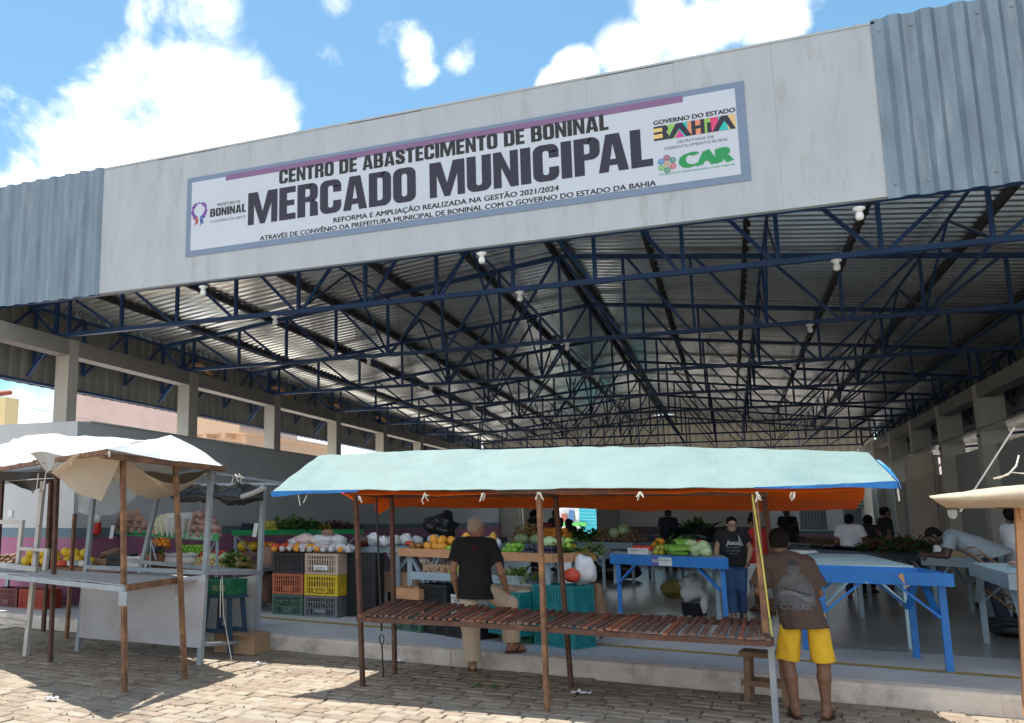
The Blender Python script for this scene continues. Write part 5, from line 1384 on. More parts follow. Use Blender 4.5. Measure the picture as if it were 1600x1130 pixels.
def crate_text(t_, txt, z, h, w, m_, plate=None, dz=.0):
    if plate is not None:
        b = MB(); b.box((-w / 2 - .03, -.214, z - .02), (w / 2 + .03, -.207, z + h + .02 + dz)); b.build('plate', plate, t_, False)
    vs, fs, wd = text_mesh(txt, .01)
    b = MB(); b.add([(-w / 2 + v.x / wd * w, -.216, z + v.y * h / CAP) for v in vs], fs); b.build('lettering', m_, t_, False)
crate_text(T_[1], 'NOTTECO', .07, .045, .18, M['ink2'], CR['yellow'])
crate_text(T_[2], 'FLAVIO L.', .085, .03, .17, M['ink2'], M['white']); crate_text(T_[2], 'ROSCA 10.', .045, .03, .17, M['ink2'])
crate_text(T_[0], 'OTICHESO', .08, .022, .15, M['lightblue'], CR['grey'])
for i in range(3):
    crate('black', ('black crate on the floor right of the grey crate', 'black crate in the middle behind the yellow crate side', 'black crate behind the beige crate side')[i], xb + .50, yy + .22, FZ + .313 * i, rzc + .04, dense=True)
crate('black', 'black crate on the floor under the crossed brace table', tb8[0].x + .55, tb8[0].y + .7, FZ, .1, dense=True)
cb = thing('cardboard_box', 'brown cardboard box on the black crate under the crossed brace table', 'box', (tb8[0].x + .50, tb8[0].y + .62, FZ + .315), .05)
m = MB(); m.box((-.26, -.18, 0), (.26, .18, .30)); m.build('box_body', M['card'], cb, False)
m = MB(); m.box((-.262, -.03, .3), (.262, .03, .302)); m.build('tape', mat('packing tape', (.5, .36, .2), .3), cb, False)
# boxes and crates under the fruit shelf
wcr = thing('wooden_crate', 'raw pine slatted crate under the left end of the fruit shelf', 'crate', tuple((tr0 + nrm * .22 - d * .17).xy) + (FZ + .25,), math.atan2(d.y, d.x))
m = MB()
for z in (.0, .165): m.box((-.26, -.17, z), (.26, -.155, z + .14)); m.box((-.26, .155, z), (.26, .17, z + .14)); m.box((.245, -.153, z), (.26, .153, z + .14)); m.box((-.26, -.153, z), (-.245, .153, z + .14))
for sx_ in (-1, 1):
    for sy in (-1, 1): m.box((sx_ * .225 - .02, sy * .135 - .02, 0), (sx_ * .225 + .02, sy * .135 + .02, .31))
m.build('slatted_body', M['wood_new'], wcr, False)
crate('green', 'green crate on the floor under the pine crate', wcr.location.x, wcr.location.y + .05, FZ, math.atan2(d.y, d.x), size=(.55, .36, .25))
rzf = math.atan2(d.y, d.x)
def under(t, dep, z, col, lab_, size=(.5, .36, .31), **k):
    p = tr0.lerp(tr1, t) + nrm * dep
    return crate(col, lab_, p.x, p.y, z, rzf, size=size, **k)
for i in range(2): under(.17, .25, FZ + .313 * i, 'black', ('black crate on the floor under the left half of the grey tray', 'black crate with a hand hole under the left half of the grey tray')[i], dense=True)
under(.52, .10, FZ, 'black', 'black crate on the floor under the white basket', dense=True, size=(.5, .40, .27))
wb = thing('basket', 'small white perforated basket on a black crate left of the standing man', 'basket', tuple((tr0.lerp(tr1, .50) + nrm * .12).xy) + (FZ + .273,), rzf)
m = MB()
for z in (.0, .21): m.box((-.20, -.14, z), (.20, -.13, z + .03)); m.box((-.20, .13, z), (.20, .14, z + .03)); m.box((.19, -.129, z), (.20, .129, z + .03)); m.box((-.20, -.129, z), (-.19, .129, z + .03))
m.box((-.19, -.13, 0), (.19, .13, .01))
for sg_, (x0, x1, fx) in ((-1, (-.2, .2, True)), (1, (-.2, .2, True))):
    for i in range(11):
        for s2 in (-1, 1): m.bar((-.19 + i * .036, sg_ * .135, .03), (-.19 + i * .036 + s2 * .07 if abs(-.19 + i * .036 + s2 * .07) < .2 else -.19 + i * .036, sg_ * .135, .21), .006, .014, up=(1, 0, 0))
for sg_ in (-1, 1):
    for i in range(7): m.bar((sg_ * .195, -.12 + i * .04, .03), (sg_ * .195, -.12 + i * .04, .21), .006, .012, up=(0, 1, 0))
m.build('basket_body', CR['white'], wb, False)
under(.90, .30, FZ + .25, 'red', 'red crate under the right end of the grey tray', dense=True)
under(.90, .30, FZ, 'bgreen', 'green crate on the floor under the red crate', size=(.5, .36, .247))
px_ = sh1 - d * .03 + nrm * .25
cgr = fl(855, 962)
for i in range(2): crate('teal', ('teal crate on the floor at the right end of the fruit shelf', 'teal crate on top of the other, right end of the fruit shelf')[i], px_.x - .02, px_.y, FZ + .35 * i, rzf, size=(.58, .40, .345), dense=True)
crate('teal', 'teal crate half hidden behind the green lettered carton', px_.x - .62, px_.y + .05, FZ + .1, rzf, size=(.5, .36, .5), dense=True)
gc = thing('carton', 'tall white and green lettered fruit carton standing on end beside the teal crate', 'box', tuple((px_ - d * .50 - nrm * .28).xy) + (FZ + .10,), rzf)
m = MB(); m.box((-.15, -.10, 0), (.15, .16, .52)); m.build('carton_body', mat('pale carton', (.60, .62, .50), .7), gc, False)
m = MB(); m.box((-.12, -.104, .02), (.09, -.101, .48)); m.build('green_panel', mat('carton green', (.09, .48, .07), .5), gc, False)
vs, fs, w_ = text_mesh('COOPVAL', .03)
m = MB(); m.add([(-.02 + .09 - (v.y * .13 / CAP), -.106, .05 + v.x / w_ * .40) for v in vs], fs); m.build('lettering', M['white'], gc, False)
m = MB(); m.box((-.22, -.14, .52), (.12, .14, .55)); m.build('lid', M['card'], gc, False)
crate('red', 'small red crate on the floor below the melons at the far left', *fl(62, 950).xy, FZ, R(-5), size=(.60, .36, .31), dense=True)
crate('maroon', 'maroon crate beside the red one below the melons', fl(62, 950).x - .64, fl(62, 950).y + .08, FZ, R(-5), dense=True)
# stool with green crate, cardboard box (grey stall)
def stool(label, x, y, rz, z0, w, dpt, h, mm, splay=.05, thick=.04):
    t_ = thing('stool', label, 'stool', (x, y, z0), rz)
    m = MB(); m.box((-w / 2, -dpt / 2, h - thick), (w / 2, -.008, h)); m.box((-w / 2, .0, h - thick + .004), (w / 2, dpt / 2, h - .002)); m.build('seat', mm, t_, False)
    for sx_ in (-1, 1):
        for sy in (-1, 1):
            m = MB(); m.bar((sx_ * (w / 2 - .05 + splay), sy * (dpt / 2 - .04 + splay * .5), -.01), (sx_ * (w / 2 - .06), sy * (dpt / 2 - .05), h - thick), .05, .045); m.build('leg', mm, t_, False)
    for sy in (-1, 1):
        m = MB(); m.bar((-w / 2 + .0, sy * (dpt / 2 - .03), h * .38), (w / 2 + .0, sy * (dpt / 2 - .03), h * .38), .025, .05); m.build('rung', mm, t_, False)
    return t_
q = atz(352, 1019)
stool('tall navy stool in front of the white cloth panel', q.x - .02, q.y, R(-8), 0, .46, .36, .70, M['navy'])
gq = crate('bgreen', 'bright green lettered crate on the navy stool', q.x - .06, q.y, .703, R(-8), size=(.52, .34, .185), holes=9, dense=True)
vs, fs, w_ = text_mesh('AMIL PENIL', .0)
m = MB(); m.add([(-.02 + v.x / w_ * .22, -.184, .05 + v.y * .07 / CAP) for v in vs], fs); m.build('lettering', mat('faded gold print', (.45, .42, .2), .6), gq, False)
q = atz(362, 1022)
cb = thing('cardboard_box', 'brown lettered cardboard box on the setts under the navy stool', 'box', (q.x + .02, q.y + .22, 0), R(-6))
m = MB(); m.box((-.30, -.18, 0), (.30, .18, .24)); m.box((-.30, -.29, .235), (.30, -.182, .243)); m.build('box_body', M['card'], cb, False)
vs, fs, w_ = text_mesh('BELL', .0)
m = MB(); m.add([(-.04 + v.x / w_ * .16, -.183, .10 + v.y * .05 / CAP) for v in vs], fs); m.build('lettering', M['card_white'], cb, False)
q0, q1 = atz(1172, 1090), atz(1225, 1108)
stool('old brown wooden stool beside the right post of the teal stall', (q0.x + q1.x) / 2 + .02, (q0.y + q1.y) / 2 + .06, R(-10), 0, .40, .28, .44, M['wood_old'], .01)
# white sack under the blue table
sk = MB(); c = fl(1085, 950)
def blob(m, c, r, seed, amp=.25, n=20, k=14, mi=0, flat=0):
    vs = []; fs = []
    for i in range(k + 1):
        th = math.pi * i / k
        for j in range(n):
            ph = 2 * math.pi * j / n
            v = Vector((math.sin(th) * math.cos(ph), math.sin(th) * math.sin(ph), math.cos(th)))
            f = 1 + amp * (noise.noise(v * 1.6 + Vector((seed, 0, 0))) + .6 * abs(noise.noise(v * 4 + Vector((0, seed, 0)))))
            p = Vector((v.x * r[0] * f, v.y * r[1] * f, v.z * r[2] * f))
            if flat and p.z < -r[2] * flat: p.z = -r[2] * flat + .02 * p.z
            vs.append(p + Vector(c))
    for i in range(k):
        for j in range(n):
            a = i * n + j; b = i * n + (j + 1) % n
            fs.append((a, a + n, b + n, b))
    m.add(vs, fs, mi, True)
M['sack'] = mat('white woven sack', (.58, .56, .55), .8, .06, 5, .2, 30)
M['clear_bag'] = mat('clear bag plastic', (.55, .56, .58), .25, .15, 9, .3, 14)
M['white_bag'] = mat('white carrier bag', (.68, .70, .74), .4, .06, 8, .25, 14)
M['pink_bag'] = mat('pinkish bag', (.58, .44, .42), .35, .15, 8, .3, 14)
M['red_bag'] = mat('red bag', (.60, .07, .03), .4, .1, 6, .2, 12)
bucket = MB(); cq = fl(1085, 966); bucket.lathe([(.15, 0), (.17, .02), (.19, .20), (.20, .21), (.18, .21)], (cq.x, cq.y + .25, FZ), 20)
tag(bucket.build('tub', M['black']), 'black tub under the white sack below the blue produce table', 'tub')
s_ = MB(); blob(s_, (cq.x, cq.y + .22, FZ + .42), (.21, .18, .19), 3, .45, 34, 24); blob(s_, (cq.x + .15, cq.y + .1, FZ + .22), (.055, .05, .14), 5, .3)
tag(s_.build('sack', M['sack']), 'crumpled white sack under the right end of the blue produce table', 'sack')
s_ = MB(); p = sh1 + nrm * .45 + d * .12
blob(s_, (p.x, p.y, FZ + .86), (.13, .11, .17), 9, .3)
tag(s_.build('sack', M['white_bag']), 'white bag slumped over the teal crates', 'bag')
s_ = MB(); blob(s_, (p.x - .13, p.y - .14, FZ + .80), (.09, .06, .08), 11, .3)
tag(s_.build('bag', M['red_bag']), 'red bag wedged on the teal crates in front of the white bag', 'bag')
s_ = MB(); blob(s_, (p.x + .12, p.y + .1, FZ + .4), (.09, .09, .3), 12, .25)
tag(s_.build('sack', M['wood_old']), 'brown sack hanging beside the teal crates', 'sack')
s_ = MB(); c = fl(1065, 935); blob(s_, (c.x, c.y, FZ + .16), (.35, .2, .17), 14, .3)
tag(s_.build('sack', mat('olive sack', (.12, .10, .02), .8)), 'olive yellow sack on the dark floor below the blue table', 'sack')
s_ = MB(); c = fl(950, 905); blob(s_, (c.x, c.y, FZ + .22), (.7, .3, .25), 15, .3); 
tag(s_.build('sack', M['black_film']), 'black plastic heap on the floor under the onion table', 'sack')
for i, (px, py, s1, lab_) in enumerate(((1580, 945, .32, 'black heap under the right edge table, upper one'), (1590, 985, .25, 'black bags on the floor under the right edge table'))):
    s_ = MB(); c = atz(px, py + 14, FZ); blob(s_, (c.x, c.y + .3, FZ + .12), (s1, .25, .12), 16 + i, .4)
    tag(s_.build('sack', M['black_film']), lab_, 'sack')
# small pole with a basket behind the right stall
pw = thing('pole_stand', 'white pole with orange tape and black basket behind the right edge table', 'pole', tuple(fl(1560, 905)))
b = fl(1560, 905); t0 = aty(1553, 800, b.y)
m = MB(); m.tube([b, t0], .022, 8); m.build('pole', M['white'], pw)
m = MB(); m.tube([b.lerp(t0, .72), b.lerp(t0, .86)], .027, 8); m.build('tape', M['tarp_orange'], pw)
m = MB()
for q in range(4): 
    zc = t0 + Vector((0, 0, .02 + .05 * q))
    m.tube([zc + Vector((.2 * math.cos(a * .524), .16 * math.sin(a * .524), 0)) for a in range(13)], .008, 5)
for a in range(10): m.tube([t0 + Vector((.2 * math.cos(a * .63), .16 * math.sin(a * .63), .0)), t0 + Vector((.2 * math.cos(a * .63), .16 * math.sin(a * .63), .19))], .006, 4)
m.build('basket', M['black'], pw)
s_ = MB(); blob(s_, t0 + Vector((.2, 0, .12)), (.2, .12, .1), 21, .4); tag(s_.build('bag', M['black_film']), 'dark plastic hanging on the pole basket', 'bag')
# two wooden folding chairs lying against the right tables
for i, (px, py, y0, lab_) in enumerate(((1535, 870, 13.3, 'folded wooden chair leaning on the scalloped table'), (1570, 935, 12.9, 'folded wooden chair under the right edge table'))):
    c = aty(px, py, y0); t_ = thing('folding_chair', lab_, 'chair', tuple(c))
    m = MB(); m.bar(c + Vector((-.16, 0, .08)), c + Vector((.14, .0, -.20)), .035, .022); m.bar(c + Vector((-.02, .1, .08)), c + Vector((.26, .1, -.18)), .035, .022); m.build('frame', M['wood_old'], t_)
    m = MB()
    for q in range(4): m.bar(c + Vector((-.2 + .1 * q, -.01, .09 - .085 * q)), c + Vector((-.05 + .1 * q, .11, .11 - .085 * q)), .05, .012)
    m.build('slats', M['wood_old'], t_)
# ================================================================== PRODUCE
def fm_(n, c, r=.45, var=.12, sp=None, **k): return mat(n, c, r, var, 14, 0.06, 60, spots=sp, sscale=10, slo=.55, shi=.75, **k)
F = dict(orange=fm_('orange peel', (.72, .26, .02)), melon=fm_('yellow melon skin', (.72, .48, .03), sp=(.62, .36, .02)), lime=fm_('lime skin', (.16, .36, .03), sp=(.24, .40, .05)),
         apple=fm_('pale green skin', (.34, .52, .08), sp=(.25, .42, .06)), tomato=fm_('tomato skin', (.55, .045, .02), .3), plum=fm_('purple plum skin', (.10, .045, .10), .4), grape=fm_('dark grape skin', (.022, .022, .045), .4),
         onion=fm_('onion skin', (.46, .36, .16), sp=(.52, .46, .30)), potato=fm_('earthy root skin', (.20, .12, .075), .8, sp=(.30, .20, .13)), papaya=fm_('papaya skin', (.70, .30, .03), sp=(.55, .36, .05)), mango=fm_('mango skin', (.28, .12, .03), sp=(.20, .22, .04)),
         squash=fm_('squash skin', (.50, .27, .04), sp=(.40, .22, .04)), cabbage=fm_('cabbage leaf', (.40, .52, .27), .6, sp=(.52, .60, .40)), garlic=fm_('garlic skin', (.58, .50, .46), .7, sp=(.45, .30, .32)), banana=fm_('green banana skin', (.17, .36, .05)),
         green=fm_('dark leaf', (.035, .10, .02), .6, .35), midgreen=fm_('mid green leaf', (.09, .20, .035), .6, .3), pine=fm_('pineapple rind', (.25, .11, .04), .8, sp=(.14, .08, .03)), brown=fm_('brown sweet block', (.30, .17, .12), .6, sp=(.38, .25, .19)),
         pinkpack=fm_('pink packet', (.46, .28, .25), .3, sp=(.56, .44, .42)), whitepack=fm_('white packet', (.60, .58, .54), .4), creampack=fm_('cream packet', (.58, .53, .36), .4), bottle=fm_('dark bottle', (.05, .015, .01), .15), pepper=fm_('red pepper skin', (.42, .06, .02), .3), yellowgreen=fm_('yellow green fruit', (.38, .36, .05)), brownleaf=fm_('red brown leaf', (.12, .05, .03), .7))
def u_at(a, b, px):
    """fraction along a->b that the photograph shows in the column px"""
    r_ = ray(px, 811); e = b - a
    det = r_.x * (-e.y) + e.x * r_.y
    return (r_.x * a.y - r_.y * a.x) / (e.x * r_.y - e.y * r_.x) if abs(det) > 1e-9 else 0
def proto(name, label, cat, group, m, mt):
    o = m.build(name, mt)
    return tag(o, label, cat, group)
def sph(r, bump=.05, seed=1, n=12, k=8):
    m = MB(); m.ball((0, 0, 0), r, n, k, bump=bump, seed=seed); return m
def place(o, first, p, rd, tilt=3.0, sc=(.88, 1.12)):
    c = o if first else o.copy()
    if not first: COL.objects.link(c)
    c.location = p
    c.rotation_euler = (rd.uniform(-tilt, tilt), rd.uniform(-tilt, tilt), rd.uniform(-3, 3))
    s_ = rd.uniform(*sc); c.scale = (s_, s_, s_)
    return c
def heap(name, label, cat, group, mesh, mt, o0, dx, dy, L, D, r, layers, seed, z, tilt=3.0, zr=None, slope=.0):
    """individual fruit heaped on a board: L along dx, D along dy"""
    rd = random.Random(seed); o = proto(name, label, cat, group, mesh, mt); first = True; zr = zr or r; n = 0
    for l in range(layers):
        x = r + l * r * .9
        row = 0
        y = r + l * r * .9
        while y <= D - l * r * .9 - r * .5:
            x = r + l * r * .9 + (r if row % 2 else 0) * .9
            while x <= L - l * r * .9 - r * .5:
                p = o0 + dx * (x + rd.uniform(-.25, .25) * r) + dy * (y + rd.uniform(-.25, .25) * r)
                place(o, first, Vector((p.x, p.y, z + zr * .92 + l * zr * 1.35 + y * slope + rd.uniform(-.12, .12) * r)), rd, tilt)
                first = False; n += 1
                x += 2 * r
            y += 1.9 * r; row += 1
        if layers > 1 and n > 110: break
    if first: place(o, True, o0 + dx * L / 2 + dy * D / 2 + Vector((0, 0, z + r - o0.z)), rd)
    return n
class Stand:
    def __init__(s, a, b, z):
        s.a = Vector((a.x, a.y, 0)); s.b = Vector((b.x, b.y, 0)); s.z = z
        s.d = (s.b - s.a).normalized(); s.n = Vector((-s.d.y, s.d.x, 0)); s.L = (s.b - s.a).length
    def at(s, px, v=0.0): return s.a + (s.b - s.a) * u_at(s.a, s.b, px) + s.n * v
    def heap(s, name, label, px0, px1, v0, v1, r, mesh, mt, layers=2, seed=1, dz=0.0, cat='fruit', group=None, **k):
        p0, p1 = s.at(px0, v0), s.at(px1, v0)
        # keep the pile inside the same columns further back
        return heap(name, label, cat, group or name.replace('_', ' ') + 's, ' + (label.split(' in the ', 1)[1] if ' in the ' in label else label), mesh, mt, p0, s.d, s.n, (p1 - p0).length, v1 - v0, r, layers, seed, s.z + dz, **k)
def leaf_clump(name, label, c, r, n, mt, seed, cat='vegetable', group=None, size=.11, up=.5):
    rd = random.Random(seed); m = MB()
    for i in range(n):
        th = rd.uniform(0, 6.283); q = rd.random() ** .5
        b = Vector((math.cos(th) * r[0] * q, math.sin(th) * r[1] * q, r[2] * rd.uniform(0, 1) * (1 - q * q * .7)))
        dr = Vector((math.cos(th) * rd.uniform(.2, 1), math.sin(th) * rd.uniform(.2, 1), rd.uniform(-.2, up * 1.6))).normalized()
        sd = dr.cross(Vector((0, 0, 1))).normalized(); nn = sd.cross(dr); L = size * rd.uniform(.6, 1.3); w = L * rd.uniform(.25, .42)
        P = Vector(c) + b
        m.add([P, P + dr * L * .5 + sd * w + nn * L * .06, P + dr * L - nn * L * .15, P + dr * L * .5 - sd * w + nn * L * .06], [(0, 1, 2, 3)], rd.randint(0, len(mt) - 1), False)
    o = m.build(name, mt)
    return tag(o, label, cat, group)
def pile_blobs(cat, spots, group=None):
    for (name, label, c, r, mt, seed) in spots:
        m = MB(); blob(m, c, r, seed, .38, 18, 12, flat=.7); tag(m.build(name, mt), label, cat, group)

# --- lettered stand: shelf of packages
G_ = Stand(ga, gb, 1.376); G_.n = gn
def brick(sx_, sy, sz, bev=.012):
    m = MB(); b = bev
    m.hexa([(-sx_ + b, -sy + b, -sz), (sx_ - b, -sy + b, -sz), (sx_ - b, sy - b, -sz), (-sx_ + b, sy - b, -sz)], [(-sx_, -sy, -sz + b), (sx_, -sy, -sz + b), (sx_, sy, -sz + b), (-sx_, sy, -sz + b)])
    m.hexa([(-sx_, -sy, -sz + b), (sx_, -sy, -sz + b), (sx_, sy, -sz + b), (-sx_, sy, -sz + b)], [(-sx_, -sy, sz - b), (sx_, -sy, sz - b), (sx_, sy, sz - b), (-sx_, sy, sz - b)])
    m.hexa([(-sx_, -sy, sz - b), (sx_, -sy, sz - b), (sx_, sy, sz - b), (-sx_, sy, sz - b)], [(-sx_ + b, -sy + b, sz), (sx_ - b, -sy + b, sz), (sx_ - b, sy - b, sz), (-sx_ + b, sy - b, sz)])
    return m
rd = random.Random(7)
o = proto('sweet_block', 'brown wrapped sweet block in the stack left on the lettered shelf', 'package', 'brown blocks on the lettered shelf', brick(.085, .06, .05), F['brown']); first = True
for l, (a, b) in enumerate(((168, 244), (170, 240), (186, 218), (194, 214))):
    px = a
    while px < b:
        p = G_.at(px + 4, .10 + rd.uniform(0, .06)); c = o if first else o.copy()
        if not first: COL.objects.link(c)
        first = False; c.location = (p.x, p.y, G_.z + .052 + l * .103); c.rotation_euler = (0, 0, math.atan2(gd.y, gd.x) + rd.uniform(-.25, .25)); px += 13.5 if l else 12.5
o = proto('flat_packet', 'pale packet standing on edge in the fan on the lettered shelf', 'package', 'pale packets fanned on the lettered shelf', brick(.022, .07, .15, .006), F['whitepack']); first = True
o2 = proto('flat_packet', 'cream packet standing on edge at the left of the fan on the lettered shelf', 'package', 'cream packets fanned on the lettered shelf', brick(.022, .07, .15, .006), F['creampack']); first2 = True
for i in range(20):
    p = G_.at(248 + i * 3.0, .12 + .16 * (i % 3)); src, ff = (o2, first2) if i < 6 else (o, first)
    c = src if ff else src.copy()
    if not ff: COL.objects.link(c)
    if i < 6: first2 = False
    else: first = False
    c.location = (p.x, p.y, G_.z + .13 + .03 * (i % 3)); c.rotation_euler = (rd.uniform(-.1, .1), -.7 + .065 * i + rd.uniform(-.1, .1), math.atan2(gd.y, gd.x))
mm_ = MB(); mm_.ball((0, 0, 0), (.055, .10, .05), 12, 8, bump=.2, seed=3)
o = proto('sausage_packet', 'pinkish brown packet in the heap at the right of the lettered shelf', 'package', 'pink packets on the lettered shelf', mm_, F['pinkpack']); first = True
for l, (a, b, n) in enumerate(((300, 339, 6), (302, 338, 6), (304, 332, 5), (306, 322, 3))):
    for i in range(n):
        p = G_.at(a + (b - a) * (i + .5) / n, .12 + rd.uniform(0, .05)); place(o, first, Vector((p.x, p.y, G_.z + .05 + l * .088)), rd, .35); first = False
        if l < 2:
            p = G_.at(a + (b - a) * (i + .5) / n, .35); place(o, False, Vector((p.x, p.y, G_.z + .05 + l * .088)), rd, .35)

# --- low board under it
Lw = Stand(Vector((*l1[0].xy, 0)), Vector((*l1[1].xy, 0)), .855)
orange_m = sph(.042); melon_m = sph((.085, .085, .10), .06, 2); tom_m = sph((.036, .036, .031), .05, 3); lime_m = sph((.033, .033, .036), .05, 4)
plum_m = sph(.036, .05, 5); onion_m = sph((.040, .040, .036), .1, 6); pot_m = sph((.07, .04, .038), .3, 7); apple_m = sph((.042, .042, .039), .06, 8)
for nm, lab_, a, b, v0, v1, dz, c in (('orange', 'orange crate under the plums on the low board', 200, 232, .55, .95, 0, 'orange'), ('black', 'black lettered crate at the left of the low board', 171, 196, .05, .45, 0, 'black')):
    p = (Lw.at(a, v0) + Lw.at(b, v0)) / 2 + Lw.n * (v1 - v0) / 2
    t_ = crate(c, lab_, p.x, p.y, Lw.z, math.atan2(Lw.d.y, Lw.d.x), size=(.42, .34, .20), dense=True)
p = Lw.at(211, .22); wc = crate('white', 'white fruit crate with a red and green mark beside the pineapples', p.x, p.y, Lw.z, math.atan2(Lw.d.y, Lw.d.x), size=(.40, .32, .17), dense=True)
m = MB(); m.add([(-.05, -.172, .13), (.0, -.172, .05), (.0, -.172, .13)], [(0, 1, 2)], 0); m.add([(.0, -.172, .13), (.0, -.172, .05), (.05, -.172, .13)], [(0, 1, 2)], 1); m.build('printed_mark', [F['tomato'], F['green']], wc, False)
Lw.heap('plum', 'purple plum in the heap over the orange crate on the low board', 203, 232, .56, .9, .04, plum_m, F['plum'], 2, 3, .20)
Lw.heap('orange', 'orange in the heap under the lettered shelf', 196, 230, .95, 1.3, .045, sph(.045), F['orange'], 3, 4, .28)
Lw.heap('lime', 'green lime in the heap behind the white sack', 254, 300, .62, 1.05, .037, sph(.037), F['lime'], 3, 5, .17)
Lw.heap('tomato', 'red tomato in the row right of the limes', 284, 336, .60, .85, .038, tom_m, F['tomato'], 2, 6, .13)
Lw.heap('onion', 'yellow onion in the heap at the front right of the low board', 296, 352, .04, .34, .038, onion_m, F['onion'], 3, 7, 0, cat='vegetable')
for px in (325, 343):
    p = Lw.at(px, .22 + (px - 325) * .006); m = sph((.09, .09, .08), .15, px, 16, 10); o = m.build('cabbage', F['cabbage']); o.location = (p.x, p.y, Lw.z + .15)
    tag(o, 'pale green cabbage on the onions, ' + ('left one' if px == 325 else 'right one beside dark leaves'), 'vegetable')
leaf_clump('leafy_greens', 'dark green bunch at the right end of the low board', Lw.at(358, .2) + Vector((0, 0, Lw.z)), (.22, .16, .24), 150, [F['green'], F['midgreen']], 5)
leaf_clump('leafy_greens', 'yellowish green bunch right of the dark bunch on the low board', Lw.at(374, .12) + Vector((0, 0, Lw.z)), (.16, .14, .20), 110, [F['midgreen'], F['yellowgreen'], F['onion']], 6)
for i, px in enumerate((231, 249)):
    p = Lw.at(px, .12); t_ = thing('pineapple', 'pineapple standing on the low board, ' + ('left one beside the white crate' if i == 0 else 'right one against the white sack'), 'fruit', (p.x, p.y, Lw.z))
    m = MB(); m.lathe([(.03, 0), (.062, .03), (.075, .09), (.07, .16), (.045, .21)], n=14); m.build('fruit_body', F['pine'], t_, False)
    m = MB(); rq = random.Random(i)
    for q in range(22):
        th = rq.uniform(0, 6.28); e = rq.uniform(.15, 1.1); dr = Vector((math.cos(th) * math.cos(e), math.sin(th) * math.cos(e), math.sin(e) + .5)).normalized(); sd = Vector((-math.sin(th), math.cos(th), 0)) * .012
        b = Vector((0, 0, .20)); L_ = rq.uniform(.10, .17); m.add([b - sd, b + sd, b + dr * L_ * .6 + sd * .7, b + dr * L_, b + dr * L_ * .6 - sd * .7], [(0, 1, 2, 3, 4)])
    m.build('crown', F['midgreen'], t_, False)
p = Lw.at(276, .22); m = MB()
blob(m, (p.x, p.y, Lw.z + .11), (.33, .20, .12), 41, .12, 26, 16, flat=.85); m.tube([Vector((p.x + .30 * math.cos(a * .4), p.y + .18 * math.sin(a * .4), Lw.z + .20 + .012 * math.sin(a * 2.7))) for a in range(17)], .025, 6, cap=False)
tag(m.build('sack', M['sack']), 'open white sack with rolled rim in the middle of the low board', 'sack')
# far left board
L2s = Stand(Vector((*l2[0].xy, 0)), Vector((*l2[1].xy, 0)), .855)
L2s.heap('melon', 'yellow melon in the heap at the far left by the pink wall', 28, 142, .10, .55, .092, melon_m, F['melon'], 2, 8, 0)
L2s.heap('ginger_root', 'knobbly brown root in the heap left of the yellow melons', -25, 30, .1, .6, .06, pot_m, F['potato'], 3, 9, 0, cat='vegetable', tilt=.6, zr=.04)
L2s.heap('cassava_root', 'dark brown cassava root in the heap right of the melons', 140, 176, .35, .75, .075, sph((.13, .04, .04), .2, 9), F['potato'], 3, 10, .10, cat='vegetable', tilt=.3, zr=.04)
p = L2s.at(158, .5); m = MB(); m.box((-.24, -.18, 0), (.24, .18, .12)); o = m.build('cardboard_box', M['card']); o.location = (p.x, p.y, .858); o.rotation_euler = (0, 0, -.1); tag(o, 'shallow cardboard box under the cassava roots', 'box')
for i, px in enumerate((80, 98, 116, 134)):
    p = L2s.at(px, .03); m = MB(); blob(m, (p.x, p.y, .90), (.13, .09, .06), 60 + i, .3, 16, 10, flat=.6)
    tag(m.build('packed_bag', M['red_bag'] if i < 2 else M['clear_bag']), ('red mesh bag in front of the melons, left one', 'red mesh bag in front of the melons, right one', 'clear bag in front of the melons', 'clear bag at the right end before the cassava')[i], 'bag')
# --- shelf with leafy greens by the wall
B_ = Stand(ba, bb_, 1.366); B_.n = bn
B_.heap('grape', 'dark grape in the heap on the plain green edged shelf', 372, 400, .1, .5, .04, sph(.04), F['grape'], 2, 11, .05)
B_.heap('guava', 'yellow green fruit in the heap beside the dark grapes on the shelf', 400, 432, .1, .5, .042, sph(.042), F['yellowgreen'], 3, 12, .03)
for i, (px, mt) in enumerate(((440, 0), (456, 0), (472, 0), (487, 0))):
    leaf_clump('leafy_greens', ('leafy bunch on the wall shelf, first from the left', 'leafy bunch on the wall shelf, second from the left', 'leafy bunch on the wall shelf, third from the left', 'leafy bunch on the wall shelf, next to the carrots')[i], B_.at(px, .3) + Vector((0, 0, B_.z + .05)), (.24, .25, .26 - .02 * i), 130, [F['green'], F['midgreen']], 20 + i, group='leafy bunches on the wall shelf')
B_.heap('carrot', 'orange carrot in the heap right of the leafy bunches', 490, 516, .1, .4, .05, sph((.10, .03, .03), .1, 3), F['papaya'], 2, 13, .05, cat='vegetable', tilt=.3, zr=.035)
for i, px in enumerate((520, 534, 550)):
    leaf_clump('leafy_greens', 'red brown leafy bunch at the right end of the wall shelf, ' + ('left', 'middle', 'right')[i] + ' one', B_.at(px, .3) + Vector((0, 0, B_.z + .03)), (.2, .22, .2 - .03 * i), 100, [F['brownleaf'], F['plum']], 30 + i)
L3s = Stand(Vector((*l3[0].xy, 0)), Vector((*l3[1].xy, 0)), 1.025)
L3s.heap('melon', 'yellow melon in the row behind the crates under the wall shelf', 366, 400, .1, .5, .10, sph((.10, .10, .12), .06, 2), F['melon'], 1, 14, 0)
L3s.heap('orange', 'orange in the heap right of the melons under the wall shelf', 398, 424, .1, .45, .052, sph(.052), F['orange'], 2, 15, 0)
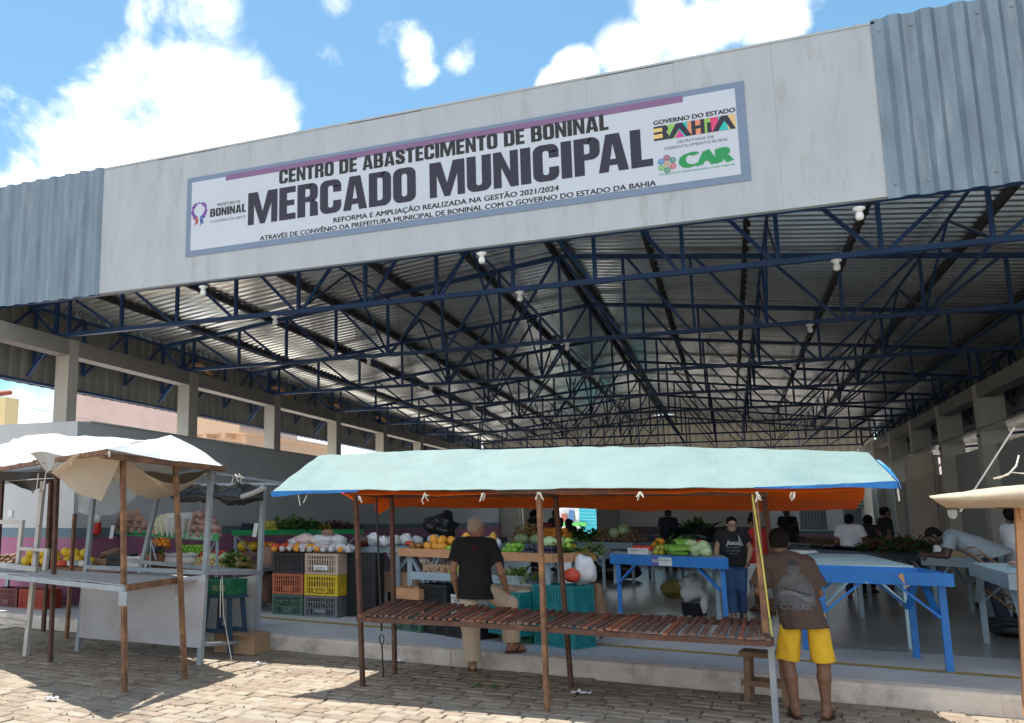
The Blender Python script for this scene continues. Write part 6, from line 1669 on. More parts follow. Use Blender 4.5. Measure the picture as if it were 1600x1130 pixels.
L3s.heap('pepper', 'red pepper in the heap under the wall shelf behind the crates', 424, 466, .3, .7, .05, sph((.05, .04, .06), .2, 5), F['pepper'], 3, 16, 0, cat='vegetable')
# --- bags on the crate stacks
tz = FZ + .94; rd = random.Random(12)
kinds = [('pepper', M['red_bag'], 432, 0), ('red', M['red_bag'], 444, .02), ('bread', M['pink_bag'], 455, .1), ('orange', F['papaya'], 466, .02), ('clear', M['clear_bag'], 476, .0), ('orange2', F['papaya'], 487, .0), ('clear2', M['clear_bag'], 498, .02), ('pink', M['pink_bag'], 508, .0), ('clear3', M['clear_bag'], 520, .03), ('white', M['white_bag'], 534, .02), ('white2', M['clear_bag'], 546, .06)]
lab_b = ['small red bag at the left edge of the crate tops', 'red and clear bag second from the left on the crates', 'pinkish bread bag on the crates', 'bag of orange snacks on the black crate', 'clear bag in the middle of the crate tops', 'bag of orange snacks over the beige crate', 'clear bag of snacks over the beige crate', 'pinkish packet over the beige crate', 'clear bag at the right over the beige crate', 'white bag over the right black crate', 'clear bag at the right edge of the crate tops']
for i, (nm, mt, px, v) in enumerate(kinds):
    c = aty(px, 860, yy - .05 + v); m = MB(); blob(m, (c.x, c.y, tz + .065), (.075, .11, .07), 70 + i, .4, 18, 12, flat=.75)
    tag(m.build('packed_bag', mt), lab_b[i], 'bag')
    m = MB(); blob(m, (c.x + .03, c.y - .13, tz + .05), (.042, .04, .042), 170 + i, .5, 12, 8, flat=.8); tag(m.build('snack_bag', M['clear_bag'] if i % 3 else F['papaya']), 'small snack bag at the front of the crate tops', 'bag', 'small snack bags on the front crates')
for i, (px, dz, r, mt, lab_) in enumerate(((478, .19, (.19, .14, .09), M['pink_bag'], 'large pinkish bag of buns on top of the crate bags'), (505, .18, (.21, .14, .10), M['clear_bag'], 'large clear bag on top of the bags at the middle'), (512, .30, (.10, .08, .05), F['brown'], 'brown packet topping the bags over the beige crate'), (530, .17, (.13, .12, .10), M['clear_bag'], 'clear bag of mixed bottles on the right of the crate tops'), (462, .15, (.12, .1, .07), M['clear_bag'], 'clear bag behind the orange snacks'))):
    c = aty(px, 850, yy + .12); m = MB(); blob(m, (c.x, c.y, tz + dz), r, 90 + i, .3, 20, 14); tag(m.build('packed_bag', mt), lab_, 'bag')
o = proto('bottle', 'dark sauce bottle in the row at the right of the crate tops', 'bottle', 'dark bottles by the crates', MB().lathe([(.03, 0), (.032, .12), (.012, .16), (.012, .20)], n=10), F['bottle'])
for i in range(10):
    c = aty(556 + (i % 5) * 4, 850, yy + .15 + .12 * (i // 5)); q = o if i == 0 else o.copy()
    if i: COL.objects.link(q)
    q.location = (c.x, c.y, 1.203 if px > 0 else tz)
# table with white bags
for i, (px, y_, dz, r, mt, lab_) in enumerate(((584, 13.3, .13, (.14, .13, .14), M['white_bag'], 'tall white bag on the crossed brace table, left one'), (600, 13.2, .10, (.11, .12, .11), M['white_bag'], 'white bag on the crossed brace table, second from the left'), (616, 13.6, .11, (.13, .14, .12), M['clear_bag'], 'clear bag on the crossed brace table'), (634, 14.0, .11, (.15, .14, .12), M['white_bag'], 'white bag at the middle of the crossed brace table'), (652, 14.3, .08, (.13, .13, .10), M['sheet_blue'], 'bluish bag on the crossed brace table'), (640, 13.7, .05, (.10, .08, .05), M['red_bag'], 'small red bag on the crossed brace table'), (678, 14.6, .1, (.14, .13, .11), M['clear_bag'], 'clear bag of garlic at the right of the crossed brace table'))):
    c = aty(px, 850, y_); m = MB(); blob(m, (c.x, c.y, 1.2 + dz * .8), tuple(x * .78 for x in r), 120 + i, .35, 18, 12, flat=.9); tag(m.build('packed_bag', mt), lab_, 'bag')
# --- fruit shelf
FS_ = Stand(sh0, sh1, 1.142)
FS_.heap('mango', 'dark mango in the row at the left end of the pine shelf', 626, 652, .05, .35, .05, sph((.05, .05, .06), .08, 3), F['mango'], 2, 31)
FS_.heap('small_papaya', 'orange papaya in the heap at the left of the pine shelf', 650, 682, .12, .55, .062, sph((.062, .062, .085), .05, 4), F['papaya'], 2, 32, .05)
FS_.heap('green_apple', 'pale green apple in the heap left of the standing man', 684, 722, .04, .36, .044, apple_m, F['apple'], 2, 33)
FS_.heap('large_papaya', 'long orange papaya standing in the heap beside the green apples', 682, 704, .40, .62, .085, sph((.075, .075, .15), .04, 6), F['papaya'], 1, 34, 0, tilt=.25, zr=.15)
FS_.heap('squash', 'tall yellow squash standing behind the green apples', 706, 728, .60, .80, .075, sph((.06, .06, .14), .05, 8), F['squash'], 1, 35, .04, tilt=.2, zr=.14)
FS_.heap('lime', 'lime in the heap right of the standing man on the pine shelf', 768, 806, .05, .40, .042, sph(.042), F['lime'], 3, 36)
FS_.heap('tomato', 'pink tomato in the front row right of the standing man', 762, 796, .03, .12, .04, tom_m, F['tomato'], 1, 37)
FS_.heap('grape', 'dark plum in the heap at the right end of the pine shelf', 800, 858, .05, .42, .036, sph(.036), F['grape'], 3, 38)
FS_.heap('guava', 'yellow green fruit at the back right of the pine shelf', 828, 850, .5, .75, .05, sph(.05), F['apple'], 2, 39, .1)
leaf_clump('leafy_greens', 'olive leafy bunch at the back right of the pine shelf', FS_.at(845, .65) + Vector((0, 0, 1.2)), (.3, .15, .16), 120, [F['midgreen'], F['green'], F['yellowgreen']], 44)
bt = crate('black', 'black crate on the pine shelf behind the limes', *FS_.at(800, .66).xy, 1.142, math.atan2(d.y, d.x), size=(.5, .3, .14), dense=True)
for i, px in enumerate((803, 815)):
    p = FS_.at(px, .66); m = sph((.10, .10, .085), .15, 60 + i, 16, 10); o = m.build('cabbage', F['cabbage']); o.location = (p.x + .05 * i, p.y, 1.142 + .18); tag(o, 'cabbage in the black crate on the pine shelf, ' + ('left one' if i == 0 else 'right one'), 'vegetable')
m = MB(); blob(m, FS_.at(640, .55) + Vector((0, 0, 1.23)), (.16, .12, .09), 77, .3); tag(m.build('packed_bag', M['pink_bag']), 'bag of garlic behind the mangoes on the pine shelf', 'bag')
m = MB(); blob(m, FS_.at(684, .72) + Vector((0, 0, 1.28)), (.15, .1, .13), 78, .3); tag(m.build('packed_bag', M['pink_bag']), 'pinkish bag behind the papayas on the pine shelf', 'bag')
m = MB(); blob(m, FS_.at(700, .8) + Vector((0, 0, 1.30)), (.16, .07, .08), 79, .3); tag(m.build('packed_bag', M['white_bag']), 'white bag at the back of the pine shelf', 'bag')
TR_ = Stand(tr0, tr1, .872)
TR_.heap('ginger_root', 'pale ginger root in the heap at the left of the grey tray', 648, 692, .04, .30, .036, sph((.05, .028, .028), .3, 9), fm_('ginger skin', (.36, .22, .14), .8), 3, 41, 0, cat='vegetable', zr=.028)
TR_.heap('green_pear', 'yellow green fruit in the heap by the man on the grey tray', 688, 718, .04, .30, .038, sph((.034, .034, .045), .05, 3), F['apple'], 3, 42)
TR_.heap('cashew', 'small yellow fruit at the middle of the grey tray', 706, 735, .25, .45, .036, sph(.036), F['onion'], 3, 43, .05)
leaf_clump('leafy_greens', 'okra and greens at the right end of the grey tray', TR_.at(795, .18) + Vector((0, 0, .875)), (.22, .16, .13), 130, [F['midgreen'], F['cabbage'], F['apple']], 46)
gb_ = thing('garlic_braid', 'braid of white garlic heads with a looped stem over the grey tray', 'garlic', tuple(TR_.at(680, .30) + Vector((0, 0, .95))))
m = MB(); P0 = [aty(668, 858, sh0.y - .03), aty(659, 862, sh0.y - .05), aty(656, 872, sh0.y - .06), aty(664, 882, sh0.y - .08), aty(680, 886, sh0.y - .08), aty(702, 882, sh0.y - .1)]
m.tube([polyline(P0, t / 16) for t in range(17)], .022, 7); m.build('stem', F['onion'], gb_)
rd = random.Random(5)
for i in range(34):
    t = .52 + .48 * rd.random(); p = polyline(P0, t) + Vector((rd.uniform(-.02, .02), rd.uniform(-.06, .01), rd.uniform(-.01, .085)))
    m = MB(); m.ball(p, (.026, .026, .024), 9, 6); m.build('garlic_head', F['garlic'], gb_)
m = MB(); c = TR_.at(668, .36); m.box((c.x - .24, c.y - .1, .873), (c.x + .22, c.y + .12, 1.03)); tag(m.build('cardboard_box', M['card']), 'brown cardboard box behind the ginger on the grey tray', 'box')
# --- blue produce table
a_, b_ = tb1[0], tb1[1]
B1 = Stand(a_, b_, 1.10); B1.n = Vector((-.057, .998, 0))
p = B1.at(1001, .10); crate('white', 'low white crate of red apples at the left of the blue table', p.x + .0, p.y + .10, 1.102, math.atan2(B1.d.y, B1.d.x), size=(.36, .26, .09), dense=True)
B1.heap('apple', 'red apple in the low white crate on the blue table', 986, 1018, .08, .30, .040, sph(.04), F['tomato'], 1, 51, .05)
B1.heap('orange', 'orange in the heap behind the apples on the blue table', 1012, 1044, .45, .85, .045, sph(.045), F['orange'], 3, 52, .02)
B1.heap('guava', 'mottled yellow green fruit at the front of the blue table', 1018, 1040, .06, .38, .045, sph(.045), F['yellowgreen'], 2, 53)
B1.heap('tomato', 'tomato in the heap at the right back of the blue table', 1084, 1104, .5, .9, .036, sph(.036), F['tomato'], 3, 54, .06)
def banana(label, c, rz, n=9, s_=1.0):
    t_ = thing('banana_bunch', label, 'fruit', tuple(c), rz)
    for i in range(n):
        m = MB(); off = (i - n / 2) * .028 * s_
        pts = [Vector((off * (1 - .3 * k / 6), -.02 - .15 * s_ * math.sin(k / 6 * 1.5), .13 * s_ * math.cos(k / 6 * 1.55) + .012 + .008 * (i % 2))) for k in range(7)]
        m.tube(pts, .02, 7, radii=[.008, .016, .019, .02, .019, .014, .006]); m.build('banana', F['banana'], t_, False)
    return t_
for i, (px, v, rz) in enumerate(((1047, .2, .3), (1058, .14, .0), (1070, .2, -.3), (1066, .45, .2))):
    p = B1.at(px, v); banana(('green banana bunch on the blue table, left one', 'green banana bunch at the front of the blue table', 'green banana bunch beside the pale cabbage', 'green banana bunch at the back of the blue table')[i], (p.x, p.y, 1.102 + (.08 if i == 3 else 0)), rz)
for i, (px, v, z_, r) in enumerate(((1086, .15, .09, .10), (1096, .22, .12, .11), (1078, .4, .15, .09), (1100, .05, .07, .08))):
    p = B1.at(px, v); m = MB(); blob(m, (0, 0, 0), (r, r, r * .85), 130 + i, .25, 18, 12); o = m.build('cabbage', F['cabbage']); o.location = (p.x, p.y, 1.1 + z_); tag(o, ('pale leafy cabbage at the right of the blue table, front left', 'pale leafy cabbage at the right of the blue table, tallest', 'round cabbage at the back of the blue table', 'pale leafy cabbage at the right edge of the blue table')[i], 'vegetable')
for i, (px, v) in enumerate(((1040, .6), (1056, .7), (1072, .62))):
    leaf_clump('leafy_greens', ('dark leafy bunch on the blue table, left', 'dark leafy bunch on the blue table, middle', 'dark leafy bunch on the blue table, right')[i], B1.at(px, v) + Vector((0, 0, 1.12)), (.16, .18, .24), 110, [F['green'], F['midgreen']], 80 + i)
m = MB(); m.lathe([(.10, 0), (.13, .05), (.135, .055), (.12, .05), (.09, .01)], tuple(B1.at(1062, .85) + Vector((0, 0, 1.25))), 18); tag(m.build('bowl', M['white']), 'white bowl at the back of the blue table', 'bowl')
# --- onion table further back
T4s = Stand(tb4[0], tb4[1], 1.09)
T4s.heap('onion', 'brown onion in the heap on the grey table behind the teal crate', 916, 982, .15, .9, .065, sph(.065), F['potato'], 3, 61, 0, cat='vegetable')
for i, (px, v) in enumerate(((952, .2), (962, .35), (956, .55))):
    p = T4s.at(px, v); m = sph((.13, .13, .12), .12, 90 + i, 16, 10); o = m.build('cabbage', F['cabbage']); o.location = (p.x, p.y, 1.3 + .05 * i); tag(o, ('pale cabbage at the front of the onion table', 'pale cabbage at the right of the onion table', 'pale cabbage topping the onion heap')[i], 'vegetable')
for i, px in enumerate((888, 902, 914)):
    leaf_clump('leafy_greens', 'green leafy bunch at the left of the onion table, ' + ('left', 'middle', 'right')[i] + ' one', T4s.at(px, .4) + Vector((0, 0, 1.09)), (.3, .3, .28), 110, [F['green'], F['midgreen']], 95 + i, size=.16)
T12s = Stand(tb12[0], tb12[1], 1.09)
for i, (px, v) in enumerate(((802, .2), (818, .35))):
    p = T12s.at(px, v); m = sph((.17, .15, .11), .12, 99 + i, 16, 10); o = m.build('cabbage', F['cabbage']); o.location = (p.x, p.y, 1.2); tag(o, 'large cabbage on the grey table left of the ponytail woman, ' + ('left one' if i == 0 else 'right one'), 'vegetable')
T12s.heap('orange', 'orange in the far heap left of the ponytail woman', 788, 822, .9, 1.3, .07, sph(.07), F['orange'], 2, 62, .12)
leaf_clump('dried_flowers', 'straw coloured bunch on the far table right of the man\'s head', T12s.at(774, .9) + Vector((0, 0, 1.15)), (.3, .25, .4), 130, [F['squash'], F['onion']], 97, 'plant', size=.14)
# --- right side tables
T6s = Stand(tb6[0], tb6[1], 1.05)
T6s.heap('tomato', 'orange red tomato in the heap right of the leaning man', 1534, 1566, .9, 1.4, .06, sph(.06), F['tomato'], 3, 63, .03)
T6s.heap('ginger_root', 'pale root in the heap behind the leaning man', 1512, 1538, 1.0, 1.5, .07, sph((.09, .05, .05), .3, 9), F['onion'], 3, 64, .03, cat='vegetable', zr=.05)
bx_ = MB(); c = T6s.at(1545, 1.15); bx_.box((c.x - .9, c.y - .3, FZ + .0), (c.x + .7, c.y + .35, 1.075)); tag(bx_.build('counter', M['tgrey']), 'grey counter under the tomatoes right of the leaning man', 'counter')
m = MB(); p = T6s.at(1450, .2); blob(m, (p.x, p.y, 1.13), (.13, .09, .1), 101, .35); tag(m.build('packed_bag', M['white_bag']), 'white bag on the scalloped table before the leaning man', 'bag')
m = MB(); p = T6s.at(1500, .35); m.box((p.x - .42, p.y - .05, 1.052), (p.x + .3, p.y + .3, 1.2)); tag(m.build('cardboard_box', M['card']), 'low brown box on the scalloped table by the leaning man', 'box')
for i, px in enumerate((1385, 1402, 1420)):
    c = aty(px, 845, 17.5 + .2 * i); leaf_clump('leafy_greens', ('dark leafy heap on the dark slate table, left', 'dark leafy heap on the dark slate table, middle', 'dark leafy heap on the dark slate table, right')[i], (c.x, c.y, 1.1), (.4, .3, .22), 110, [F['brownleaf'], F['green']], 110 + i, size=.16)
m = MB(); p = Vector((tb3[3].x + .12, tb3[3].y - .5, 1.13)); blob(m, p, (.22, .16, .035), 105, .4, 20, 12); tag(m.build('plastic_sheet', M['paper']), 'white plastic crumpled at the left of the light blue table', 'plastic')
m = MB(); c = atz(1590, 885, 1.12); blob(m, (c.x + .25, c.y + .2, 1.14), (.3, .14, .035), 107, .3, 20, 12); tag(m.build('folded_cloth', mat('pinkish cloth', (.45, .28, .24), .8)), 'pinkish folded cloth on the right edge table', 'cloth')
leaf_clump('leafy_greens', 'dark spiky leafy heap far behind the blue produce table', aty(1092, 822, 26) + Vector((0, 0, -.3)), (.6, .4, .35), 160, [F['green'], M['black']], 130, size=.3)
m = MB(); c = aty(1098, 838, 25.8); blob(m, (c.x, c.y, 1.15), (.5, .4, .25), 131, .3); tag(m.build('sack', M['black_film']), 'black covered heap under the dark spiky leaves', 'sack')
m = MB(); blob(m, aty(690, 822, 18), (.30, .22, .22), 133, .7, 26, 18); tag(m.build('sack', M['black_film']), 'black plastic bundle by the left wall behind the fruit shelf', 'sack')

for i, (px, y_, z_) in enumerate(((412, 13.6, .62), (428, 13.9, .60), (420, 14.3, .95), (440, 14.4, .62))):
    c = aty(px, 850, y_); m = MB(); blob(m, (c.x, c.y, FZ + z_ - .25), (.17, .15, .26), 210 + i, .4, 20, 14)
    tag(m.build('sack', F['potato'] if i % 2 else F['brown']), ('brown netted sack left of the crate stacks, front left', 'brown netted sack left of the crate stacks, front right', 'brown netted sack left of the crate stacks, upper one', 'brown netted sack nearest the orange crate')[i], 'sack')
# ================================================================== PEOPLE
class Field:
    """signed distance on a grid; shapes blend smoothly; surface() returns one continuous mesh"""
    def __init__(s, lo, hi, h):
        s.h = h; s.lo = np.array(lo, float) - 3 * h
        s.n = (np.ceil((np.array(hi, float) + 3 * h - s.lo) / h)).astype(int) + 1
        s.f = np.full(tuple(s.n), 0.5)
    def _box(s, lo, hi):
        a = np.clip(np.floor((np.array(lo) - s.lo) / s.h).astype(int), 0, s.n - 1); b = np.clip(np.ceil((np.array(hi) - s.lo) / s.h).astype(int) + 1, 1, s.n)
        sl = tuple(slice(int(x), int(y)) for x, y in zip(a, b))
        ax = [s.lo[i] + s.h * np.arange(int(a[i]), int(b[i])) for i in range(3)]
        return sl, np.stack(np.meshgrid(*ax, indexing='ij'), -1)
    def _add(s, sl, d, k):
        f = s.f[sl]
        if k > 0:
            hh = np.clip(.5 + .5 * (f - d) / k, 0, 1); s.f[sl] = f * (1 - hh) + d * hh - k * hh * (1 - hh)
        else: s.f[sl] = np.minimum(f, d)
    def cone(s, a, b, r1, r2, k=.02, cut=None):
        """tapered limb from a to b; cut=(point, normal) removes what lies beyond"""
        a = np.array(a, float); b = np.array(b, float); m = max(r1, r2) + k + 3 * s.h
        sl, P = s._box(np.minimum(a, b) - m, np.maximum(a, b) + m)
        d = b - a; L2 = max(d @ d, 1e-9)
        t = np.clip(((P - a) @ d) / L2, 0, 1)
        q = np.linalg.norm(P - a - t[..., None] * d, axis=-1) - (r1 + (r2 - r1) * t)
        if cut is not None:
            q = np.maximum(q, (P - np.array(cut[0])) @ (np.array(cut[1]) / np.linalg.norm(cut[1])))
        s._add(sl, q, k)
    def ecyl(s, c0, c1, r0, r1, M_, k=.02):
        """upright tube of elliptic section, r0 = (x, y) at c0, r1 at c1"""
        c0 = np.array(c0, float); c1 = np.array(c1, float); m = max(max(r0), max(r1)) + k + 3 * s.h
        sl, P = s._box(np.minimum(c0, c1) - m, np.maximum(c0, c1) + m); Q = (P - c0) @ M_; L = np.linalg.norm(c1 - c0); ax_ = (c1 - c0) @ M_; sg = 1 if ax_[2] > 0 else -1
        t = np.clip(Q[..., 2] * sg / L, 0, 1); cx = ax_[0] * t; cy = ax_[1] * t
        rx = r0[0] + (r1[0] - r0[0]) * t; ry = r0[1] + (r1[1] - r0[1]) * t
        x, y = (Q[..., 0] - cx) / rx, (Q[..., 1] - cy) / ry
        d = (np.sqrt(x * x + y * y) - 1) * np.minimum(rx, ry)
        d = np.maximum(d, np.maximum(-Q[..., 2] * sg, Q[..., 2] * sg - L)); s._add(sl, d, k)
    def ell(s, c, r, M_=None, k=.02):
        c = np.array(c, float); r = np.array(r, float); m = max(r) + k + 3 * s.h
        sl, P = s._box(c - m, c + m); Q = P - c
        if M_ is not None: Q = Q @ M_
        k0 = np.linalg.norm(Q / r, axis=-1); k1 = np.linalg.norm(Q / (r * r), axis=-1)
        s._add(sl, k0 * (k0 - 1) / np.maximum(k1, 1e-6), k)
    def dent(s, c, r, k=.01):
        c = np.array(c, float); m = r + k + 2 * s.h
        sl, P = s._box(c - m, c + m); d = r - np.linalg.norm(P - c, axis=-1); f = s.f[sl]
        hh = np.clip(.5 - .5 * (f - d) / k, 0, 1); s.f[sl] = f * (1 - hh) + d * hh + k * hh * (1 - hh)
    def carve(s, fn):
        sl, P = s._box(s.lo, s.lo + s.h * s.n); s.f = np.maximum(s.f, fn(P))
    def wrinkle(s, amp, sc, seed=0):
        sl, P = s._box(s.lo, s.lo + s.h * s.n); rg_ = np.random.RandomState(seed); w = 0
        for i in range(7):
            v = rg_.normal(size=3) * sc * (1 + .5 * i); v[2] *= .55
            w = w + np.sin(P @ v + rg_.uniform(0, 6)) / (1 + .4 * i)
        s.f = s.f + amp * w / 2.5
    def surface(s):
        f = s.f; h = s.h; sgn = f < 0
        n = np.array(f.shape)
        c = np.zeros(tuple(n - 1), int)
        for i in (0, 1):
            for j in (0, 1):
                for k in (0, 1): c += sgn[i:n[0] - 1 + i, j:n[1] - 1 + j, k:n[2] - 1 + k]
        act = (c > 0) & (c < 8); idx = -np.ones(tuple(n - 1), int); I = np.argwhere(act); idx[act] = np.arange(len(I))
        acc = np.zeros((len(I), 3)); cnt = np.zeros(len(I))
        cor = [(i, j, k) for i in (0, 1) for j in (0, 1) for k in (0, 1)]
        for a in range(8):
            for b in range(a + 1, 8):
                da = np.array(cor[b]) - np.array(cor[a])
                if np.abs(da).sum() != 1: continue
                fa = f[tuple((I + cor[a]).T)]; fb = f[tuple((I + cor[b]).T)]
                cr = (fa < 0) != (fb < 0); t = np.where(cr, fa / np.where(cr, fa - fb, 1), 0)
                acc += np.where(cr[:, None], np.array(cor[a]) + t[:, None] * da, 0); cnt += cr
        V = s.lo + h * (I + acc / cnt[:, None]); Fq = []
        for ax in range(3):
            u, v = (ax + 1) % 3, (ax + 2) % 3
            sl0 = [slice(None)] * 3; sl1 = [slice(None)] * 3
            sl0[ax] = slice(0, n[ax] - 1); sl1[ax] = slice(1, n[ax])
            ch = sgn[tuple(sl0)] != sgn[tuple(sl1)]; E_ = np.argwhere(ch)
            E_ = E_[(E_[:, u] > 0) & (E_[:, v] > 0) & (E_[:, u] < n[u] - 1) & (E_[:, v] < n[v] - 1)]
            ins = sgn[tuple(E_.T)]; eu = np.zeros(3, int); eu[u] = 1; ev = np.zeros(3, int); ev[v] = 1
            q = np.stack([idx[tuple((E_ - eu - ev).T)], idx[tuple((E_ - ev).T)], idx[tuple(E_.T)], idx[tuple((E_ - eu).T)]], 1)
            q[~ins] = q[~ins][:, ::-1]; Fq.append(q)
        Fq = np.concatenate(Fq); Fq = Fq[(Fq >= 0).all(1)]
        return V, Fq
    def build(s, name, mt, parent):
        V, Q = s.surface(); me = bpy.data.meshes.new(name)
        me.from_pydata(V.tolist(), [], Q.tolist()); me.materials.append(mt)
        me.polygons.foreach_set('use_smooth', [True] * len(me.polygons)); me.update()
        o = bpy.data.objects.new(name, me); COL.objects.link(o); o.parent = parent
        return o
def V3(*a): return np.array(a, float)
def unit(v): v = np.array(v, float); return v / max(np.linalg.norm(v), 1e-9)
SKIN = dict(tan=mat('tanned skin', (.36, .18, .11), .55, .08, 6), brown=mat('brown skin', (.17, .078, .045), .5, .08, 6), dark=mat('dark brown skin', (.065, .034, .024), .5, .08, 6), light=mat('light brown skin', (.42, .25, .17), .55, .06, 6))
CL = dict(black=mat('black knit', (.012, .012, .014), .9, .2, 5, .2, 60), khaki=mat('beige trousers', (.60, .475, .35), .85, .08, 5, .25, 30), brown=mat('faded brown knit', (.070, .044, .035), .9, .14, 4, .2, 60),
          yellow=mat('yellow shorts', (.66, .40, .018), .8, .1, 5, .25, 30, spots=(.30, .22, .06), sscale=6, slo=.62, shi=.75), jeans=mat('blue denim', (.045, .10, .24), .85, .2, 6, .2, 70), white=mat('white knit', (.66, .66, .70), .85, .05, 5, .2, 40),
          grey=mat('blue grey knit', (.28, .33, .38), .85, .08, 5, .2, 40), red=mat('red knit', (.42, .025, .02), .85, .12, 5, .2, 40), navy=mat('navy cloth', (.018, .022, .045), .85, .15, 5), hair=mat('black hair', (.010, .008, .007), .75, .3, 30, .4, 120, spec=.12),
          greyhair=mat('cropped grey hair', (.40, .31, .255), .7, .12, 30, .2, 150), sandal=mat('brown leather', (.06, .028, .02), .6), pink=mat('pinkish waistband', (.55, .33, .28), .8), teal=mat('teal hair tie', (.02, .28, .26), .6), lens=mat('dark lens rim', (.012, .012, .014), .3))
def person(label, loc, rz, J=None, h=1.68, skin='brown', shirt='black', legs='khaki', bulk=1.0, belly=0.0, hair='short', hairm='hair', sleeve=.62, hem=-.10, cuff=.10, yaw=0.0, nod=0.0, res=.011, face=False, sandals=True, cap=None, hands=True, seated=False, group=None, wr_amp=.004, leg_w=1.0, shirt_loose=1.0, baggy=.0):
    """a figure facing +Y of its own frame (right hand at +X); J overrides joints, metres at 1.68 m"""
    s = h / 1.68
    j = dict(pel=V3(0, 0, .93), waist=V3(0, .005, 1.07), chest=V3(0, 0, 1.26), neck=V3(0, -.01, 1.42), head=V3(0, .025, 1.555),
             shR=V3(.175, -.01, 1.375), shL=V3(-.175, -.01, 1.375), elR=V3(.225, -.03, 1.09), elL=V3(-.225, -.03, 1.09), wrR=V3(.235, .04, .85), wrL=V3(-.235, .04, .85),
             hipR=V3(.088, 0, .89), hipL=V3(-.088, 0, .89), knR=V3(.095, .02, .48), knL=V3(-.095, .02, .48), anR=V3(.10, -.02, .085), anL=V3(-.10, -.02, .085), toR=V3(.12, .16, .03), toL=V3(-.12, .16, .03))
    for k_, v in (J or {}).items(): j[k_] = V3(*v)
    j = {k_: v * s for k_, v in j.items()}
    t_ = thing('person', label, 'person', loc, rz, group)
    pts = np.array(list(j.values())); lo = pts.min(0) - .2; hi = pts.max(0) + .2; lo[2] = min(lo[2], -.0) - .0
    B = Field(lo, hi, res)
    up = unit(j['neck'] - j['pel']); sx_ = unit(j['shR'] - j['shL']); fw = unit(np.cross(up, sx_)); sx_ = np.cross(fw, up)
    Mt = np.stack([sx_, fw, up], 1)
    hx = unit(j['hipR'] - j['hipL']); 
    b = bulk * s
    def torso(F_, g, k):
        F_.ell(j['pel'] + up * .0, (.158 * b + g, .115 * b + g, .125 * s + g), Mt, k)
        F_.ell(j['waist'] + fw * belly * .5, (.140 * b + g, .105 * b + belly * .5 + g, .15 * s + g), Mt, k)
        F_.ell(j['chest'], (.158 * b + g, .112 * b + g, .175 * s + g), Mt, k)
        F_.ell(j['chest'] + up * .07 * s, (.165 * b + g, .092 * b + g, .09 * s + g), Mt, k)
        F_.cone(j['shR'] - sx_ * .02, j['shL'] + sx_ * .02, .056 * b + g, .056 * b + g, k)
    torso(B, 0, .05 * s)
    B.cone(j['neck'] - up * .05 * s, j['head'] - V3(0, 0, .05) * s, .062 * b, .052 * s, .03 * s)
    B.cone(j['neck'] - up * .02 * s, j['shR'] - sx_ * .04, .05 * s, .045 * s, .04 * s); B.cone(j['neck'] - up * .02 * s, j['shL'] + sx_ * .04, .05 * s, .045 * s, .04 * s)
    # head: own frame turned by yaw, nodding by nod
    cy, sy = math.cos(yaw), math.sin(yaw); hf0 = V3(-sy, cy, 0); hs = V3(cy, sy, 0); cn, sn = math.cos(nod), math.sin(nod)
    hf = hf0 * cn - V3(0, 0, 1) * sn; hu = V3(0, 0, 1) * cn + hf0 * sn; Hm = np.stack([hs, hf, hu], 1); hc = j['head']
    def hp(x, y, z): return hc + (hs * x + hf * y + hu * z) * s
    B.ell(hp(0, -.012, .022), (.074 * s, .093 * s, .088 * s), Hm, .02 * s)
    B.ell(hp(0, .020, -.045), (.058 * s, .068 * s, .072 * s), Hm, .025 * s)
    B.cone(hp(-.022, .055, -.098), hp(.022, .055, -.098), .022 * s, .022 * s, .02 * s)
    B.cone(hp(0, .090, -.002), hp(0, .108, -.036), .010 * s, .0165 * s, .008 * s)
    B.cone(hp(-.045, .076, .022), hp(.045, .076, .022), .014 * s, .014 * s, .014 * s)
    for sg_ in (-1, 1):
        B.ell(hp(.079 * sg_, -.005, -.012), (.012 * s, .022 * s, .034 * s), Hm, .008 * s)
        B.ell(hp(.042 * sg_, .062, -.030), (.026 * s, .022 * s, .022 * s), Hm, .015 * s)
        if face: B.dent(hp(.033 * sg_, .098, .004), .0155 * s, .008)
    B.cone(hp(-.021, .084, -.066), hp(.021, .084, -.066), .0085 * s, .0085 * s, .006)
    B.cone(hp(-.017, .083, -.077), hp(.017, .083, -.077), .0085 * s, .0085 * s, .004)
    lw = leg_w * b
    def hand(sd):
        e, w = j['el' + sd], j['wr' + sd]; sg_ = 1 if sd == 'R' else -1
        d = unit(j['hd' + sd] - w) if 'hd' + sd in j else unit(w - e)
        pn = unit(np.cross(d, fw)) * sg_ if abs(d @ fw) < .9 else sx_ * sg_     # back of the hand looks outward
        if 'pn' + sd in j: pn = unit(j['pn' + sd])
        a = unit(np.cross(pn, d)); pn = np.cross(d, a) ; 
        ac = a if a @ fw > 0 else -a                                            # towards the thumb
        Mh = np.stack([ac, pn, d], 1)
        B.ell(w + d * .048 * s, (.040 * s, .016 * s, .05 * s), Mh, .012)
        inn = -pn * (1 if pn @ (sx_ * sg_) > 0 else -1)
        for q, (o_, L_) in enumerate(((.030, .070), (.010, .080), (-.011, .074), (-.031, .056))):
            p0 = w + (d * .085 + ac * o_) * s; d1 = unit(d + ac * o_ * 2 + inn * .25); p1 = p0 + d1 * L_ * .5 * s; d2 = unit(d1 + inn * .45); p2 = p1 + d2 * L_ * .5 * s
            B.cone(p0, p1, .0098 * s, .009 * s, .006); B.cone(p1, p2, .009 * s, .0075 * s, .004)
        p0 = w + (d * .025 + ac * .034) * s; p1 = p0 + unit(d * .6 + ac * .7 + inn * .3) * .042 * s; p2 = p1 + unit(d + ac * .15 + inn * .2) * .034 * s
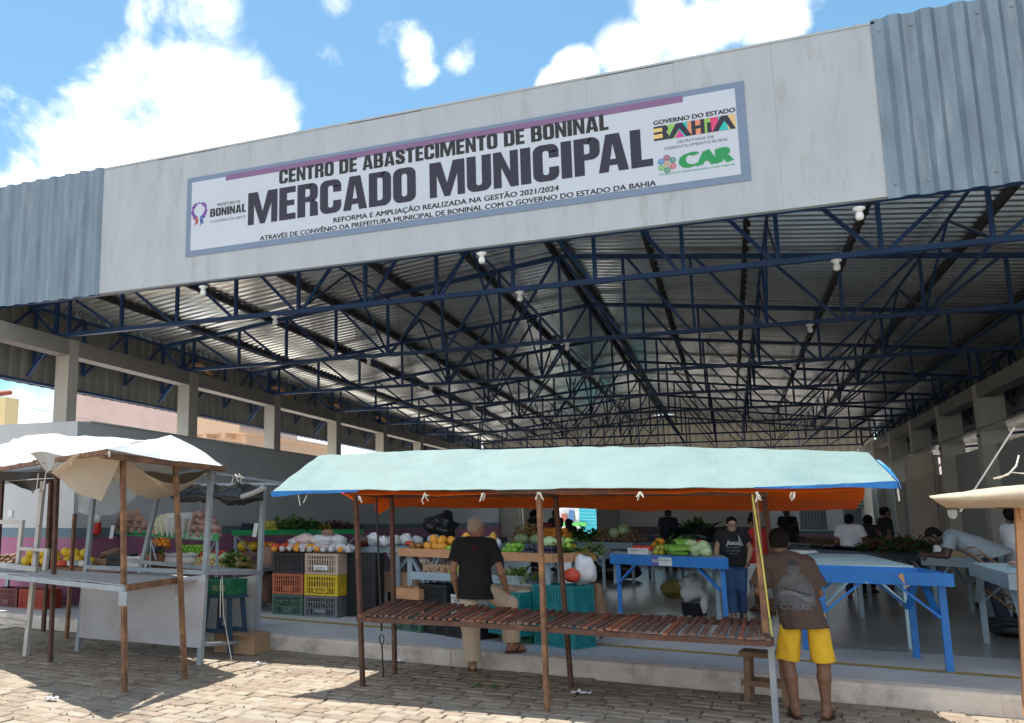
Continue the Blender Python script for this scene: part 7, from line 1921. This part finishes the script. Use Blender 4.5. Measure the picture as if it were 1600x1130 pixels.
        B.cone(p0, p1, .013 * s, .011 * s, .01); B.cone(p1, p2, .0105 * s, .0085 * s, .005)
    for sd in 'RL':
        B.cone(j['sh' + sd], j['el' + sd], .050 * b, .039 * b, .03 * s); B.cone(j['el' + sd], j['el' + sd] * .6 + j['wr' + sd] * .4, .039 * b, .038 * b, .015); B.cone(j['el' + sd] * .6 + j['wr' + sd] * .4, j['wr' + sd], .038 * b, .026 * s, .015)
        if hands: hand(sd)
        else: B.ell(j['wr' + sd] + unit(j['wr' + sd] - j['el' + sd]) * .06 * s, (.035 * s, .03 * s, .06 * s), None, .02)
        if not seated:
            H_, K_, A_, T_ = j['hip' + sd], j['kn' + sd], j['an' + sd], j['to' + sd]
            B.cone(H_, K_, .078 * lw, .057 * s, .04 * s)
            mid = K_ * .68 + A_ * .32 - unit(T_ - A_) * .014 * s
            B.cone(K_, mid, .054 * s, .056 * s, .02); B.cone(mid, A_, .055 * s, .037 * s, .02)
            dirf = unit((T_ - A_) * V3(1, 1, 0)); zf = T_[2]
            heel = A_ - dirf * .045 * s; heel[2] = A_[2] - .045 * s
            ball = T_ - dirf * .055 * s
            B.cone(A_, heel, .037 * s, .032 * s, .02); B.cone(A_, ball, .036 * s, .028 * s, .025); B.cone(heel, ball, .032 * s, .030 * s, .02)
            pr = np.cross(dirf, V3(0, 0, 1))
            for q, (o_, L_, r_) in enumerate(((-.030, .058, .0125), (-.012, .054, .010), (.003, .048, .0095), (.017, .040, .009), (.029, .030, .0085))):
                o_ = o_ * (1 if sd == 'R' else -1)
                p0 = ball + pr * o_ * s; p0[2] = T_[2] - .005 * s; p1 = p0 + dirf * L_ * s; p1[2] = T_[2] - .010 * s; B.cone(p0, p1, r_ * s, r_ * s, .008)
    body = B.build('body', SKIN[skin], t_)
    # shirt
    Sf = Field(lo, hi, res); g = .014 * shirt_loose
    torso(Sf, g, .05 * s)
    hz = j['pel'] + up * hem * s
    Sf.cone(j['waist'], hz - up * .05, .0, .0, .0) if False else None
    Sf.ecyl(j['chest'] - up * .04 * s, hz - up * .12, (.150 * b + g, .108 * b + g), (.186 * b + g * 1.5, .136 * b + belly * .5 + g * 1.5), Mt, .04 * s)
    for sd in 'RL':
        d = unit(j['el' + sd] - j['sh' + sd]); L_ = np.linalg.norm(j['el' + sd] - j['sh' + sd]) * sleeve
        Sf.cone(j['sh' + sd], j['sh' + sd] + d * (L_ + .06), .058 * b + g, .056 * b + g * 1.6, .03 * s, cut=(j['sh' + sd] + d * L_, d))
    Sf.cone(j['neck'] - up * .03 * s, j['shR'] - sx_ * .04, .05 * s + g, .05 * s + g, .04 * s); Sf.cone(j['neck'] - up * .03 * s, j['shL'] + sx_ * .04, .05 * s + g, .05 * s + g, .04 * s)
    Sf.wrinkle(wr_amp, 16, int(h * 1000) % 97)
    nk = j['neck'] + up * .035 * s + fw * .02
    Sf.carve(lambda P: np.maximum(-((P - hz) @ unit(up * .35 + V3(0, 0, .65))), .072 * s - np.linalg.norm((P - nk) * V3(1, 1, .8), axis=-1)))
    sh_o = Sf.build('shirt', CL[shirt], t_)
    # trousers / shorts
    if not seated:
        Tf = Field(lo, hi, res); g2 = .013
        Tf.ell(j['pel'] + V3(0, 0, -.01) * s, (.160 * b + g2, .118 * b + g2, .125 * s), None if abs(up[2]) > .95 else Mt, .05 * s)
        for sd in 'RL':
            H_, K_, A_ = j['hip' + sd], j['kn' + sd], j['an' + sd]
            wide = 1.0 if cuff < .3 else 1.12
            if cuff < .3:
                d = unit(A_ - K_); L_ = np.linalg.norm(A_ - K_) * (1 - cuff)
                Tf.cone(H_, K_, .080 * lw + g2 + baggy * .15, .066 * s + g2 + baggy * .8, .04 * s)
                Tf.cone(K_, A_ + d * .06, .064 * s + g2 + baggy * .8, .058 * s + g2 + baggy, .03, cut=(K_ + d * L_, d))
            else:
                d = unit(K_ - H_); L_ = np.linalg.norm(K_ - H_) * (1.32 - cuff)
                Tf.cone(H_, K_ + d * .1, .072 * lw + g2, (.080 * lw + g2) * wide, .018 * s, cut=(H_ + d * L_, d))
        Tf.wrinkle(wr_amp * 1.2, 15, 5 + int(h * 1000) % 89)
        wz = j['pel'] + up * .075 * s
        Tf.carve(lambda P: (P - wz) @ up)
        Tf.build('trousers' if cuff < .3 else 'shorts', CL[legs], t_)
        if sandals:
            for sd in 'RL':
                A_, T_ = j['an' + sd], j['to' + sd]; dirf = Vector(unit((T_ - A_) * V3(1, 1, 0))); pr = dirf.cross(Vector((0, 0, 1)))
                zb = float(T_[2]) - .031 * s; c0 = Vector(A_) - dirf * .08 * s; c0.z = zb
                m = MB(); out = [(0, .024), (.02, .034), (.08, .034), (.16, .044), (.21, .042), (.245, .025), (.252, .0)]
                loop = [c0 + dirf * a * s + pr * w * s for a, w in out] + [c0 + dirf * a * s - pr * w * s for a, w in out[-2::-1]]
                n_ = len(loop); m.add([p + Vector((0, 0, -.012)) for p in loop] + [p + Vector((0, 0, .006)) for p in loop], [tuple(reversed(range(n_))), tuple(range(n_, 2 * n_))] + [(k_, (k_ + 1) % n_, (k_ + 1) % n_ + n_, k_ + n_) for k_ in range(n_)])
                tp = c0 + dirf * .205 * s + Vector((0, 0, .035))
                for sg_ in (-1, 1): m.tube([tp, c0 + dirf * .16 * s + pr * sg_ * .03 * s + Vector((0, 0, .062)), c0 + dirf * .10 * s + pr * sg_ * .042 * s + Vector((0, 0, .01))], .008, 6)
                m.build('sandal', CL['sandal'], t_, False)
    # hair
    if hair:
        Hf = Field(hc - .26, hc + .26, min(res, .009))
        if hair in ('short', 'crop', 'bun', 'ponytail', 'tied'):
            e = .010 if hair != 'crop' else .004
            Hf.ell(hp(0, -.014, .026), ((.074 + e) * s, (.094 + e) * s, (.088 + e) * s), Hm, .01); Hf.ell(hp(0, -.045, -.03), ((.066 + e) * s, (.052 + e) * s, .06 * s), Hm, .03)
            lowz = -.055 if hair != 'crop' else -.04
            Hf.wrinkle(.002 if hair == 'crop' else .004, 60, 3)
            Hf.carve(lambda P: np.maximum(((P - hp(0, .045, .045)) @ (hf * .90 - hu * .43)), -((P - hp(0, 0, lowz)) @ (hu * .9 - hf * .25))))
            # keep the ears and cheeks free
            Hf.carve(lambda P: .034 * s - np.sqrt(((P - hp(0, .012, -.03)) @ hf) ** 2 + ((P - hp(0, .012, -.03)) @ hu) ** 2))
        if hair == 'bun': Hf.ell(hp(0, -.125, .03), (.05 * s, .045 * s, .05 * s), Hm, .015)
        if hair == 'ponytail': Hf.cone(hp(0, -.10, .04), hp(0, -.15, -.02), .04 * s, .035 * s, .015); Hf.cone(hp(0, -.15, -.02), hp(.02, -.13, -.2), .035 * s, .02 * s, .01)
        if hair == 'tied': Hf.ell(hp(0, -.06, .125), (.055 * s, .055 * s, .05 * s), Hm, .02)
        if hair == 'afro':
            Hf.ell(hp(0, -.03, .05), (.108 * s, .115 * s, .105 * s), Hm, .02); Hf.wrinkle(.006, 70, 4); Hf.carve(lambda P: np.maximum((P - hp(0, .06, .05)) @ (hf * .9 - hu * .44), -((P - hp(0, 0, -.05)) @ hu)))
        Hf.build('hair', CL[hairm], t_)
    if cap:
        m = MB(); 
        def cf(u, v):
            th = u * 2 * math.pi; ph = v * math.pi / 2
            return Vector(hp(.084 * math.cos(th) * math.cos(ph), -.012 + .103 * math.sin(th) * math.cos(ph), .045 + .082 * math.sin(ph)))
        m.sheet(cf, 20, 8, thick=.004)
        m.sheet(lambda u, v: Vector(hp((u - .5) * .14, .07 + (.085 * v) * math.sin(math.pi * (.12 + .76 * u)) + .02 * math.sin(math.pi * u), .05 - .012 * v)), 10, 6, thick=.004)
        m.build('cap', CL[cap], t_, False)
    if face:
        for sg_ in (-1, 1):
            m = MB(); m.ball(hp(.033 * sg_, .080, .004), .0125 * s, 12, 8); m.build('eye', mat('eye white', (.6, .58, .55), .2), t_, False)
            m = MB(); m.ball(hp(.033 * sg_, .0888, .004), .006 * s, 10, 6); m.build('iris', CL['hair'], t_, False)
            m = MB(); m.tube([hp(.033 * sg_ + q * .009 - .02, .0935 - .004 * abs(q - 2), .030 - .002 * abs(q - 2)) for q in range(5)], .0035, 5); m.build('eyebrow', CL['hair'], t_, False)
    return t_, body, sh_o, hp
def glasses(t_, hp, arms=True):
    m = MB()
    for sg_ in (-1, 1):
        m.tube([Vector(hp(.036 * sg_ + .026 * math.cos(a * .524), .112 - .006 * abs(math.cos(a * .524)), .002 + .018 * math.sin(a * .524))) for a in range(13)], .0028, 5)
        if arms: m.tube([Vector(hp(.062 * sg_, .106, .008)), Vector(hp(.080 * sg_, .03, .008)), Vector(hp(.080 * sg_, -.01, -.002))], .0025, 5)
    m.tube([Vector(hp(-.012, .112, .006)), Vector(hp(.012, .112, .006))], .0025, 5)
    m.build('glasses', CL['lens'], t_, False)
def decal(t_, target, polys, origin, right, upv, direction, mt, name, off=.005):
    """flat shapes laid onto the cloth: each 2-D point is carried along direction onto the target surface"""
    bm = bmesh.new(); bm.from_mesh(target.data); bvh = BVHTree.FromBMesh(bm); o = Vector(origin); r_ = Vector(right); u_ = Vector(upv); d_ = Vector(direction).normalized()
    vs = []; 
    for (x, y) in polys[0]:
        p = o + r_ * x + u_ * y - d_ * .5; hit = bvh.ray_cast(p, d_)
        vs.append((hit[0] if hit[0] is not None else o + r_ * x + u_ * y) - d_ * off)
    m = MB(); m.add(vs, polys[1]); bm.free()
    return m.build(name, mt, t_, False)
def text_polys(txt, w, weight=0.0, shear=0.0, sub=1):
    vs, fs, wd = text_mesh(txt, weight, shear); k = w / wd
    return [(v.x * k, v.y * k) for v in vs], fs
def grid_polys(fn, nu, nv):
    return [fn(i / nu, j / nv) for i in range(nu + 1) for j in range(nv + 1)], [(i * (nv + 1) + j, (i + 1) * (nv + 1) + j, (i + 1) * (nv + 1) + j + 1, i * (nv + 1) + j + 1) for i in range(nu) for j in range(nv)]

# --- man in black, one foot up on the kerb, hand on his knee, seen from behind
g0 = atz(748, 1043); k0 = atz(813, 1016, FZ)
p1r = R(8)
def loc_of(w, base, rz):
    v = Vector(w) - Vector(base); c, s_ = math.cos(-rz), math.sin(-rz)
    return (v.x * c - v.y * s_, v.x * s_ + v.y * c, v.z)
base = Vector((g0.x + .04, kerb_y(g0.x) - .20, 0))
fr_ = loc_of(Vector((k0.x - .02, kerb_y(k0.x) + .13, FZ)), base, p1r)
J1 = dict(anL=(-.05, -.03, .085), toL=(-.08, .14, .033), knL=(-.075, .0, .47), hipL=(-.085, -.01, .88), hipR=(.085, .0, .88),
          anR=(fr_[0] - .02, fr_[1] - .02, FZ + .095), toR=(fr_[0] + .13, fr_[1] + .10, FZ + .043), knR=(.33, .24, .70),
          pel=(0, 0, .92), waist=(.0, .02, 1.06), chest=(-.005, .02, 1.25), neck=(.005, .02, 1.41), head=(.015, .06, 1.545),
          shR=(.18, .02, 1.355), shL=(-.185, .0, 1.355), elR=(.285, -.03, 1.06), wrR=(.325, .15, .845), hdR=(.365, .27, .77), pnR=(.5, -.1, .8), elL=(-.245, -.03, 1.07), wrL=(-.225, .07, .84))
t_, bo, shm, hp = person('older man in black T-shirt and beige trousers with one foot up on the kerb', tuple(base), p1r, J1, 1.665, 'tan', 'black', 'khaki', 1.02, .03, 'crop', 'greyhair', .66, -.155, .04, yaw=R(-42), nod=R(4), res=.0075, leg_w=1.08, baggy=.028, wr_amp=.006)
glasses(t_, hp)
gr = grid_polys(lambda u, v: ((u - .5) * .07, (v - .5) * .07), 4, 4)
c_ = [(.032 * math.cos(a * .7), .032 * math.sin(a * .7)) for a in range(9)]
decal(t_, shm, (c_, [tuple(range(9))]), (0.01, -.1, 1.30), (1, 0, 0), (0, 0, 1), (0, 1, 0), mat('faded dark red print', (.05, .008, .012), .9), 'back_print')

# --- boy in brown shirt and yellow shorts, from behind
b0 = atz(1268, 1122); base = Vector((b0.x, b0.y, 0)); p2r = R(2)
J2 = dict(anL=(-.125, -.02, .085), toL=(-.155, .13, .033), knL=(-.155, .03, .47), anR=(.125, .0, .085), toR=(.175, .14, .033), knR=(.135, .03, .47), hipL=(-.09, 0, .88), hipR=(.09, 0, .88),
          pel=(-.02, 0, .92), waist=(-.05, .03, 1.06), chest=(-.085, .05, 1.25), neck=(-.115, .06, 1.405), head=(-.145, .10, 1.54),
          shR=(.07, .05, 1.34), shL=(-.265, .05, 1.34), elR=(.155, .10, 1.08), wrR=(.05, .30, 1.02), elL=(-.35, .10, 1.08), wrL=(-.28, .30, 1.0))
t_, bo, shm, hp = person('boy in faded brown printed T-shirt and yellow shorts by the stall post', tuple(base), p2r, J2, 1.56, 'brown', 'brown', 'yellow', .90, .0, 'short', 'hair', .78, -.15, .36, yaw=R(-8), nod=R(14), res=.0075, leg_w=1.12, shirt_loose=1.6, wr_amp=.007)
gm = mat('washed grey print', (.085, .085, .09), .9, .25, 12); gm2 = mat('washed dark print', (.035, .032, .032), .9, .2, 12); gm3 = mat('washed pale print', (.125, .13, .14), .9, .15, 14)
O = (-.055, -.1, 1.02); r_ = (1, 0, 0); u_ = (0, 0, 1); dn = (0, 1, 0)
def radial(cx, cy, rx, ry, n=18):
    return [(cx, cy)] + [(cx + rx * math.cos(a * 6.2832 / n) * q, cy + ry * math.sin(a * 6.2832 / n) * q) for q in (.5, 1) for a in range(n)], [(0, 1 + a, 1 + (a + 1) % n) for a in range(n)] + [(1 + a, 1 + n + a, 1 + n + (a + 1) % n, 1 + (a + 1) % n) for a in range(n)]
decal(t_, shm, grid_polys(lambda u, v: ((u - .5) * (.30 - .16 * max(0, v - .55) / .45), -.11 + .25 * v), 12, 10), O, r_, u_, dn, gm, 'shirt_print', .004)
decal(t_, shm, radial(0, .19, .052, .065), O, r_, u_, dn, gm, 'shirt_print', .0045)
decal(t_, shm, grid_polys(lambda u, v: ((u - .5) * .115 * (1 - .5 * abs(2 * u - 1) * v), .215 + .055 * v * (1 - (2 * u - 1) ** 2 * .6)), 8, 4), O, r_, u_, dn, gm2, 'shirt_print', .0065)
decal(t_, shm, grid_polys(lambda u, v: ((u - .5) * .26, -.05 + .03 * math.sin(u * 5) + .035 * v), 12, 2), O, r_, u_, dn, gm3, 'shirt_print', .0065)
decal(t_, shm, grid_polys(lambda u, v: ((u - .5) * .20 + .02, .02 - .05 * u + .012 * v), 10, 2), O, r_, u_, dn, gm2, 'shirt_print', .0065)
decal(t_, shm, text_polys('COBAR', .235, .02), (-.175, -.1, .875), r_, u_, dn, gm3, 'shirt_lettering', .0075)
m = MB()
for i_ in range(24):
    pass
Wf = Field((-.35, -.3, .7), (.35, .4, 1.1), .01)
Wf.ell(V3(-.02, 0, .84), (.165, .125, .06), None, .02); Wf.carve(lambda P: np.maximum(P[..., 2] - .845, .80 - P[..., 2])); Wf.build('waistband', CL['pink'], t_)

# --- woman in black lettered T-shirt and jeans, walking towards the camera past the blue table
w0 = fl(1153, 966)
J3 = dict(anR=(.07, .12, .085), toR=(.09, .29, .033), knR=(.085, .12, .47), anL=(-.09, -.12, .085), toL=(-.12, .04, .033), knL=(-.085, .04, .48), elL=(-.27, -.06, 1.12), wrL=(-.20, .10, .93), elR=(.25, -.03, 1.11), wrR=(.30, .08, .88), head=(0, .04, 1.545))
t_, bo, shm, hp = person('woman in black lettered T-shirt, jeans and glasses walking past the blue table', (w0.x, w0.y, FZ), R(186), J3, 1.50, 'light', 'black', 'jeans', 1.22, .05, 'short', 'hair', .45, -.08, .03, yaw=R(6), nod=R(16), res=.0075, face=True, leg_w=1.10)
glasses(t_, hp)
wp = mat('white shirt print', (.62, .62, .62), .8); gp = mat('grey shirt print', (.22, .25, .28), .8)
dd = (0, -1, 0); s5 = 1.5 / 1.68
decal(t_, shm, text_polys('Jesus', .20, .012, .35), (.115, .2, 1.205 * s5), (-1, 0, 0), (0, 0, 1), dd, wp, 'shirt_lettering')
for q, tx in enumerate(('pois eterna', 'sua bondade', 'de amor')):
    decal(t_, shm, text_polys(tx, (.19, .19, .11)[q], .0, .3), ((.11, .11, .07)[q], .2, (1.150 - .052 * q) * s5), (-1, 0, 0), (0, 0, 1), dd, gp, 'shirt_lettering')
decal(t_, shm, grid_polys(lambda u, v: ((u - .5) * .075 * (1 - v) + .03 * (1 - v), .17 * v), 4, 8), (-.07, .2, 1.19 * s5), (-1, 0, 0), (0, 0, 1), dd, gp, 'shirt_print')

# --- woman in red behind her, half hidden by the post
r0 = fl(1180, 957)
J4 = dict(anR=(.10, .16, .085), toR=(.15, .32, .033), knR=(.10, .14, .48), anL=(-.05, -.16, .085), toL=(-.06, .0, .033), elL=(-.24, .12, 1.12), wrL=(-.08, .28, 1.04), elR=(.25, .10, 1.12), wrR=(.12, .30, 1.02), head=(0, .07, 1.54))
person('woman in red T-shirt and dark shorts looking down, half hidden by the stall post', (r0.x + .12, r0.y, FZ), R(60), J4, 1.52, 'brown', 'red', 'navy', 1.0, 0, 'tied', 'hair', .5, -.1, .42, nod=R(28), res=.011)
m = MB(); c = aty(1178, 893, r0.y - .3); m.hexa([c + Vector(v) for v in ((-.09, 0, -.13), (.09, .05, -.13), (.09, .055, -.13), (-.09, .005, -.13))], [c + Vector(v) for v in ((-.09, -.05, .12), (.09, .0, .12), (.09, .005, .12), (-.09, -.045, .12))])
tag(m.build('paper_bag', M['paper']), 'pale plastic packet held between the two walking women', 'packet')

# --- man leaning on the scalloped table
q = aty(1500, 866, 14.2); ll = aty(1466, 838, 13.9)
J5 = dict(pel=(0, -.30, .98), waist=(0, -.22, 1.06), chest=(0, -.02, 1.13), neck=(0, .14, 1.20), head=(0, .27, 1.19), shR=(.175, .09, 1.15), shL=(-.175, .09, 1.15), elR=(.22, .16, .93), wrR=(.08, .36, .93), elL=(-.22, .16, .93), wrL=(-.10, .36, .93),
          hipR=(.09, -.32, .93), hipL=(-.09, -.32, .93), knR=(.1, -.34, .5), knL=(-.1, -.34, .5), anR=(.1, -.42, .085), anL=(-.1, -.42, .085), toR=(.12, -.25, .03), toL=(-.12, -.25, .03))
person('man in blue grey T-shirt bent forward on his elbows over the scalloped table', (aty(1497, 850, 15.0).x, 15.0, FZ), R(84), J5, 1.72, 'dark', 'grey', 'navy', 1.05, .03, 'crop', 'hair', .6, -.12, .05, nod=R(50), res=.010)
# --- right edge woman in white
c = aty(1588, 850, 15.2)
person('person with big black hair in a white T-shirt facing right at the right edge', (c.x, 15.2, FZ), R(-70), dict(elR=(.24, .05, 1.1), wrR=(.2, .28, 1.0), elL=(-.24, .05, 1.1), wrL=(-.2, .28, 1.0)), 1.60, 'dark', 'white', 'navy', 1.08, 0, 'afro', 'hair', .6, -.12, .05, res=.011)
# --- white shirt seen from behind
c = aty(1330, 850, 19.5)
person('person in white T-shirt with teal hair tie seen from behind beyond the light blue table', (c.x, 19.5, FZ), R(-12), dict(elR=(.26, .02, 1.1), wrR=(.2, .25, 1.02), elL=(-.26, .02, 1.1), wrL=(-.2, .25, 1.02)), 1.56, 'brown', 'white', 'navy', 1.15, .02, 'bun', 'hair', .6, -.12, .05, yaw=R(-10), res=.012)
m = MB(); o_ = bpy.data.objects['person.006'] if 'person.006' in bpy.data.objects else None
c2 = aty(1350, 850, 21.0)
person('person in black bending beside the one in white beyond the light blue table', (c2.x, 21.0, FZ), R(-40), dict(chest=(0, .08, 1.22), neck=(0, .16, 1.36), head=(0, .22, 1.48), shR=(.17, .12, 1.31), shL=(-.17, .12, 1.31), elR=(.24, .2, 1.05), elL=(-.24, .2, 1.05), wrR=(.15, .4, 1.0), wrL=(-.15, .4, 1.0)), 1.62, 'dark', 'black', 'navy', 1.15, 0, 'short', 'hair', .7, -.12, .05, res=.013, hands=True)
c = aty(1386, 850, 22.5)
person('man in black T-shirt and cap facing right before the right flank wall', (c.x, 22.5, FZ), R(-75), None, 1.72, 'brown', 'black', 'navy', 1.0, 0, 'crop', 'hair', .6, -.12, .05, res=.013, cap='black')
c = aty(1046, 850, 28)
person('man in dark shirt and cap standing far behind the blue produce table', (c.x, 28, FZ), R(190), None, 1.74, 'dark', 'navy', 'navy', 1.12, .03, 'crop', 'hair', .6, -.12, .05, yaw=R(-50), res=.014, cap='black')
c = aty(836, 850, 26)
person('woman in black top with a ponytail standing far back, left of the far opening', (c.x, 26, FZ), R(-35), None, 1.72, 'brown', 'black', 'navy', .88, 0, 'ponytail', 'hair', .05, -.12, .05, nod=R(12), res=.013)
c = aty(870, 850, 26.5)
person('man in navy T-shirt facing left before the far opening', (c.x, 26.5, FZ), R(50), dict(elL=(-.22, .1, 1.1), wrL=(-.1, .32, 1.1), elR=(.22, .1, 1.1), wrR=(.1, .32, 1.1)), 1.74, 'dark', 'navy', 'navy', .95, 0, 'short', 'hair', .6, -.12, .05, res=.013)
c = aty(895, 850, 24)
person('woman with a hair bun bending low behind the onion table', (c.x, 24.5, FZ), R(60), dict(chest=(0, .1, 1.18), neck=(0, .18, 1.31), head=(0, .24, 1.42), shR=(.15, .14, 1.26), shL=(-.15, .14, 1.26), elR=(.2, .2, 1.02), elL=(-.2, .2, 1.02), wrR=(.1, .38, .98), wrL=(-.1, .38, .98)), 1.60, 'dark', 'black', 'navy', .9, 0, 'bun', 'hair', .5, -.12, .05, res=.013)
c = aty(1233, 850, 29)
person('dark dressed woman standing against the office wall, taller of two', (c.x, 29, FZ), R(160), None, 1.78, 'dark', 'black', 'black', .95, 0, 'bun', 'hair', .6, -.12, .05, res=.015, hands=False)
c = aty(1241, 850, 28.2)
person('shorter dark dressed person beside the taller one by the office wall', (c.x, 28.2, FZ), R(-60), dict(elL=(-.2, .15, 1.1), wrL=(-.1, .36, 1.05)), 1.50, 'dark', 'black', 'black', .95, 0, 'short', 'hair', .6, -.12, .05, res=.015, hands=False)
m = MB(); c = aty(853, 828, 26.2); blob(m, (c.x, c.y, 1.33), (.27, .15, .2), 150, .3); tag(m.build('packed_bag', mat('rose bag', (.36, .06, .10), .5)), 'rose coloured bag held between the ponytail woman and the man in navy', 'bag')
